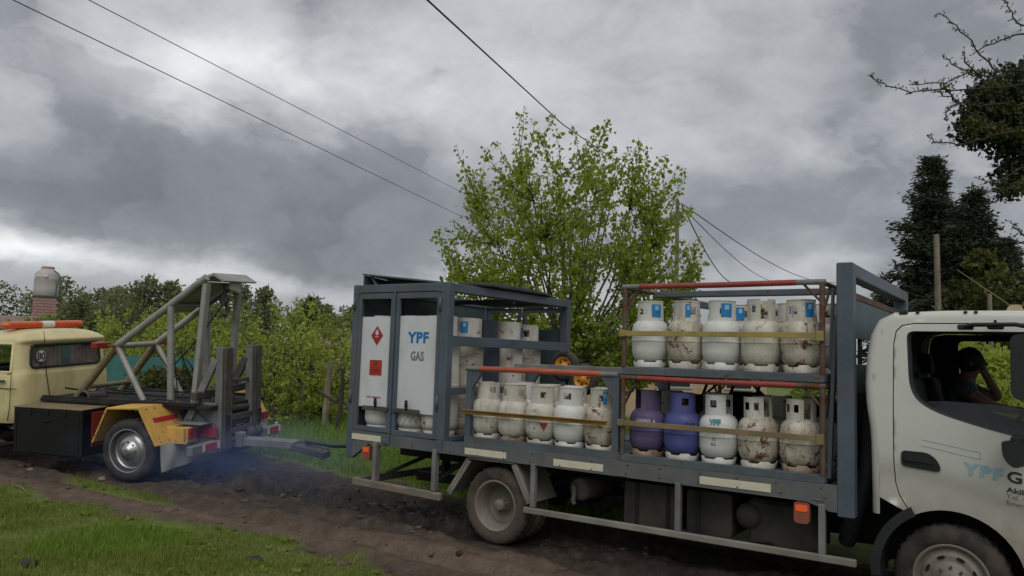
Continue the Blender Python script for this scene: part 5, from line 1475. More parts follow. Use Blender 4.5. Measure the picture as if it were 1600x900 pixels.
PAINT = {'clean': ('cyl_clean', 'cyl_clean', 'cyl_clean'), 'dirty': ('cyl_dirty', 'foot_chalk', 'cyl_dirty'), 'rusty': ('cyl_rusty', 'foot_chalk', 'cyl_dirty'), 'dirty_rustfoot': ('cyl_dirty', 'foot_rust', 'cyl_dirty'), 'rusty_foot': ('cyl_rusty', 'foot_rust', 'cyl_dirty'),
         'band': ('cyl_band', 'foot_rust', 'cyl_dirty'), 'purple': ('cyl_purple', 'foot_rust', 'cyl_purple'), 'violet': ('cyl_violet', 'foot_chalk', 'cyl_violet'), 'navy': ('cyl_navy', 'cyl_navy', 'cyl_navy'), 'grey': ('tank_plastic', 'foot_chalk', 'cyl_dirty')}
ncyl = [0]
def gas_cylinder(u_, w_, z_, paint, collar, rot, label, group, sticker=None, tall=False):
    """sticker = list of (angle from +u in the truck frame, degrees; half width, degrees)"""
    ncyl[0] += 1
    pb, pf, pc = PAINT[paint]
    sz = 1.0 if tall else (1.09 if z_ > 1.5 else 1.045)
    if not tall: z_ = 1.672 if z_ > 1.5 else (.936 if u_ > 1.3 else .934)
    t = thing('gas_cylinder', label, 'gas cylinder', TRUCK @ Matrix.Translation((u_, w_, z_)) @ Matrix.Rotation(R(rng.uniform(-1.0, 1.0)), 4, 'X') @ Matrix.Rotation(R(rng.uniform(-1.0, 1.0)), 4, 'Y') @ Matrix.Diagonal((1.015 if not tall else 1, 1.015 if not tall else 1, sz, 1)), group)
    if tall:
        put('body', part_mesh('body', body45, pb) if True else None, t, R(rot)) if False else None
        put('body', part_mesh('body_tall', body45, pb), t, R(rot)); put('foot_ring', part_mesh('foot_ring_tall', foot45, pf), t, R(rot))
        put('collar', part_mesh('collar_tall', c_tall, pc), t, R(rot)); put('valve', part_mesh('valve_tall', valve45, 'brass'), t, R(rot))
        cr, cz0, cz1 = .1555, 1.055, 1.175
    else:
        put('body', part_mesh('body', body10, pb), t, R(rot))
        put('foot_ring', part_mesh('foot_ring%d' % (ncyl[0] % 3), lambda: foot10(ncyl[0] % 3), pf), t, R(rot * 1.7))
        put('collar', part_mesh('collar_' + collar, {'ring': c_ring, 'gap': c_gap, 'solid': c_solid}[collar], pc), t, R(rot))
        put('valve', part_mesh('valve', valve, 'brass'), t, R(rot))
        cr, cz0, cz1 = .1135, .385, .485
    for a_, hw in (sticker or []):
        key = 'sticker_%d_%d_%d' % (a_, hw, tall)
        s = put('sticker', part_mesh(key, lambda: patch(cr, R(a_ - hw), R(a_ + hw), cz0, cz1), 'sticker'), t)
        k2 = 'mark_%d_%d_%d' % (a_, hw, tall)
        put('sticker_print', part_mesh(k2, lambda: patch(cr + .0012, R(a_ - hw * .35), R(a_ + hw * .45), cz0 + (cz1 - cz0) * .55, cz0 + (cz1 - cz0) * .88), 'sticker_white'), s)
    return t
for k_ in list(MESH): pass

def curved_text(parent, body, size, r_, z_, ang, mat, bold=0.0, width=None):
    vs, fs = text_shape(body, size, bold, width)
    mb = MB(); mb.add([(r_ * math.cos(R(ang) + a / r_), r_ * math.sin(R(ang) + a / r_), z_ + b) for a, b in vs], fs)
    return mb.build('lettering', mat, parent)

G1, G2, G3, G4 = 'cylinders on the upper rack', 'cylinders on the lower rack', 'cylinders in the short rack', 'tall cylinders in the rear cage'
# upper rack, front row
gas_cylinder(1.462, .205, 1.632, 'clean', 'ring', 20, 'leftmost cylinder on the upper rack, clean white with a blue sticker on its collar', G1, [(-38, 21)])
gas_cylinder(1.775, .215, 1.632, 'rusty', 'ring', 75, 'stained brownish white cylinder second from left on the upper rack, blue sticker on collar', G1, [(-62, 11)])
gas_cylinder(2.088, .195, 1.632, 'clean', 'ring', 150, 'brightest clean white cylinder in the middle of the upper rack, smooth body and blue sticker', G1, [(-52, 22)])
gas_cylinder(2.405, .21, 1.632, 'dirty', 'gap', 15, 'scuffed grey white cylinder second from right on the upper rack, open collar strap', G1)
gas_cylinder(2.715, .21, 1.632, 'rusty', 'ring', 200, 'rightmost front cylinder on the upper rack, mottled with a blue sticker at collar edge', G1, [(-42, 18)])
# upper rack, behind
gas_cylinder(1.62, .60, 1.632, 'dirty', 'ring', 40, 'dull white cylinder half hidden behind the first two on the upper rack', G1)
gas_cylinder(2.06, .66, 1.632, 'dirty', 'ring', 100, 'white cylinder whose blue stickered collar shows right behind the bright middle one up top', G1, [(-58, 18)])
gas_cylinder(2.36, .70, 1.632, 'dirty', 'gap', 60, 'white cylinder with a red topped collar behind the scuffed one on the upper rack', G1)
gas_cylinder(2.55, .55, 1.632, 'dirty', 'ring', 130, 'white cylinder with a narrow blue sticker between the last two on the upper rack', G1, [(-72, 13)])
gas_cylinder(2.77, .66, 1.632, 'clean', 'ring', 60, 'white cylinder seen past the right end post of the upper rack', G1)
# lower rack, front row
cp = gas_cylinder(1.452, .205, .912, 'purple', 'solid', 130, 'dull purple cylinder with a rusty foot at the left end of the lower rack', G2)
curved_text(cp, 'GABRIEL A', .040, .1535, .265, -73, 'letter_white', .001, .165)
cvv = gas_cylinder(1.765, .20, .912, 'violet', 'gap', -95, 'violet blue cylinder beside the purple one on the lower rack', G2)
curved_text(cvv, 'GAS', .045, .1535, .262, -48, 'letter_black', .001)
cy = gas_cylinder(2.075, .20, .912, 'clean', 'gap', -130, 'white cylinder lettered in teal on the middle of the lower rack', G2)
curved_text(cy, 'YPF', .058, .1535, .295, -82, 'letter_teal', .004, .095)
curved_text(cy, 'GAS', .045, .1535, .243, -84, 'letter_grey', .001, .07)
curved_text(cy, '10', .032, .1535, .178, -86, 'letter_grey', .001); curved_text(cy, 'KG', .028, .1535, .14, -86, 'letter_grey', .001)
gas_cylinder(2.392, .205, .912, 'rusty', 'gap', 40, 'brown spotted rusty cylinder second from right on the lower rack', G2)
gas_cylinder(2.705, .205, .912, 'rusty_foot', 'gap', 25, 'speckled cream cylinder with a rusty foot at the right end of the lower rack', G2)
# lower rack, behind
gas_cylinder(1.90, .60, .912, 'dirty', 'gap', -60, 'white cylinder whose collar shows behind the violet one on the lower rack', G2)
gas_cylinder(2.42, .60, .912, 'grey', 'solid', 10, 'pale grey cylinder hidden behind the brown spotted one on the lower rack', G2)
gas_cylinder(2.72, .62, .912, 'dirty', 'solid', -160, 'white cylinder with a blue sticker behind the right end one on the lower rack', G2, [(-45, 16)])
gas_cylinder(1.48, .62, .912, 'dirty', 'ring', 0, 'white cylinder in the shade behind the dull purple one on the lower rack', G2)
# short rack, front row
gas_cylinder(-.235, .215, .893, 'dirty', 'gap', -65, 'off white cylinder with a chalky foot at the left end of the short rack', G3)
gas_cylinder(.075, .215, .893, 'dirty_rustfoot', 'ring', 100, 'grimy white cylinder with an orange brown rusty foot, second in the short rack', G3)
c3 = gas_cylinder(.385, .215, .893, 'dirty', 'ring', 160, 'streaked white cylinder with a faded red triangle, middle of the short rack', G3)
mb = MB(); a0 = R(-52)
mb.add([(.1522 * math.cos(a0 + a / .152), .1522 * math.sin(a0 + a / .152), .15 + b) for a, b in ((-.045, .055), (-.02, .055), (.02, .055), (.045, .055), (.0, -.03))], [[0, 1, 4], [1, 2, 4], [2, 3, 4]])
mb.build('faded_triangle', 'tube_red', c3)
gas_cylinder(.695, .205, .893, 'clean', 'ring', 230, 'smoother pale cylinder with yellow stains, second from right in the short rack', G3)
gas_cylinder(1.005, .215, .893, 'rusty', 'ring', 60, 'vertically streaked grey white cylinder at the right end of the short rack', G3, [(-52, 9)])
# short rack, behind
gas_cylinder(-.06, .56, .893, 'clean', 'solid', 130, 'white cylinder with a plain solid collar behind the left end of the short rack', G3)
gas_cylinder(.26, .55, .893, 'dirty', 'ring', 60, 'white cylinder behind the second and third of the short rack, collar edge in view', G3)
gas_cylinder(.53, .56, .893, 'dirty', 'ring', 20, 'white cylinder with a blue sticker behind the middle of the short rack', G3, [(-60, 13)])
gas_cylinder(.86, .56, .893, 'dirty', 'ring', 110, 'white cylinder behind the two right hand ones of the short rack', G3)
# cage: tall cylinders
gas_cylinder(-.868, .245, .90, 'dirty', 'ring', 0, 'tall white cylinder tucked behind the corner post of the cage', G4, [(-75, 14)], True)
gas_cylinder(-.868, .625, .90, 'band', 'ring', 60, 'tall white cylinder with rust bands beside the cage corner, tilted blue sticker on top', G4, [(-66, 15)], True)
gas_cylinder(-.91, 1.00, .90, 'navy', 'ring', 30, 'tall navy blue cylinder standing among the white ones in the cage', G4, [(-86, 18)], True)
gas_cylinder(-.868, 1.378, .90, 'dirty', 'ring', -20, 'tall plain white cylinder just right of the navy one in the cage', G4, None, True)
gas_cylinder(-.862, 1.757, .885, 'band', 'ring', 100, 'tall white cylinder rusty at its shoulder, farthest right in the cage', G4, [(-84, 14)], True)
gas_cylinder(-1.655, .235, .90, 'clean', 'ring', 0, 'clean white tall cylinder showing only its foot under the left cage door', G4, None, True)
ta = gas_cylinder(-1.205, .235, .90, 'grey', 'ring', 0, 'grey tall cylinder with a chevron marking under the right cage door', G4, None, True)
mb = MB()
for k_ in range(3):
    for s in (-1, 1):
        a_ = R(-78) + k_ * .32
        mb.add([((.1875) * math.cos(a_ + x / .187), .1875 * math.sin(a_ + x / .187), z) for x, z in ((0, .20), (s * .05, .12), (s * .05, .09), (0, .17))], [[0, 1, 2, 3]])
mb.build('chevron_mark', 'cyl_clean', ta)

# ================================================================== hand truck lying on the load
HT = thing('hand_truck', 'hand truck with yellow rimmed rubber wheels standing behind the short rack', 'hand truck', TRUCK)
q = MB()
for w_ in (1.16, 1.36): q.tube([(.02, w_, .875), (.05, w_, 1.2), (.10, w_, 1.62), (.14, w_, 1.70)], .016, 8)
q.tube([(.05, 1.16, 1.1), (.05, 1.36, 1.1)], .012, 6); q.tube([(.09, 1.16, 1.5), (.09, 1.36, 1.5)], .012, 6)
q.bar((.06, 1.26, 1.64), (.28, 1.26, 1.52), .28, .02, .003)
q.build('hand_truck_frame', 'cab_dark', HT)
for (u_, w_, z_) in ((.075, 1.12, 1.645), (.305, 1.12, 1.515)):
    ro = bpy.data.objects.new('wheel', None); COL.objects.link(ro); ro.parent = HT; ro.location = (u_, w_, z_); ro.scale = (1.22, 1.22, 1.22); ro.empty_display_size = .05
    q = MB(); q.lathe([(.074, .03), (.085, .042), (.11, .046), (.128, .034), (.136, .0), (.128, -.034), (.11, -.046), (.085, -.042), (.074, -.03)], 40, XW); fix_normals(q.build('tyre', 'rubber', ro))
    q = MB(); q.lathe([(.076, .028), (.078, .036), (.070, .034), (.064, .012), (.030, .012), (.026, .03), (.012, .034), (0, .034)], 28, XW); fix_normals(q.build('rim', 'rim_yellow', ro))
    q = MB()
    for i in range(6):
        an_ = i * math.pi / 3 + .3; c_ = XW @ Vector((.047 * math.cos(an_), .047 * math.sin(an_), .0145))
        q.lathe([(.010, 0), (0, .0008)], 8, XW, c_, smooth=False)
    q.build('rim_hole_shade', 'black_gap', ro)['kind'] = 'stuff'  # black discs painted for the shade in the small rim openings

# ================================================================== the driver
def skinned(name, chain, mat, parent, sub=2):
    """chain: {joint: (pos, radius)}, edges list"""
    J, E_ = chain
    ks = list(J); me = bpy.data.meshes.new(name)
    me.from_pydata([J[k][0] for k in ks], [(ks.index(a), ks.index(b)) for a, b in E_], [])
    me.materials.append(M[mat])
    o = bpy.data.objects.new(name, me); COL.objects.link(o); o.parent = parent
    sk = o.modifiers.new('skin', 'SKIN'); sk.use_smooth_shade = True
    for i, k in enumerate(ks):
        r_ = J[k][1]; me.skin_vertices[0].data[i].radius = (r_, r_) if not isinstance(r_, tuple) else r_
    me.skin_vertices[0].data[0].use_root = True
    ss = o.modifiers.new('sub', 'SUBSURF'); ss.levels = sub; ss.render_levels = sub
    return o
PS = thing('person', 'person at the wheel in a grey shirt, one hand raised to the face', 'person', TRUCK)
W0 = 1.47
J = {'pelvis': ((3.70, W0, 1.20), (.15, .12)), 'belly': ((3.68, W0, 1.34), (.135, .11)), 'chest': ((3.67, W0, 1.50), (.155, .115)), 'collar': ((3.68, W0, 1.60), (.085, .075)), 'neck': ((3.70, W0, 1.67), .055), 'skull_base': ((3.725, W0, 1.735), .075), 'skull': ((3.735, W0, 1.815), .098), 'crown': ((3.735, W0, 1.885), .066),
     'rsh': ((3.68, W0 - .17, 1.575), .068), 'relb': ((3.87, W0 - .20, 1.46), .046), 'rwr': ((4.02, W0 - .13, 1.435), .030),
     'lsh': ((3.68, W0 + .17, 1.575), .068), 'lelb': ((3.92, W0 + .14, 1.515), .046), 'lwr': ((3.835, W0 + .06, 1.685), .030),
     'rhip': ((3.72, W0 - .10, 1.16), .085), 'rkn': ((4.12, W0 - .13, 1.24), .064), 'rank': ((4.22, W0 - .13, .92), .042), 'lhip': ((3.72, W0 + .10, 1.16), .085), 'lkn': ((4.12, W0 + .13, 1.24), .064), 'lank': ((4.22, W0 + .13, .92), .042),
     'rpalm': ((4.075, W0 - .10, 1.435), (.040, .018)), 'lpalm': ((3.815, W0 + .045, 1.735), (.038, .018))}
E_ = [('pelvis', 'belly'), ('belly', 'chest'), ('chest', 'collar'), ('collar', 'neck'), ('neck', 'skull_base'), ('skull_base', 'skull'), ('skull', 'crown'), ('collar', 'rsh'), ('rsh', 'relb'), ('relb', 'rwr'), ('rwr', 'rpalm'), ('collar', 'lsh'), ('lsh', 'lelb'), ('lelb', 'lwr'), ('lwr', 'lpalm'),
      ('pelvis', 'rhip'), ('rhip', 'rkn'), ('rkn', 'rank'), ('pelvis', 'lhip'), ('lhip', 'lkn'), ('lkn', 'lank')]
for s, (base, d, curl) in (('r', (Vector((4.105, W0 - .10, 1.44)), Vector((.8, .1, .1)), Vector((-.1, 0, -.9)))), ('l', (Vector((3.808, W0 + .035, 1.765)), Vector((-.25, -.15, .9)), Vector((-.7, 0, .1))))):
    sd = Vector((0, 1, 0)) if s == 'r' else Vector((.6, .5, 0))
    for i in range(4):
        b0 = base + sd * (.020 * (i - 1.5)); L = (.070, .078, .073, .058)[i]
        p1 = b0 + d * L * .45; p2 = p1 + (d * .6 + curl * .6) * L * .35; p3 = p2 + (d * .2 + curl) * L * .25
        for k_, p in enumerate((b0, p1, p2, p3)): J['%sf%d%d' % (s, i, k_)] = (tuple(p), (.0095, .009, .008, .0065)[k_])
        E_ += [('%spalm' % s, '%sf%d0' % (s, i)), ('%sf%d0' % (s, i), '%sf%d1' % (s, i)), ('%sf%d1' % (s, i), '%sf%d2' % (s, i)), ('%sf%d2' % (s, i), '%sf%d3' % (s, i))]
    b0 = Vector(J['%spalm' % s][0]) - sd * .035; p1 = b0 + d * .03 - sd * .02; p2 = p1 + d * .025 + curl * .01
    for k_, p in enumerate((b0, p1, p2)): J['%st%d' % (s, k_)] = (tuple(p), (.012, .010, .008)[k_])
    E_ += [('%spalm' % s, '%st0' % s), ('%st0' % s, '%st1' % s), ('%st1' % s, '%st2' % s)]
skinned('body', (J, E_), 'skin', PS)
q = MB()
q.lathe([(0, .022), (.010, .016), (.014, .004), (.010, -.01), (0, -.012)], 10, None, (3.838, W0, 1.785))
for s in (-1, 1): q.lathe([(0, .020), (.012, .016), (.016, 0), (.012, -.018), (0, -.024)], 8, None, (3.735, W0 + s * .097, 1.79))
q.build('nose_and_ears', 'skin', PS)
q = MB()
for s in (-1, 1): q.lathe([(0, .007), (.009, .003), (.009, -.003), (0, -.007)], 8, None, (3.826, W0 + s * .032, 1.812))
q.box((3.822, W0, 1.742), (.012, .045, .008), .003)
q.build('eyes_and_mouth', 'hair', PS)
q = MB()
q.lathe([(0, .102), (.05, .094), (.082, .064), (.099, .02), (.100, -.03), (.093, -.075), (.075, -.10)], 22, Matrix.Rotation(R(-24), 3, 'Y'), (3.722, W0, 1.822)); q.build('hair', 'hair', PS)
J2 = {k: (J[k][0], tuple(x * 1.07 + .006 for x in (J[k][1] if isinstance(J[k][1], tuple) else (J[k][1],) * 2))) for k in ('pelvis', 'belly', 'chest', 'collar')}
J2['rsh'] = (J['rsh'][0], .078); J2['rmid'] = ((3.79, W0 - .19, 1.51), .070); J2['lsh'] = (J['lsh'][0], .078); J2['lmid'] = ((3.81, W0 + .16, 1.54), .070)
skinned('shirt', (J2, [('pelvis', 'belly'), ('belly', 'chest'), ('chest', 'collar'), ('collar', 'rsh'), ('rsh', 'rmid'), ('collar', 'lsh'), ('lsh', 'lmid')]), 'shirt', PS)
J3 = {k: (J[k][0], (J[k][1] if not isinstance(J[k][1], tuple) else J[k][1][0]) * 1.0 + .012) for k in ('pelvis', 'rhip', 'rkn', 'rank', 'lhip', 'lkn', 'lank')}
skinned('trousers', (J3, [('pelvis', 'rhip'), ('rhip', 'rkn'), ('rkn', 'rank'), ('pelvis', 'lhip'), ('lhip', 'lkn'), ('lkn', 'lank')]), 'seat', PS)

# ================================================================== the old tow truck (local: x forwards, y to its left, z up; it leans in the rut)
ta_, rho = R(164.5), R(4.0)
hv = Vector((math.cos(ta_), math.sin(ta_), 0)); lv = Vector((-math.sin(ta_), math.cos(ta_), 0)); zv = Vector((0, 0, 1))
tu = zv * math.cos(rho) + lv * math.sin(rho); tl = lv * math.cos(rho) - zv * math.sin(rho)
TG = Vector((-4.6867, 10.0074, 0)) - tl * 1.05
TOWM = Matrix((hv, tl, tu)).transposed().to_4x4(); TOWM.translation = TG
TW = thing('tow_truck', 'old cream tow truck with yellow rear fenders, orange light bar and tubular boom', 'tow truck', TOWM)

# cab shell: stacked rounded plan rings, window areas left open
rows = [.60, .64, .70, .80, .9, 1.0, 1.1, 1.18, 1.235, 1.265, 1.30, 1.34] + [1.37 + .03 * i for i in range(10)] + [1.67, 1.70, 1.735, 1.77, 1.80, 1.825, 1.842, 1.852]
def plan(z):
    """half length, half width, centre x of the cab at height z"""
    if z < 1.27:
        k = max(0, (.70 - z) / .10); b_ = max(0.0, (z - 1.16) / .11); b_ = min(1, b_)
        x0_, x1_, hw = 1.95 + .03 * k, 3.36, .855 - .03 * k - .035 * b_
    else:
        t = (z - 1.27) / .43
        x0_, x1_, hw = 1.965 + .035 * min(t, 1), 3.30 - .42 * min(t, 1), .815 - .06 * min(t, 1)
        if z > 1.67:
            q_ = (z - 1.67) / .185; s_ = math.sqrt(max(0.0, 1 - q_ ** 2.6))
            c_, hl = (x0_ + x1_) / 2, (x1_ - x0_) / 2
            ex = .075 * math.sin(min(1, q_ * 2.2) * math.pi) * (1 if q_ < .46 else .3)
            return hl * (.22 + .78 * s_) + ex * .5, hw * (.25 + .75 * s_), c_ - ex * .3
    return (x1_ - x0_) / 2, hw, (x0_ + x1_) / 2
NA = 144
def ringp(z, i):
    hl, hw, c_ = plan(z); a = 2 * math.pi * i / NA; e_ = .30
    ca, sa = math.cos(a), math.sin(a)
    return Vector((c_ + hl * math.copysign(abs(ca) ** e_, ca), .07 + hw * math.copysign(abs(sa) ** e_, sa), z))
def rear_win(p): return p.x < 2.06 and abs(p.y - .10) < .585 and 1.352 < p.z < 1.632
def side_win(p): return abs(p.y - .07) > .66 and 2.15 < p.x < 2.86 - (p.z - 1.28) * .35 and 1.285 < p.z < 1.655
def front_win(p): return p.x > 2.8 and abs(p.y - .07) < .66 and 1.30 < p.z < 1.64
q = MB(); V_ = [ringp(z, i) for z in rows for i in range(NA)]; F_ = []
for k_ in range(len(rows) - 1):
    for i in range(NA):
        ids = [k_ * NA + i, k_ * NA + (i + 1) % NA, (k_ + 1) * NA + (i + 1) % NA, (k_ + 1) * NA + i]
        c_ = sum((V_[j] for j in ids), Vector()) / 4
        if rear_win(c_) or side_win(c_) or front_win(c_): continue
        F_.append(ids)
F_.append([(len(rows) - 1) * NA + i for i in range(NA)])
q.add(V_, F_, 0, True)
TC = q.build('tow_cab', 'cream_paint', TW)
def surf_x(y, z):
    """x of the rear face at (y, z)"""
    hl, hw, c_ = plan(z); t = min(.999, abs((y - .07) / hw)); sa = t ** (1 / .30); ca = math.sqrt(max(0, 1 - sa * sa))
    return c_ - hl * ca ** .30
rw = roundpoly([(-.505, 1.338, .07), (.705, 1.338, .07), (.685, 1.640, .08), (-.485, 1.640, .08)], 5)
rw = resample(rw, .07)
q = MB(); q.tube([(surf_x(y, z) - .004, y, z) for y, z in rw + rw[:1]], .019, 8, False); q.build('rear_window_seal', 'cab_dark', TC)
q = MB(); n = len(rw); q.add([(surf_x(y, z) + .006, y, z) for y, z in rw] + [(surf_x(.1, 1.49) + .006, .1, 1.49)], [[i, (i + 1) % n, n] for i in range(n)], 0, True); q.build('rear_window', 'glass_rear', TC)
def loop_frame(pts, r_, name, mat): 
    q = MB(); q.tube(pts + pts[:1], r_, 6, False); return q.build(name, mat, TC)
for s in (1, -1):
    ys = .07 + s * .80
    loop_frame([Vector((2.14, ys, 1.28)), Vector((2.86, ys, 1.28)), Vector((2.74, ys - s * .045, 1.665)), Vector((2.16, ys - s * .045, 1.665))], .022, 'door_window_frame', 'cream_paint')
loop_frame([Vector((3.27, -.60, 1.30)), Vector((3.27, .74, 1.30)), Vector((2.93, .66, 1.65)), Vector((2.93, -.52, 1.65))], .03, 'windscreen_frame', 'cab_dark')
q = MB(); q.add([(3.27, -.60, 1.30), (3.27, .74, 1.30), (2.93, .66, 1.65), (2.93, -.52, 1.65)], [[0, 1, 2, 3]]); q.build('windscreen', 'screen_dark', TC)
q = MB(); q.box((2.6, .07, .75), (1.2, 1.6, .06), .01); q.box((2.22, .07, 1.05), (.16, 1.4, .52), .05); q.box((3.1, .07, 1.15), (.2, 1.5, .25), .04); q.build('cab_interior', 'interior', TC)
# things hung behind the rear glass: folds of pale cloth and a teal strip
q = MB(); k_ = 40
for (ya, yb) in ((.68, .18), (.01, -.48)):
    vs = [(surf_x(ya + (yb - ya) * i / k_, z) + .030 + .010 * math.sin(i * 1.1), ya + (yb - ya) * i / k_, z) for i in range(k_ + 1) for z in (1.345, 1.49, 1.635)]
    q.add(vs, [[3 * i + j, 3 * i + 3 + j, 3 * i + 4 + j, 3 * i + 1 + j] for i in range(k_) for j in (0, 1)], 0, True)
q.build('rear_curtain', 'mortar', TC)
q = MB(); q.box((surf_x(.095, 1.49) + .035, .095, 1.49), (.01, .17, .30), .002); q.build('teal_banner', 'teal_cloth', TC)
# round limit sticker
sx_ = surf_x(.52, 1.49)
q = MB(); q.lathe([(0, .001), (.083, .001), (.086, 0)], 28, Matrix(((0, 0, -1), (0, 1, 0), (1, 0, 0))).transposed() if False else Matrix(((0, -1, 0), (0, 0, 1), (-1, 0, 0))).transposed(), (sx_ - .006, .545, 1.492)); st80 = q.build('speed_sticker', 'panel_white', TC)
vs, fs = text_shape('80', .135, .004)
q = MB(); q.add([(sx_ - .0095, .545 - a, 1.445 + b) for a, b in vs], fs); q.build('lettering', 'letter_black', st80)
q = MB(); q.tube([(sx_ - .008, .545 - .081 * math.cos(a * math.pi / 16), 1.492 + .081 * math.sin(a * math.pi / 16)) for a in range(33)], .0035, 5, False); q.build('sticker_rim', 'letter_black', st80)
# pressed ribs on the rear panel, belt groove, door line, handle, cracks of dark wiring
q = MB()
for y in (.66, .36, .07, -.22, -.52):
    for dy in (-.014, .014): q.bar((surf_x(y, 1.2) - .001, y + dy, .98), (surf_x(y, 1.2) - .001, y + dy, 1.235), .004, .006, .001, up=(1, 0, 0))
q.build('panel_rib', 'cream_paint', TC)
q = MB(); q.tube([(1.985, .918, 1.07), (2.6, .93, 1.065), (3.3, .93, 1.06)], .006, 5, False); q.tube([(2.085, .915, 1.27), (2.075, .932, 1.0), (2.09, .925, .80), (2.14, .91, .64)], .005, 5, False)
q.tube([(1.95, .50, 1.395), (1.94, .49, 1.25), (1.94, .44, 1.0), (1.935, .42, .9)], .006, 5); q.tube([(1.96, .53, 1.83), (1.95, .52, 1.66)], .004, 5)
q.lathe([(0, .03), (.025, .02), (.028, 0)], 12, None, (1.945, .50, 1.395))
q.build('cab_seam', 'cab_dark', TC)
q = MB(); q.box((2.22, .945, 1.17), (.12, .03, .028), .008); q.build('door_handle', 'dark_steel', TC)
q = MB()
for k_, (ww_, hh_) in enumerate(((.30, .05), (.26, .03), (.28, .03))): q.box((2.50, .933, .86 - k_ * .06), (ww_, .002, hh_), .0005)
q.build('door_notice', 'letter_pale_blue', TC)
q = MB(); q.box((3.95, .07, .95), (1.25, 1.2, .55), .12); q.box((3.9, .07, .75), (1.2, 1.75, .2), .08); q.build('bonnet', 'cream_paint', TC)
# light bar: orange lens, white middle, orange lens on two feet
q = MB()
for y in (.42, -.40): q.box((2.5, y, 1.845), (.10, .05, .07), .008)
lb = q.build('light_bar_foot', 'cab_dark', TW)
def lens(y0_, y1_, mat, name):
    q = MB(); P = []
    k_ = 12
    for i in range(k_ + 1):
        y = y0_ + (y1_ - y0_) * i / k_
        e0 = min(1, (abs(y - .70)) / .07) if name == 'lens' else 1; e1 = min(1, abs(y + .67) / .07) if name == 'lens' else 1
        sc = math.sqrt(max(.05, 1 - (1 - min(e0, e1)) ** 2)); P.append((y, sc))
    vs = []; n = 16
    for y, sc in P:
        for j in range(n):
            a = 2 * math.pi * j / n; vs.append((2.5 + .088 * sc * math.copysign(abs(math.cos(a)) ** .7, math.cos(a)), y, 1.905 + .054 * sc * math.copysign(abs(math.sin(a)) ** .7, math.sin(a))))
    q.add(vs, [[i * n + j, i * n + (j + 1) % n, (i + 1) * n + (j + 1) % n, (i + 1) * n + j] for i in range(k_) for j in range(n)], 0, True)
    q.add(vs[:n], [list(range(n))]); q.add(vs[-n:], [list(range(n))[::-1]])
    return fix_normals(q.build(name, mat, TW))
lens(.70, .115, 'orange_lens', 'lens'); lens(.115, -.10, 'white_lens', 'lens_middle'); lens(-.10, -.67, 'orange_lens', 'lens')

# frame, deck and boxes
def on_r(y, t): return (-.085 - .27 * t - .012, y, .925 - .455 * t + .008)
q = MB()
for y in (.36, -.36): q.box((.9, y, .70), (3.6, .08, .20), .01)
for x in (1.7, 1.0, .3, -.4, -.8): q.box((x, 0, .70), (.08, .7, .14), .01)
q.box((.55, 0, .905), (2.7, 1.25, .05), .008); q.tube([(.085, .9, .385), (.085, -1.25, .385)], .07, 10); q.lathe([(0, -.18), (.12, -.15), (.19, 0), (.12, .15), (0, .18)], 16, None, (0, 0, .44))
q.bar((1.92, .55, .93), (-.6, .62, .94), .06, .05, .006); q.bar((1.92, -.60, .93), (-.6, -.62, .94), .06, .05, .006)
q.box((3.9, 0, .5), (1.2, .9, .3), .05)
q.build('tow_chassis', 'chassis', TW)
q = MB(); q.box((1.33, .80, .555), (1.10, .50, .60), .012); q.build('side_box', 'black_gap', TW)
q = MB(); q.box((1.33, .80, .861), (1.12, .51, .010), .002); q.build('side_box_lid', 'bar_tan', TW)
q = MB()
q.box((1.33, 1.052, .82), (1.02, .006, .012), .001); q.box((1.33, 1.052, .29), (1.02, .006, .012), .001)
for x in (.83, 1.83): q.box((x, 1.052, .555), (.012, .006, .52), .001)
for x in (1.05, 1.33, 1.61): q.box((x, 1.056, .80), (.05, .014, .07), .004)
q.box((1.33, 1.06, .70), (.10, .02, .03), .005)
q.build('box_door_trim', 'black_gap', TW)
q = MB()
for (x, z) in ((.56, .56), (.50, .70), (.43, .84), (.30, .895), (.05, .905), (-.05, .90), (-.15, .76), (-.24, .62), (-.31, .50)): q.lathe([(0, .012), (.012, .01), (.014, 0)], 6, Matrix(((-1, 0, 0), (0, 0, 1), (0, 1, 0))).transposed(), (x, 1.050, z), smooth=False)
for y in (.95, .80, .65, .50, .38):
    q.lathe([(0, .010), (.011, .008), (.013, 0)], 6, Matrix(((0, 1, 0), (.86, 0, .51), (.51, 0, -.86))).transposed() if False else None, on_r(y, .93), smooth=False); q.lathe([(0, .010), (.011, .008), (.013, 0)], 6, None, on_r(y, .06), smooth=False)
q.build('fender_bolt', 'dark_steel', TW)['kind'] = 'stuff'
q = MB()
q.tube([(1.9, .2, 1.02), (1.5, .15, .98), (.9, .25, 1.0), (.3, .1, .96), (-.5, .2, .98)], .014, 6); q.tube([(1.9, -.2, 1.02), (1.2, -.1, .97), (.5, -.22, 1.0), (-.4, -.1, .97)], .012, 6)
q.tube([(.2, .5, .95), (.0, .55, .99), (-.25, .52, .95), (-.5, .56, .90), (-.72, .52, .72)], .012, 6)
q.build('hydraulic_hose', 'cab_dark', TW)
q = MB(); q.lathe([(.07, -.16), (.10, -.16), (.10, -.13), (.06, -.12), (.06, .12), (.10, .13), (.10, .16), (.07, .16)], 20, Matrix(((1, 0, 0), (0, 0, 1), (0, -1, 0))).transposed(), (1.22, .42, .96)); q.box((1.22, .42, .90), (.2, .3, .06), .01); q.build('winch_drum', 'dark_steel', TW)
q = MB(); q.box((.64, .72, .62), (.015, .62, .44), .003); q.build('inner_splash_board', 'sign_dark_red', TW)

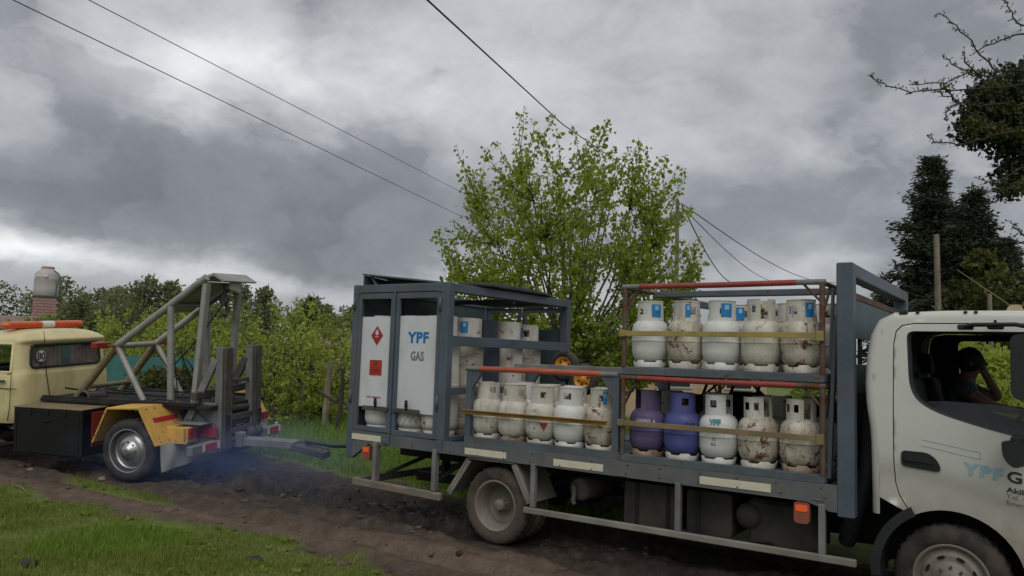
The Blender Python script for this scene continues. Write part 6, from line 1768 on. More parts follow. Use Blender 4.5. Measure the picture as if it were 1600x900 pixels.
# wheels
for y in (.93, .66): wheel(TW, (.085, y, .385), .395, .235, 'star', 'rim_chrome', 'rubber', -1, 8, 1.20)
for y in (-1.30, -1.04): wheel(TW, (.085, y, .385), .395, .235, 'star', 'rim_chrome', 'rubber', 1, 8, 1.20)
for y, s in ((.86, -1), (-.80, 1)): wheel(TW, (3.95, y, .385), .395, .235, 'star', 'rim_chrome', 'rubber', s, 8, 1.20)

# fenders: bent yellow sheet over the dual wheels
def fender(ya, yb, label=None):
    P = [(.605, .465), (.395, .905), (-.085, .925), (-.355, .470)]
    q = MB(); t = .012
    for (a, b), (c, d) in zip(P[:-1], P[1:]):
        dx, dz = c - a, d - b; L = math.hypot(dx, dz); nx_n, nz_n = -dz / L * t, dx / L * t
        if nz_n > 0 or True:
            q.prism([(a, b), (c, d), (c - nx_n, d - nz_n), (a - nx_n, b - nz_n)], lambda x, z, y: (x, y, z), ya, yb)
    # outer stiffening edge
    yo = ya if abs(ya) > abs(yb) else yb
    for (a, b), (c, d) in zip(P[:-1], P[1:]): q.bar((a, yo, b), (c, yo, d), .03, .022, .003)
    o = fix_normals(q.build('rear_fender', 'yellow_paint', TW))
    return o
FL = fender(1.045, .30); FR = fender(-1.44, -.60)
def on_rear(y, t):
    """point on the sloping rear plate: t = 0 top .. 1 bottom"""
    return (-.085 - .27 * t - .016, y, .925 - .455 * t + .006)
for y0_, y1_, t0, t1, F in ((.92, .55, .36, .36, FL), (.54, .47, .36, .36, FL), (-.80, -1.34, .36, .36, FR)):
    q = MB(); q.bar(on_rear(y0_, t0), on_rear(y1_, t1), .006, .062, .001, up=(.51, 0, .86)); q.build('reflector_red', 'reflect_red', F)
q = MB(); q.box((-.40, -1.22, .56), (.05, .20, .12), .008); q.build('tail_lamp', 'red_lens', FR)
q = MB(); q.box((-.55, .66, .575), (.06, .20, .20), .006); q.box((-.42, .62, .66), (.34, .26, .02), .004); q.box((-.42, .75, .56), (.30, .02, .20), .004); hb_ = q.build('lamp_housing', 'yellow_paint', TW)
q = MB(); q.box((-.70, .50, .585), (.26, .03, .13), .006); q.box((-.59, .66, .585), (.03, .17, .13), .006); q.build('tail_lamp', 'red_lens', hb_)
q = MB()
k_ = 10; vs = []
for i in range(k_ + 1):
    for j in range(8):
        y = .985 - .56 * i / k_; z = .475 - .335 * j / 7 + .02 * (i / k_)
        vs.append((-.365 - .02 * math.sin(j / 7 * 2.2) + .012 * math.sin(i * .9 + j * .5), y, z))
q.add(vs, [[i * 8 + j, (i + 1) * 8 + j, (i + 1) * 8 + j + 1, i * 8 + j + 1] for i in range(k_) for j in range(7)], 0, True)
vs2 = [(x - .008, y, z) for x, y, z in vs]
q.add(vs2, [[i * 8 + j, i * 8 + j + 1, (i + 1) * 8 + j + 1, (i + 1) * 8 + j] for i in range(k_) for j in range(7)], 0, True)
q.build('mud_flap', 'mudflap', TW)
q = MB(); vs = [(x, -y - .38, z) for x, y, z in vs2]; q.add(vs, [[i * 8 + j, (i + 1) * 8 + j, (i + 1) * 8 + j + 1, i * 8 + j + 1] for i in range(k_) for j in range(7)], 0, True); q.build('mud_flap', 'mudflap', TW)

# boom: two long tubes, braces, posts and the capped head
def T_(name, pts, r_, mat, n=12):
    q = MB(); q.tube(pts, r_, n); return q.build(name, mat, TW)
for y in (.40, -.36):
    T_('boom_rail', [(1.50, y + (.02 if y > 0 else -.02), .90), (.85, y, 1.655)], .052, 'bronze'); T_('boom_rail', [(.85, y, 1.655), (-.55, y, 2.60)], .048, 'silver')
    T_('boom_leg', [(.84, y, 1.64), (.40, y, .93)], .040, 'silver'); T_('boom_post', [(-.03, y, .93), (0, y, 2.25)], .045, 'silver')
    q = MB(); q.bar((-.40, y, .86), (-.53, y * .92, 2.52), .10, .07, .006, up=(1, 0, 0)); q.build('boom_column', 'silver', TW)
T_('boom_crossbar', [(.85, .42, 1.655), (.85, -.38, 1.655)], .036, 'silver'); T_('boom_crossbar', [(1.30, .42, 1.08), (1.30, -.38, 1.08)], .034, 'bronze')
T_('boom_crossbar', [(0, .40, 2.22), (0, -.36, 2.22)], .03, 'silver')
for y in (.68, -.53):
    q = MB(); q.box((.88, y, 1.675), (.10, .20, .085), .012); q.tube([(.86, y, 1.66), (.85, y * .6, 1.655)], .016, 6); q.build('warning_lamp', 'red_lens', TW)
q = MB(); q.prism([(-.33, 2.575), (-.60, 2.66), (-.78, 2.555), (-.745, 2.54), (-.60, 2.625), (-.35, 2.55)], lambda a, b, d: (a, d, b), -.40, .33); q.box((-.10, .02, 2.33), (.75, .62, .012), .002, Matrix.Rotation(R(34), 3, 'Y'))
fix_normals(q.build('boom_cap', 'silver', TW))
for y in (.36, -.32):
    q = MB(); q.bar((-.02, y, 2.255), (-.50, y, 2.565), .012, .09, .002); q.build('boom_gusset', 'dark_steel', TW)
q = MB(); q.box((-.62, -.12, 2.49), (.05, .24, .14), .01, Matrix.Rotation(R(14), 3, 'X')); q.build('work_lamp', 'white_lens', TW)
q = MB(); q.tube([(-.55, .02, 2.52), (-.56, .03, 2.36)], .018, 8); q.lathe([(0, .03), (.055, .03), (.07, .015), (.05, 0), (.07, -.015), (.055, -.03), (0, -.03)], 16, Matrix(((1, 0, 0), (0, 0, 1), (0, -1, 0))).transposed(), (-.56, .04, 2.30))
q.box((-.56, .04, 2.30), (.05, .09, .16), .012); q.tube([(-.56, -.02, 2.24), (-.56, -.04, 2.13), (-.56, .01, 2.08), (-.56, .06, 2.11)], .022, 8); q.build('hook_block', 'dark_steel', TW)
q = MB(); q.tube([(-.56, .04, 2.26), (-.2, .10, 1.75), (.35, .22, 1.15), (.8, .32, .98)], .010, 5); q.build('winch_cable', 'cab_dark', TW)
q = MB()
for k_ in range(7):
    y0_ = rng.uniform(-.4, .2); y1_ = rng.uniform(-.6, .1); x0_ = rng.uniform(.2, .9); x1_ = rng.uniform(-.1, .5); z0_ = rng.uniform(1.35, 1.65); sag = rng.uniform(.2, .5)
    pts = [(x0_ + (x1_ - x0_) * t, y0_ + (y1_ - y0_) * t, z0_ + (1.0 - z0_) * t ** 1.5 - sag * math.sin(t * math.pi) * .5) for t in [i / 8 for i in range(9)]]
    q.tube(pts, .008, 5)
q.build('slack_cable', 'cab_dark', TW)
# uprights at the tail: weathered timbers with steel edges, knee plates, drums, bumper
for y in (.33, -.33):
    q = MB(); q.box((-.82, y, 1.01), (.12, .17, 1.34), .012); q.build('tail_timber', 'timber_dark', TW)
    q = MB(); q.box((-.80, y + (.105 if y > 0 else .105), 1.01), (.10, .03, 1.36), .004); q.build('timber_edge', 'grey_steel', TW)
    q = MB(); q.bar((-.74, y + .10, 1.52), (-.40, y + .17, .74), .05, .10, .006, up=(1, 0, 0)); q.build('tail_brace', 'grey_steel' if y > 0 else 'dark_steel', TW)
q = MB(); q.prism([(-.50, .96), (-.78, .96), (-.78, .40), (-.30, .40), (-.30, .74)], lambda a, b, d: (a, d, b), .44, .47); q.box((-.55, .56, .71), (.40, .30, .015), .003); fix_normals(q.build('knee_plate', 'grey_steel', TW))
q = MB()
q.bar((-.55, .62, 1.05), (-.62, -.45, 1.10), .08, .10, .008); q.bar((-.80, .24, .74), (-.80, -.24, .74), .10, .08, .006); q.bar((-.82, .24, .56), (-.82, -.24, .58), .10, .07, .006)
q.bar((-.86, .2, .43), (-.80, -.1, .60), .05, .03, .004); q.tube([(-.78, .22, .86), (-.78, -.22, .84)], .05, 10)
for y in (-.08, -.26): q.lathe([(0, .05), (.07, .05), (.085, .03), (.06, .015), (.06, -.015), (.085, -.03), (.07, -.05), (0, -.05)], 16, Matrix(((1, 0, 0), (0, 0, 1), (0, -1, 0))).transposed(), (-.86, y - .08, .50))
q.box((-.80, .02, 1.22), (.05, .42, .05), .005)
q.build('tail_winch', 'dark_steel', TW)
q = MB(); q.box((-.80, 0, .425), (.09, 2.0, .12), .008); q.build('tail_bumper', 'grey_steel', TW)
for y, ww_, mm_ in ((.78, .045, 'reflect_white'), (.64, .24, 'reflect_red'), (.49, .06, 'reflect_white'), (-.66, .05, 'reflect_white'), (-.80, .22, 'reflect_red'), (-.94, .05, 'reflect_white')):
    q = MB(); q.box((-.848, y, .43), (.006, ww_, .085), .001); q.build('reflector_' + ('red' if mm_.endswith('red') else 'white'), mm_, TW)
q = MB(); q.box((-.80, -.93, .40), (.02, .05, .24), .003); q.build('reflector_post', 'reflect_white', TW)
# tongue
q = MB(); q.bar((-.84, .02, .41), (-1.70, 0, .40), .19, .10, .008); q.box((-.90, .10, .44), (.12, .12, .20), .012); q.build('tow_tongue', 'grey_steel', TW)
q = MB(); q.bar((-1.62, .02, .385), (-2.15, .03, .295), .15, .09, .008); q.bar((-1.5, -.16, .42), (-2.1, -.10, .33), .05, .06, .006); q.box((-2.13, .03, .29), (.05, .2, .07), .008); q.tube([(-2.08, .03, .28), (-2.08, .03, .36)], .025, 8); q.build('tongue_fork', 'dark_steel', TW)
ST = thing('tow_strap', 'dark tow strap running from the tongue of the tow truck to the gas truck', 'strap')
pA = TOWM @ Vector((-1.75, -.14, .42)); pB = TL(-1.93, .25, .70); q = MB(); q.tube([pA, pA.lerp(pB, .5) + Vector((0, 0, -.03)), pB], .022, 8); q.build('strap', 'cab_dark', ST)

# ================================================================== exhaust smoke round the tow truck's tail
def smoke():
    bm_ = MB(); bm_.lathe([(0, -1)] + [(math.sin(math.pi * i / 12), -math.cos(math.pi * i / 12)) for i in range(1, 12)] + [(0, 1)], 24)
    mt, t, out = new_mat('blue_exhaust_smoke')
    v = obj_vec(t, False)
    l2 = vmath(t, 'LENGTH', v).outputs['Value']
    fall = fmath(t, 'POWER', fmath(t, 'SUBTRACT', 1.0, l2, True), 1.3)
    nz = noise_n(t, vmath(t, 'MULTIPLY', v, (2.0, 1.6, 1.2)).outputs[0], 1.3, 4, 0.6, 0.5).outputs['Fac']
    nz = ramp_n(t, nz, [(0.35, 0.15), (0.68, 1.0)]).outputs[0]
    d = fmath(t, 'MULTIPLY', fmath(t, 'MULTIPLY', fall, nz), SMOKE_D)
    p = t.nodes.new('ShaderNodeVolumePrincipled'); p.inputs['Color'].default_value = (0.26, 0.38, 0.80, 1); p.inputs['Anisotropy'].default_value = 0.1
    p.inputs['Absorption Color'].default_value = (0.3, 0.45, 0.9, 1)
    t.links.new(d, p.inputs['Density']); t.links.new(p.outputs[0], out.inputs['Volume'])

    M['smoke'] = mt
    o = bm_.build('exhaust_smoke', 'smoke'); fix_normals(o)
    o.location = (-3.30, 9.75, .42); o.scale = (2.6, 1.35, .62)
    o.rotation_euler = (0, 0, R(-15))
    o['kind'] = 'stuff'
SMOKE_D = 0.55
try:
    smoke()
except Exception as e_:
    print('smoke', e_)

# ================================================================== buildings and fences
def house(name, label, x0_, x1_, y0_, y1_, h, roof_h, wall, roof, wins, chim=None, cat='house'):
    t = thing(name, label, cat, Matrix.Translation(((x0_ + x1_) / 2, (y0_ + y1_) / 2, 0)))
    w_, d_ = x1_ - x0_, y1_ - y0_
    q = MB(); q.box((0, 0, h / 2 - .1), (w_, d_, h + .2), .01); q.build('wall', wall, t)
    q = MB(); o_ = .3
    q.prism([(-d_ / 2 - o_, h - .02), (0, h + roof_h), (d_ / 2 + o_, h - .02), (d_ / 2 + o_, h + .08), (0, h + roof_h + .12), (-d_ / 2 - o_, h + .08)], lambda a, b, x: (x, a, b), -w_ / 2 - o_, w_ / 2 + o_)
    fix_normals(q.build('roof', roof, t))
    for (xx, zz, ww_, hh_) in wins:
        q = MB(); q.box((xx, -d_ / 2 - .01, zz), (ww_, .05, hh_), .005); f_ = q.build('window', 'pale_wall', t)
        q = MB(); q.box((xx, -d_ / 2 - .03, zz), (ww_ - .12, .04, hh_ - .12), .004); q.build('pane', 'cab_dark', f_)
    if chim:
        q = MB(); q.box((chim[0], chim[1], h + roof_h * .5 + chim[2] / 2), (.5, .5, chim[2] + .3), .01); q.build('chimney', 'pale_wall', t)
    return t
house('house', 'low dusty pink house with a tiled roof behind the tow truck cab', -25.5, -18.6, 28.5, 34, 2.1, .50, 'plaster_pink', 'roof_tile', [(-1.2, 1.1, .9, .9), (1.6, 1.1, .8, .9)])
house('house', 'distant house with a brown roof and white chimney between the bushes and the cage', -11.6, -7.6, 44, 50, 1.9, 1.05, 'plaster_beige', 'roof_tile', [(-1.0, 1.0, .9, .9)], (.55, -.5, .9))
house('house', 'beige single storey house behind the gas truck near the tree', 1.6, 7.2, 22, 27, 2.15, .22, 'plaster_beige', 'roof_tile', [(.3, 1.4, .8, .8), (2.0, 1.4, .8, .8)])

# water tank on its brick pillar
tw_ = thing('water_tank', 'grey plastic water tank with a narrow lid on top of the brick pillar', 'water tank', Matrix.Translation((-19.63, 33, 3.62)) @ Matrix.Diagonal((.86, .86, 1.0, 1.0)))
q = MB(); q.lathe([(0, 0), (.50, 0), (.535, .03), (.545, .35), (.535, .70), (.545, .72), (.535, .75), (.525, .92), (.50, .98), (.33, 1.13), (.29, 1.16), (0, 1.16)], 36); fix_normals(q.build('tank_body', 'tank_plastic', tw_))
q = MB(); q.lathe([(0, 1.26), (.26, 1.26), (.285, 1.24), (.285, 1.16), (.27, 1.15)], 28); fix_normals(q.build('tank_lid', 'mortar', tw_))
q = MB(); q.tube([(.36, -.1, 1.1), (.62, -.12, .98), (.66, -.1, .85), (.58, -.1, .55), (.52, -.1, -.1)], .022, 6); q.build('vent_pipe', 'rack_steel', tw_)
q = MB(); q.box((.06, -.536, .84), (.55, .03, .10), .008); q.build('tank_label', 'panel_white', tw_)
bp = thing('brick_pillar', 'pinkish brick pillar carrying the water tank, toothed bricks on its right side', 'pillar', Matrix.Translation((-19.63, 33, 0)) @ Matrix.Rotation(R(30.7), 4, 'Z') @ Matrix.Diagonal((.86, .86, 1.0, 1.0)))
q = MB(); q.box((-.02, 0, 1.78), (.98, .98, 3.58), .004); q.build('mortar_core', 'mortar', bp)
q = MB(); q.box((0, 0, 0), (.235, .03, .105), .006); proto = q.build('brick', 'brick', bp)
bm0 = proto.data; bpy.data.objects.remove(proto)
q = MB(); q.box((0, 0, 3.59), (1.1, 1.1, .06), .01); q.build('cap_slab', 'dark_steel', bp)
for k_ in range(29):
    z = .06 + k_ * .122
    for i in range(5):
        off = (.125 if k_ % 2 else 0)
        x = -.50 + .115 + i * .248 - off
        if x < -.52 or x > .52: continue
        o = bpy.data.objects.new('brick', bm0); COL.objects.link(o); o.parent = bp; o.location = (max(-.39, min(.40, x)) + rng.uniform(-.006, .006), -.50 + rng.uniform(-.008, .004), z)
    if k_ % 2:
        o = bpy.data.objects.new('brick', bm0); COL.objects.link(o); o.parent = bp; o.location = (.44, -.485, z + .002)
        o = bpy.data.objects.new('brick', bm0); COL.objects.link(o); o.parent = bp; o.location = (.49, -.2, z); o.rotation_euler = (0, 0, R(90))

# teal screen fence
tf = thing('screen_fence', 'teal shade cloth fence stretched between posts beyond the tow truck', 'fence', Matrix.Translation((-9.2, 22, 0)))
q = MB(); k_ = 60; vs = []
for i in range(k_ + 1):
    for j in range(4):
        vs.append((-2.1 + 4.3 * i / k_, .03 * math.sin(i * .8 + j) + .02 * math.sin(i * 2.3), .45 + .96 * j / 3 + (.012 * math.sin(i * .52) if j == 3 else 0)))
q.add(vs, [[i * 4 + j, (i + 1) * 4 + j, (i + 1) * 4 + j + 1, i * 4 + j + 1] for i in range(k_) for j in range(3)], 0, True); q.build('cloth', 'teal_cloth', tf)
for x in (-2.05, -.65, .78, 2.2):
    q = MB(); q.tube([(x, .06, -.2), (x + .02, .06, 1.5)], .035, 7); q.build('fence_post', 'post_dark', tf)
# pale boundary wall far behind the truck
for lab, x0_, x1_ in (('long low pale boundary wall across the field behind the gas truck', 3.5, 9.2), ('low pale boundary wall glimpsed behind the right end of the racks', 15.6, 26.0)):
    t = thing('boundary_wall', lab, 'wall', Matrix.Translation(((x0_ + x1_) / 2, 36, 0)))
    q = MB(); q.box((0, 0, .22), (x1_ - x0_, .2, .56), .01); q.build('wall_body', 'pale_wall', t)
    q = MB(); q.box((0, -.01, .515), (x1_ - x0_ + .1, .26, .05), .01); q.build('coping', 'pale_wall', t)
# old wire fence posts between verge and field
def post(label, a, b, r_, mat, knots=3, name='fence_post'):
    t = thing(name, label, 'post', Matrix.Translation((a[0], a[1], gz(a[0], a[1]) - .15)))
    q = MB(); d = Vector(b) - Vector(a); k_ = 8
    pts = [Vector((d.x * i / k_ + rng.uniform(-.5, .5) * r_ * .5, d.y * i / k_ + rng.uniform(-.5, .5) * r_ * .5, (d.z + .15) * i / k_)) for i in range(k_ + 1)]
    q.tube(pts, [r_ * (1.1 - .25 * i / k_) * rng.uniform(.88, 1.1) for i in range(k_ + 1)], 9); q.build('pole', mat, t)
    return t
post('dark leaning fence post, furthest left of the old posts in the grass', (-4.60, 17.5, 0), (-4.36, 17.5, 1.40), .085, 'post_dark')
p2 = post('pale split fence post with a forked top in front of the hedge', (-3.82, 16.5, 0), (-3.74, 16.5, 1.48), .06, 'post_wood')
q = MB(); q.tube([(.02, -.05, .15), (.10, -.06, .75), (.06, -.05, 1.25), (.05, -.05, 1.6)], [.045, .04, .04, .03], 7); q.build('split_stave', 'post_wood', p2)
p3 = post('greyish fence post beside the left edge of the cage', (-3.42, 16.0, 0), (-3.36, 16.0, 1.34), .05, 'post_dark')
q = MB(); q.tube([(.0, 0, 1.40), (.28, .02, 1.26)], .035, 7); q.build('rail_stub', 'post_wood', p3)
lg = thing('fallen_branch', 'gnarled dry branch hanging between two fence posts', 'branch', Matrix.Translation((-3.78, 16.45, .78)))
q = MB(); q.tube([(-.15, 0, .10), (.05, -.02, -.02), (.22, -.04, -.10), (.38, 0, -.12), (.50, -.03, -.25)], [.025, .035, .045, .04, .02], 7); q.tube([(.2, -.04, -.10), (.30, -.10, .02), (.42, -.08, .0)], [.025, .02, .01], 6); q.build('limb', 'bark', lg)
lg2 = thing('leaning_stick', 'long thin bare stick leaning across the yellow green bush', 'stick', Matrix.Translation((-5.0, 16.6, 0)))
q = MB(); q.tube([(-.95, 0, 2.35), (-.4, 0, 1.75), (.3, .03, 1.2), (.62, .02, .98)], [.016, .02, .022, .02], 6); q.tube([(.62, .02, .98), (.75, .05, .0)], [.02, .02], 6); q.build('limb', 'bark', lg2)
# poles
def util_pole(label, x, y, h, r_, arms=True, mat='post_wood', bend=0):
    t = thing('utility_pole', label, 'pole', Matrix.Translation((x, y, -.2)))
    q = MB(); q.tube([(bend, 0, 0), (bend * .5, 0, h * .5), (0, 0, h)], [r_ * 1.2, r_ * 1.05, r_ * .85], 10); q.build('pole', mat, t)
    if arms:
        q = MB(); q.box((.12, 0, h - .55), (.14, .12, .30), .01); q.build('junction_box', 'grey_steel', t)
        q = MB()
        for dz in (.12, .28): q.lathe([(0, .05), (.03, .04), (.04, 0), (.03, -.04), (0, -.05)], 10, None, (.09, -.08, h - dz))
        q.build('insulator', 'pale_wall', t)
    return t
util_pole('grey utility pole rising behind the right side of the leafy tree', 5.68, 27, 7.55, .075)
util_pole('rough pale wooden pole standing in front of the dark conifers', 8.72, 16, 4.72, .062, False, 'post_wood', .04)
post('short pale timber post right of the conifers above the cab roof', (9.20, 15, 0), (9.18, 15, 3.18), .05, 'post_wood', name='timber_post')
# wires
def wire(label, pts, r_, sag):
    t = thing('power_line', label, 'cable')
    q = MB()
    for (a, b) in zip(pts[:-1], pts[1:]):
        a = Vector(a); b = Vector(b); k_ = 24
        q.tube([a.lerp(b, i / k_) - Vector((0, 0, sag * math.sin(math.pi * i / k_))) for i in range(k_ + 1)], r_, 5)
    q.build('cable', 'wire', t)
pole_top = Vector((5.72, 26.9, 7.22))
wire('thick black cable from the top of the picture down to the utility pole', [(-1.75, 6.2, 5.48), (1.14, 19, 7.49), pole_top], .013, .0)
wire('lower of the two thin wires crossing the sky at the left', [(-6.75, 6.5, 5.70), (-1.76, 24, 6.06), (5.70, 40, 6.9)], .007, .0)
wire('upper of the two thin wires crossing the sky at the left', [(-5.72, 6.5, 5.62), (-1.59, 24, 6.73), (5.70, 40, 7.9)], .006, .0)
wire('steep cable dropping right from the utility pole', [pole_top + Vector((.1, 0, -.05)), (15.0, 50, 7.0)], .022, 1.1)
wire('upper thin cable sweeping right from the utility pole to the headboard', [pole_top + Vector((.1, 0, .0)), (26.0, 60, 8.3)], .018, 1.0)
wire('lower thin cable sweeping right from the utility pole', [pole_top + Vector((.1, 0, -.1)), (19.5, 55, 7.4)], .016, .7)

# ================================================================== trees and shrubs
def env_main(az, el):
    e = math.degrees(el)
    base = np.interp(e, [-18, 0, 15, 30, 45, 60, 75, 90], [1.2, 1.75, 2.1, 2.45, 3.05, 3.8, 4.2, 4.28])
    return float(base) * (0.98 if math.cos(az) > .3 else 1.0)
random_state = rng.getstate()
fan_tree(.95, 13.0, 'large fresh green tree in spring leaf standing behind the gas truck', 1.45, .10, env_main, 56, 980, 42, .074, 'leaf_spring')
def env_r(s): return lambda az, el: s * (0.7 + .5 * math.sin(el))
G5 = 'young trees along the old fence'
def env_up(h, wd): return lambda az, el: wd + (h - wd) * max(0.0, math.sin(el)) ** 1.6
fan_tree(-5.05, 17.2, 'yellow green young tree in the middle of the fence line', .30, .045, env_up(2.25, .85), 14, 170, 34, .078, 'leaf_yellow', name='young_tree', group=G5, limb_r=.014, drop=.3)
fan_tree(-4.15, 17.6, 'yellow green young tree with a tall tip beside the cage', .35, .045, env_up(1.95, .65), 13, 140, 34, .078, 'leaf_yellow', name='young_tree', group=G5, limb_r=.014, drop=.3)
fan_tree(-6.15, 18.2, 'yellow green sapling just right of the tow truck boom', .30, .045, env_up(2.05, .80), 13, 150, 34, .080, 'leaf_yellow', name='young_tree', group=G5, limb_r=.014, drop=.3)
# pale saplings beyond the teal screen
G6 = 'pale green saplings beyond the screen fence'
for (x, y, h, lab) in ((-13.4, 27, 2.9, 'pale sapling behind the boom rail, left of the teal screen'), (-12.2, 29, 3.1, 'pale sapling rising behind the left end of the teal screen'), (-11.1, 26, 2.7, 'pale sapling just left of the boom mid post'), (-10.1, 28, 3.2, 'pale sapling seen between the boom posts'),
                       (-9.0, 26, 2.9, 'pale sapling directly under the boom cap'), (-8.2, 29, 3.4, 'tall pale sapling right of the boom cap'), (-7.1, 27, 3.0, 'pale sapling behind the gap of the tail timbers'), (-6.2, 28, 3.1, 'pale sapling left of the brown roofed house'), (-5.0, 30, 2.6, 'short pale sapling in front of the brown roofed house')):
    fan_tree(x, y, lab, .30, .05, env_up(h * rng.uniform(.88, 1.12), h * rng.uniform(.26, .38)), 14, 165, 27, .118, 'leaf_mid' if rng.random() < .4 else 'leaf_yellow', name='sapling', group=G6, limb_r=.018, drop=.4)
# shrubs in the middle distance
for (x, y, h, s, mt, lab) in (
    (-15.5, 26, 2.3, 1.6, 'leaf_mid', 'green shrub right of the brick pillar'), (-17.2, 29, 1.9, 1.4, 'leaf_yellow', 'small bright shrub at the foot of the brick pillar'), (-4.0, 24, 1.9, 1.2, 'leaf_olive', 'low olive shrub left of the cage door'), (-6.5, 22.5, 1.5, 1.3, 'leaf_olive', 'low dull shrub under the young trees'),
    (-8.6, 20.0, 1.0, 1.0, 'leaf_olive', 'low brushwood below the teal screen'),
    (7.0, 12.6, 2.15, .9, 'leaf_yellow', 'bright green shrub seen through the cab window'), (8.1, 13.4, 2.0, .9, 'leaf_yellow', 'green shrub beyond the far cab window, right of the driver'), (5.6, 13.6, 1.7, .8, 'leaf_mid', 'green shrub behind the headboard of the truck')):
    blob_tree(x, y, lab, h, s, .25, mt, 22, 6500 if y > 15 else 3200, .125 if y > 15 else .10, 'shrubs in the field', name='shrub', cat='shrub')
# far tree line
FAR = [(-47, 70, 7.2, 3.0, 'round', 'far tree at the left edge of the picture'), (-43.2, 72, 6.5, 2.8, 'round', 'far tree just left of the water tank'), (-39.2, 68, 6.9, 2.7, 'round', 'far tree just right of the water tank'), (-36.0, 70, 6.6, 2.4, 'round', 'second far tree to the right of the water tank'),
       (-32.8, 66, 6.4, 2.4, 'round', 'far tree midway between water tank and boom'), (-28.4, 60, 6.7, 2.4, 'round', 'tall far tree left of the boom rail'), (-26.2, 61, 6.4, 2.0, 'round', 'far tree touching the left boom rail'), (-30.5, 70, 5.6, 2.6, 'round', 'lower far tree in the gap left of the boom'),
       (-23.8, 68, 6.9, 2.3, 'round', 'far tree seen through the boom'), (-20.6, 66, 6.6, 2.0, 'round', 'far tree right of the boom head'), (-18.0, 70, 6.2, 2.2, 'round', 'airy far tree above the young trees'), (-15.5, 66, 5.3, 1.8, 'round', 'far tree right of the dark column'),
       (-13.6, 68, 5.6, 2.0, 'round', 'far tree at the left edge of the cage'), (-11.0, 66, 4.9, 1.9, 'round', 'far tree behind the cage door'), (-49.5, 66, 5.5, 2.6, 'round', 'lowest far tree at the left border'), (-34.2, 62, 5.0, 2.0, 'round', 'short far tree in front of the gap'),
       (-22.0, 58, 4.6, 2.2, 'round', 'short far tree behind the boom posts'), (22.0, 62, 5.0, 2.0, 'round', 'far tree behind the headboard')]
for (x, y, h, s, sh, lab) in FAR:
    blob_tree(x, y, lab + ', grey green', h, s, h * .22, 'leaf_euca', 20, 3600, .27, 'far tree line', shape=sh)
blob_tree(-15.6, 61, 'dark narrow column shaped tree on the skyline left of the cage', 5.75, .95, .3, 'leaf_conifer', 20, 2600, .26, None, shape='column', name='column_tree')
# conifers and what grows beside them
conifer(14.6, 27, 'tallest dark conifer behind the cab, pointed top', 9.3, 2.55, 'leaf_conifer', 34)
conifer(14.85, 25, 'broad dark conifer right of the tallest one', 7.7, 2.5, 'leaf_conifer', 28)
conifer(18.4, 29, 'dark conifer at the right edge behind the others', 6.8, 2.2, 'leaf_conifer', 26)
blob_tree(12.1, 20, 'olive brown bushy tree in front of the conifers', 4.7, 1.15, .6, 'leaf_olive', 18, 4200, .17, name='bushy_tree')
blob_tree(13.8, 19.5, 'dark green bushy tree at the right border below the conifers', 4.1, 1.0, .5, 'leaf_mid', 15, 3000, .16, name='bushy_tree')
spring_tree(8.15, 14, 'pale grey green upright bush between the wooden pole and the short post', 12, lambda az, el: 1.2 + 1.35 * math.sin(el), .7, .04, 16, .34, .07, 30, 'leaf_grey', asp=.6, name='upright_bush', cat='bush')
spring_tree(13.0, 30, 'bare thin twigged tree left of the conifers', 12, lambda az, el: 2.4 + 1.6 * math.sin(el), 1.0, .05, 12, .7, .05, 5, 'leaf_bud', asp=.5, name='bare_tree')

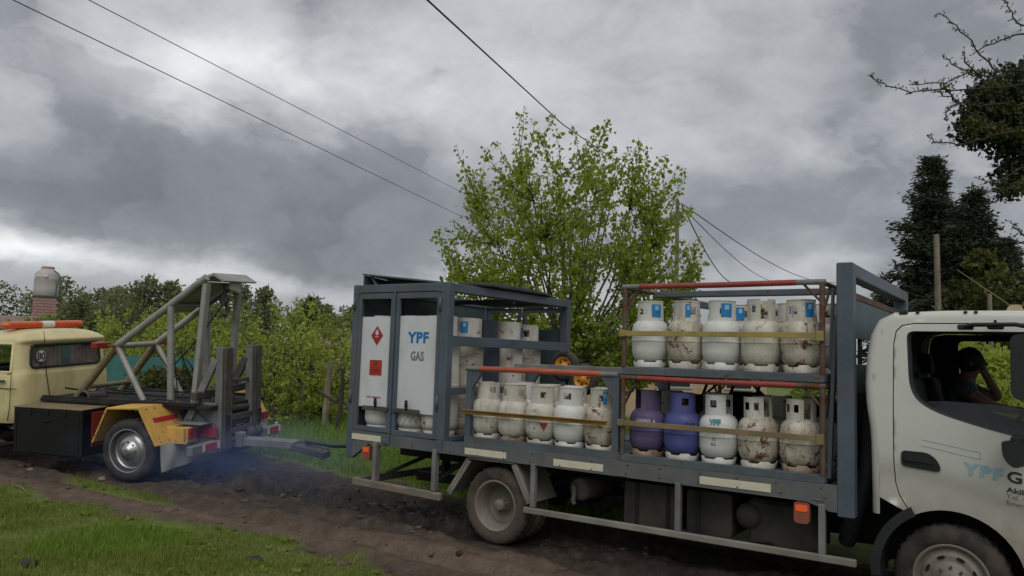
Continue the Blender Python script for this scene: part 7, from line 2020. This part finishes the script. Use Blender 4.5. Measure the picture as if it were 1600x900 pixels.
# overhanging tree on the right: trunk outside the frame, thorny twigs and an ivy covered mass inside it
OT = thing('overhanging_tree', 'thorny tree with twiggy budding branches hanging in from the right', 'tree', Matrix.Identity(4))
q = MB(); TC_, TD_ = [], []
q.tube([(9.3, 9.4, -.3), (9.1, 9.4, 2.0), (8.6, 9.3, 3.6), (7.6, 9.2, 4.6), (6.5, 9.1, 5.0)], [.24, .2, .15, .11, .07], 9)
q.tube([(8.8, 9.3, 3.0), (8.3, 9.5, 4.8), (7.6, 9.3, 6.4)], [.14, .1, .06], 8)
BR = [[(6.6, 9.0, 5.05), (5.97, 9.0, 5.12), (5.21, 9.0, 5.02), (4.94, 8.95, 5.01), (4.6, 8.9, 4.96), (4.3, 8.9, 5.01), (4.09, 8.9, 5.14)],
      [(6.6, 9.1, 5.25), (5.97, 9.1, 5.33), (5.67, 9.1, 5.30), (5.37, 9.1, 5.26), (4.98, 9.05, 5.11), (4.61, 9.0, 5.08)],
      [(5.72, 9.1, 5.30), (5.52, 9.1, 5.53), (5.30, 9.1, 5.80), (5.01, 9.1, 6.01)], [(6.6, 9.2, 5.9), (5.98, 9.2, 5.80), (5.68, 9.2, 5.68), (5.49, 9.2, 5.56)],
      [(6.7, 9.2, 5.6), (5.99, 9.1, 5.92), (5.88, 9.1, 6.08), (5.78, 9.1, 6.25)], [(6.5, 9.1, 4.7), (5.58, 9.0, 4.49), (5.2, 9.0, 4.37), (4.94, 9.0, 4.38), (4.81, 9.0, 4.47)],
      [(6.6, 9.0, 4.3), (5.94, 9.0, 3.95), (5.64, 9.0, 3.82), (5.34, 9.0, 3.85)], [(6.5, 9.0, 4.4), (5.9, 9.0, 4.10), (5.62, 9.0, 3.93), (5.40, 9.0, 3.97)], [(5.9, 9.1, 4.95), (5.43, 9.0, 4.85), (5.21, 9.0, 4.88), (4.98, 9.0, 4.99), (4.91, 9.0, 5.03)],
      [(5.7, 9.1, 5.26), (5.44, 9.1, 5.26), (5.22, 9.1, 5.35), (5.07, 9.1, 5.50)], [(5.5, 9.1, 5.22), (5.35, 9.1, 5.42), (5.33, 9.1, 5.55)], [(5.0, 8.95, 5.02), (5.12, 8.9, 4.84), (5.35, 8.9, 4.70), (5.6, 8.9, 4.58)], [(5.1, 8.9, 4.83), (4.98, 8.9, 4.72), (5.0, 8.9, 4.62)], [(6.4, 9.2, 3.0), (5.98, 9.2, 3.42), (5.90, 9.2, 3.50)]]
for b_ in BR:
    fine = []
    for a, b in zip(b_[:-1], b_[1:]):
        a = Vector(a); b = Vector(b)
        fine += [a.lerp(b, t / 4) + Vector((rng.gauss(0, .006), rng.gauss(0, .02), rng.gauss(0, .006))) for t in range(4)]
    fine.append(Vector(b_[-1])); k_ = len(fine)
    q.tube(fine, [.0095 * (1 - .75 * i / k_) + .0025 for i in range(k_)], 5)
    for i in range(1, k_):
        a, b = fine[i - 1], fine[i]
        for _ in range(max(2, int((b - a).length * 42))):
            c = a.lerp(b, rng.random()); dd = Vector((rng.gauss(0, 1), rng.gauss(0, .8), rng.gauss(.35, .9))).normalized(); L = rng.uniform(.02, .065)
            q.tube([c, c + dd * L], [.0038, .0018], 3, False)
            for __ in range(rng.choice((1, 2, 3))):
                TC_.append(tuple(c + dd * L * rng.uniform(.5, 1))); TD_.append(tuple(dd + Vector((rng.gauss(0, .7), rng.gauss(0, .7), rng.gauss(0, .7)))))
q.build('trunk', 'bark_dark', OT)
leaf_mesh('buds', TC_, TD_, .022 + .028 * nrg.random(len(TC_)), 'leaf_bud', OT, .5)
def cloud_leaves(blobs, mat, name, per, size, parent, asp=.62):
    C, D = [], []
    for (x, y, z, rx, rz) in blobs:
        k_ = int(per * rx * rz * 4)
        g = nrg.normal(size=(k_, 3)); g /= np.linalg.norm(g, axis=1, keepdims=True)
        rr_ = nrg.random(k_) ** .45 * (1 + .25 * np.sin(g[:, 0] * 7 + x) * np.cos(g[:, 2] * 6))
        C.append(np.array([x, y, z]) + g * rr_[:, None] * np.array([rx, rx, rz])); D.append(nrg.normal(size=(k_, 3)) + np.array([0, 0, -.5]))
    C = np.concatenate(C); D = np.concatenate(D)
    leaf_mesh(name, C, D, size * (.55 + .8 * nrg.random(len(C))), mat, parent, asp)
cloud_leaves([(6.0, 9.5, 4.95, .50, .42), (6.3, 9.6, 5.3, .55, .35), (5.72, 9.5, 4.72, .30, .24), (6.3, 9.5, 4.55, .45, .38), (6.15, 9.5, 4.15, .26, .22), (6.9, 9.5, 4.9, .6, .6), (5.75, 9.5, 5.10, .20, .24), (6.05, 9.5, 3.95, .14, .13)], 'leaf_conifer', 'ivy_crown', 2600, .075, OT)
cloud_leaves([(5.62, 9.2, 4.62, .26, .10), (5.42, 9.1, 4.70, .12, .10), (5.95, 9.2, 4.58, .26, .10), (5.85, 9.2, 4.88, .22, .12), (5.35, 9.0, 5.28, .06, .05), (4.98, 8.9, 5.03, .06, .05), (5.55, 9.1, 5.3, .07, .05), (5.95, 9.1, 3.92, .12, .10), (5.7, 9.2, 5.15, .16, .12)], 'leaf_olive', 'spring_leaves', 2300, .05, OT)

# ================================================================== small things on the ground
def stone(label, x, y, r_, mat):
    t = thing('stone', label, 'stone', Matrix.Translation((x, y, gz(x, y) + r_ * .25)))
    q = MB(); s_ = rng.uniform(0, 20)
    q.lathe([(0, -1)] + [(math.sin(math.pi * i / 7), -math.cos(math.pi * i / 7)) for i in range(1, 7)] + [(0, 1)], 12, smooth=False)
    q.v = [tuple(Vector(v) * r_ * (1 + .35 * mnoise.noise(Vector(v) * 1.3 + Vector((s_, 0, 0))))) for v in q.v]
    q.v = [(a, b, c * .6) for a, b, c in q.v]
    q.build('stone_body', mat, t)
stone('dark lump of earth at the bottom left corner', -3.52, 5.98, .075, 'bark_dark'); stone('small white stone beside the dark lump bottom left', -3.50, 5.78, .022, 'pale_wall'); stone('dark clod on the grass near the mud edge', -2.02, 6.52, .07, 'bark_dark')
stone('small pale stone lying in the mud ahead of the rear wheel', -.85, 8.05, .025, 'post_wood'); stone('grey stone in the rut by the tow truck wheel', -5.15, 10.2, .05, 'dusty_steel'); stone('grey pebble among the clods under the cab of the tow truck', -6.2, 10.4, .04, 'dusty_steel')
def stick(label, a, b, r_, mat):
    a = Vector((a[0], a[1], gz(*a) + r_)); b = Vector((b[0], b[1], gz(*b) + r_ * 1.5))
    t = thing('stick', label, 'stick', Matrix.Translation(a)); q = MB(); d = b - a
    q.tube([(0, 0, 0), d * .5 + Vector((.01, .015, .012)), d], [r_, r_ * .9, r_ * .6], 6); q.build('twig', mat, t)
stick('straw coloured stick lying on the grass near the mud edge', (-2.72, 6.75), (-2.50, 6.70), .009, 'bar_tan')
stick('pale thin twig right of the straw coloured stick', (-2.40, 6.62), (-2.26, 6.50), .006, 'post_wood')
stick('pale twig lying in the grass at the lower left', (-3.30, 6.62), (-3.13, 6.50), .007, 'post_wood')
stick('dry stick lying across the mud left of the tow truck wheel', (-5.75, 9.35), (-5.35, 8.95), .010, 'post_wood')
stick('upright splinter of pale wood stuck in the churned mud', (-2.52, 9.02), (-2.50, 9.06), .018, 'post_wood')
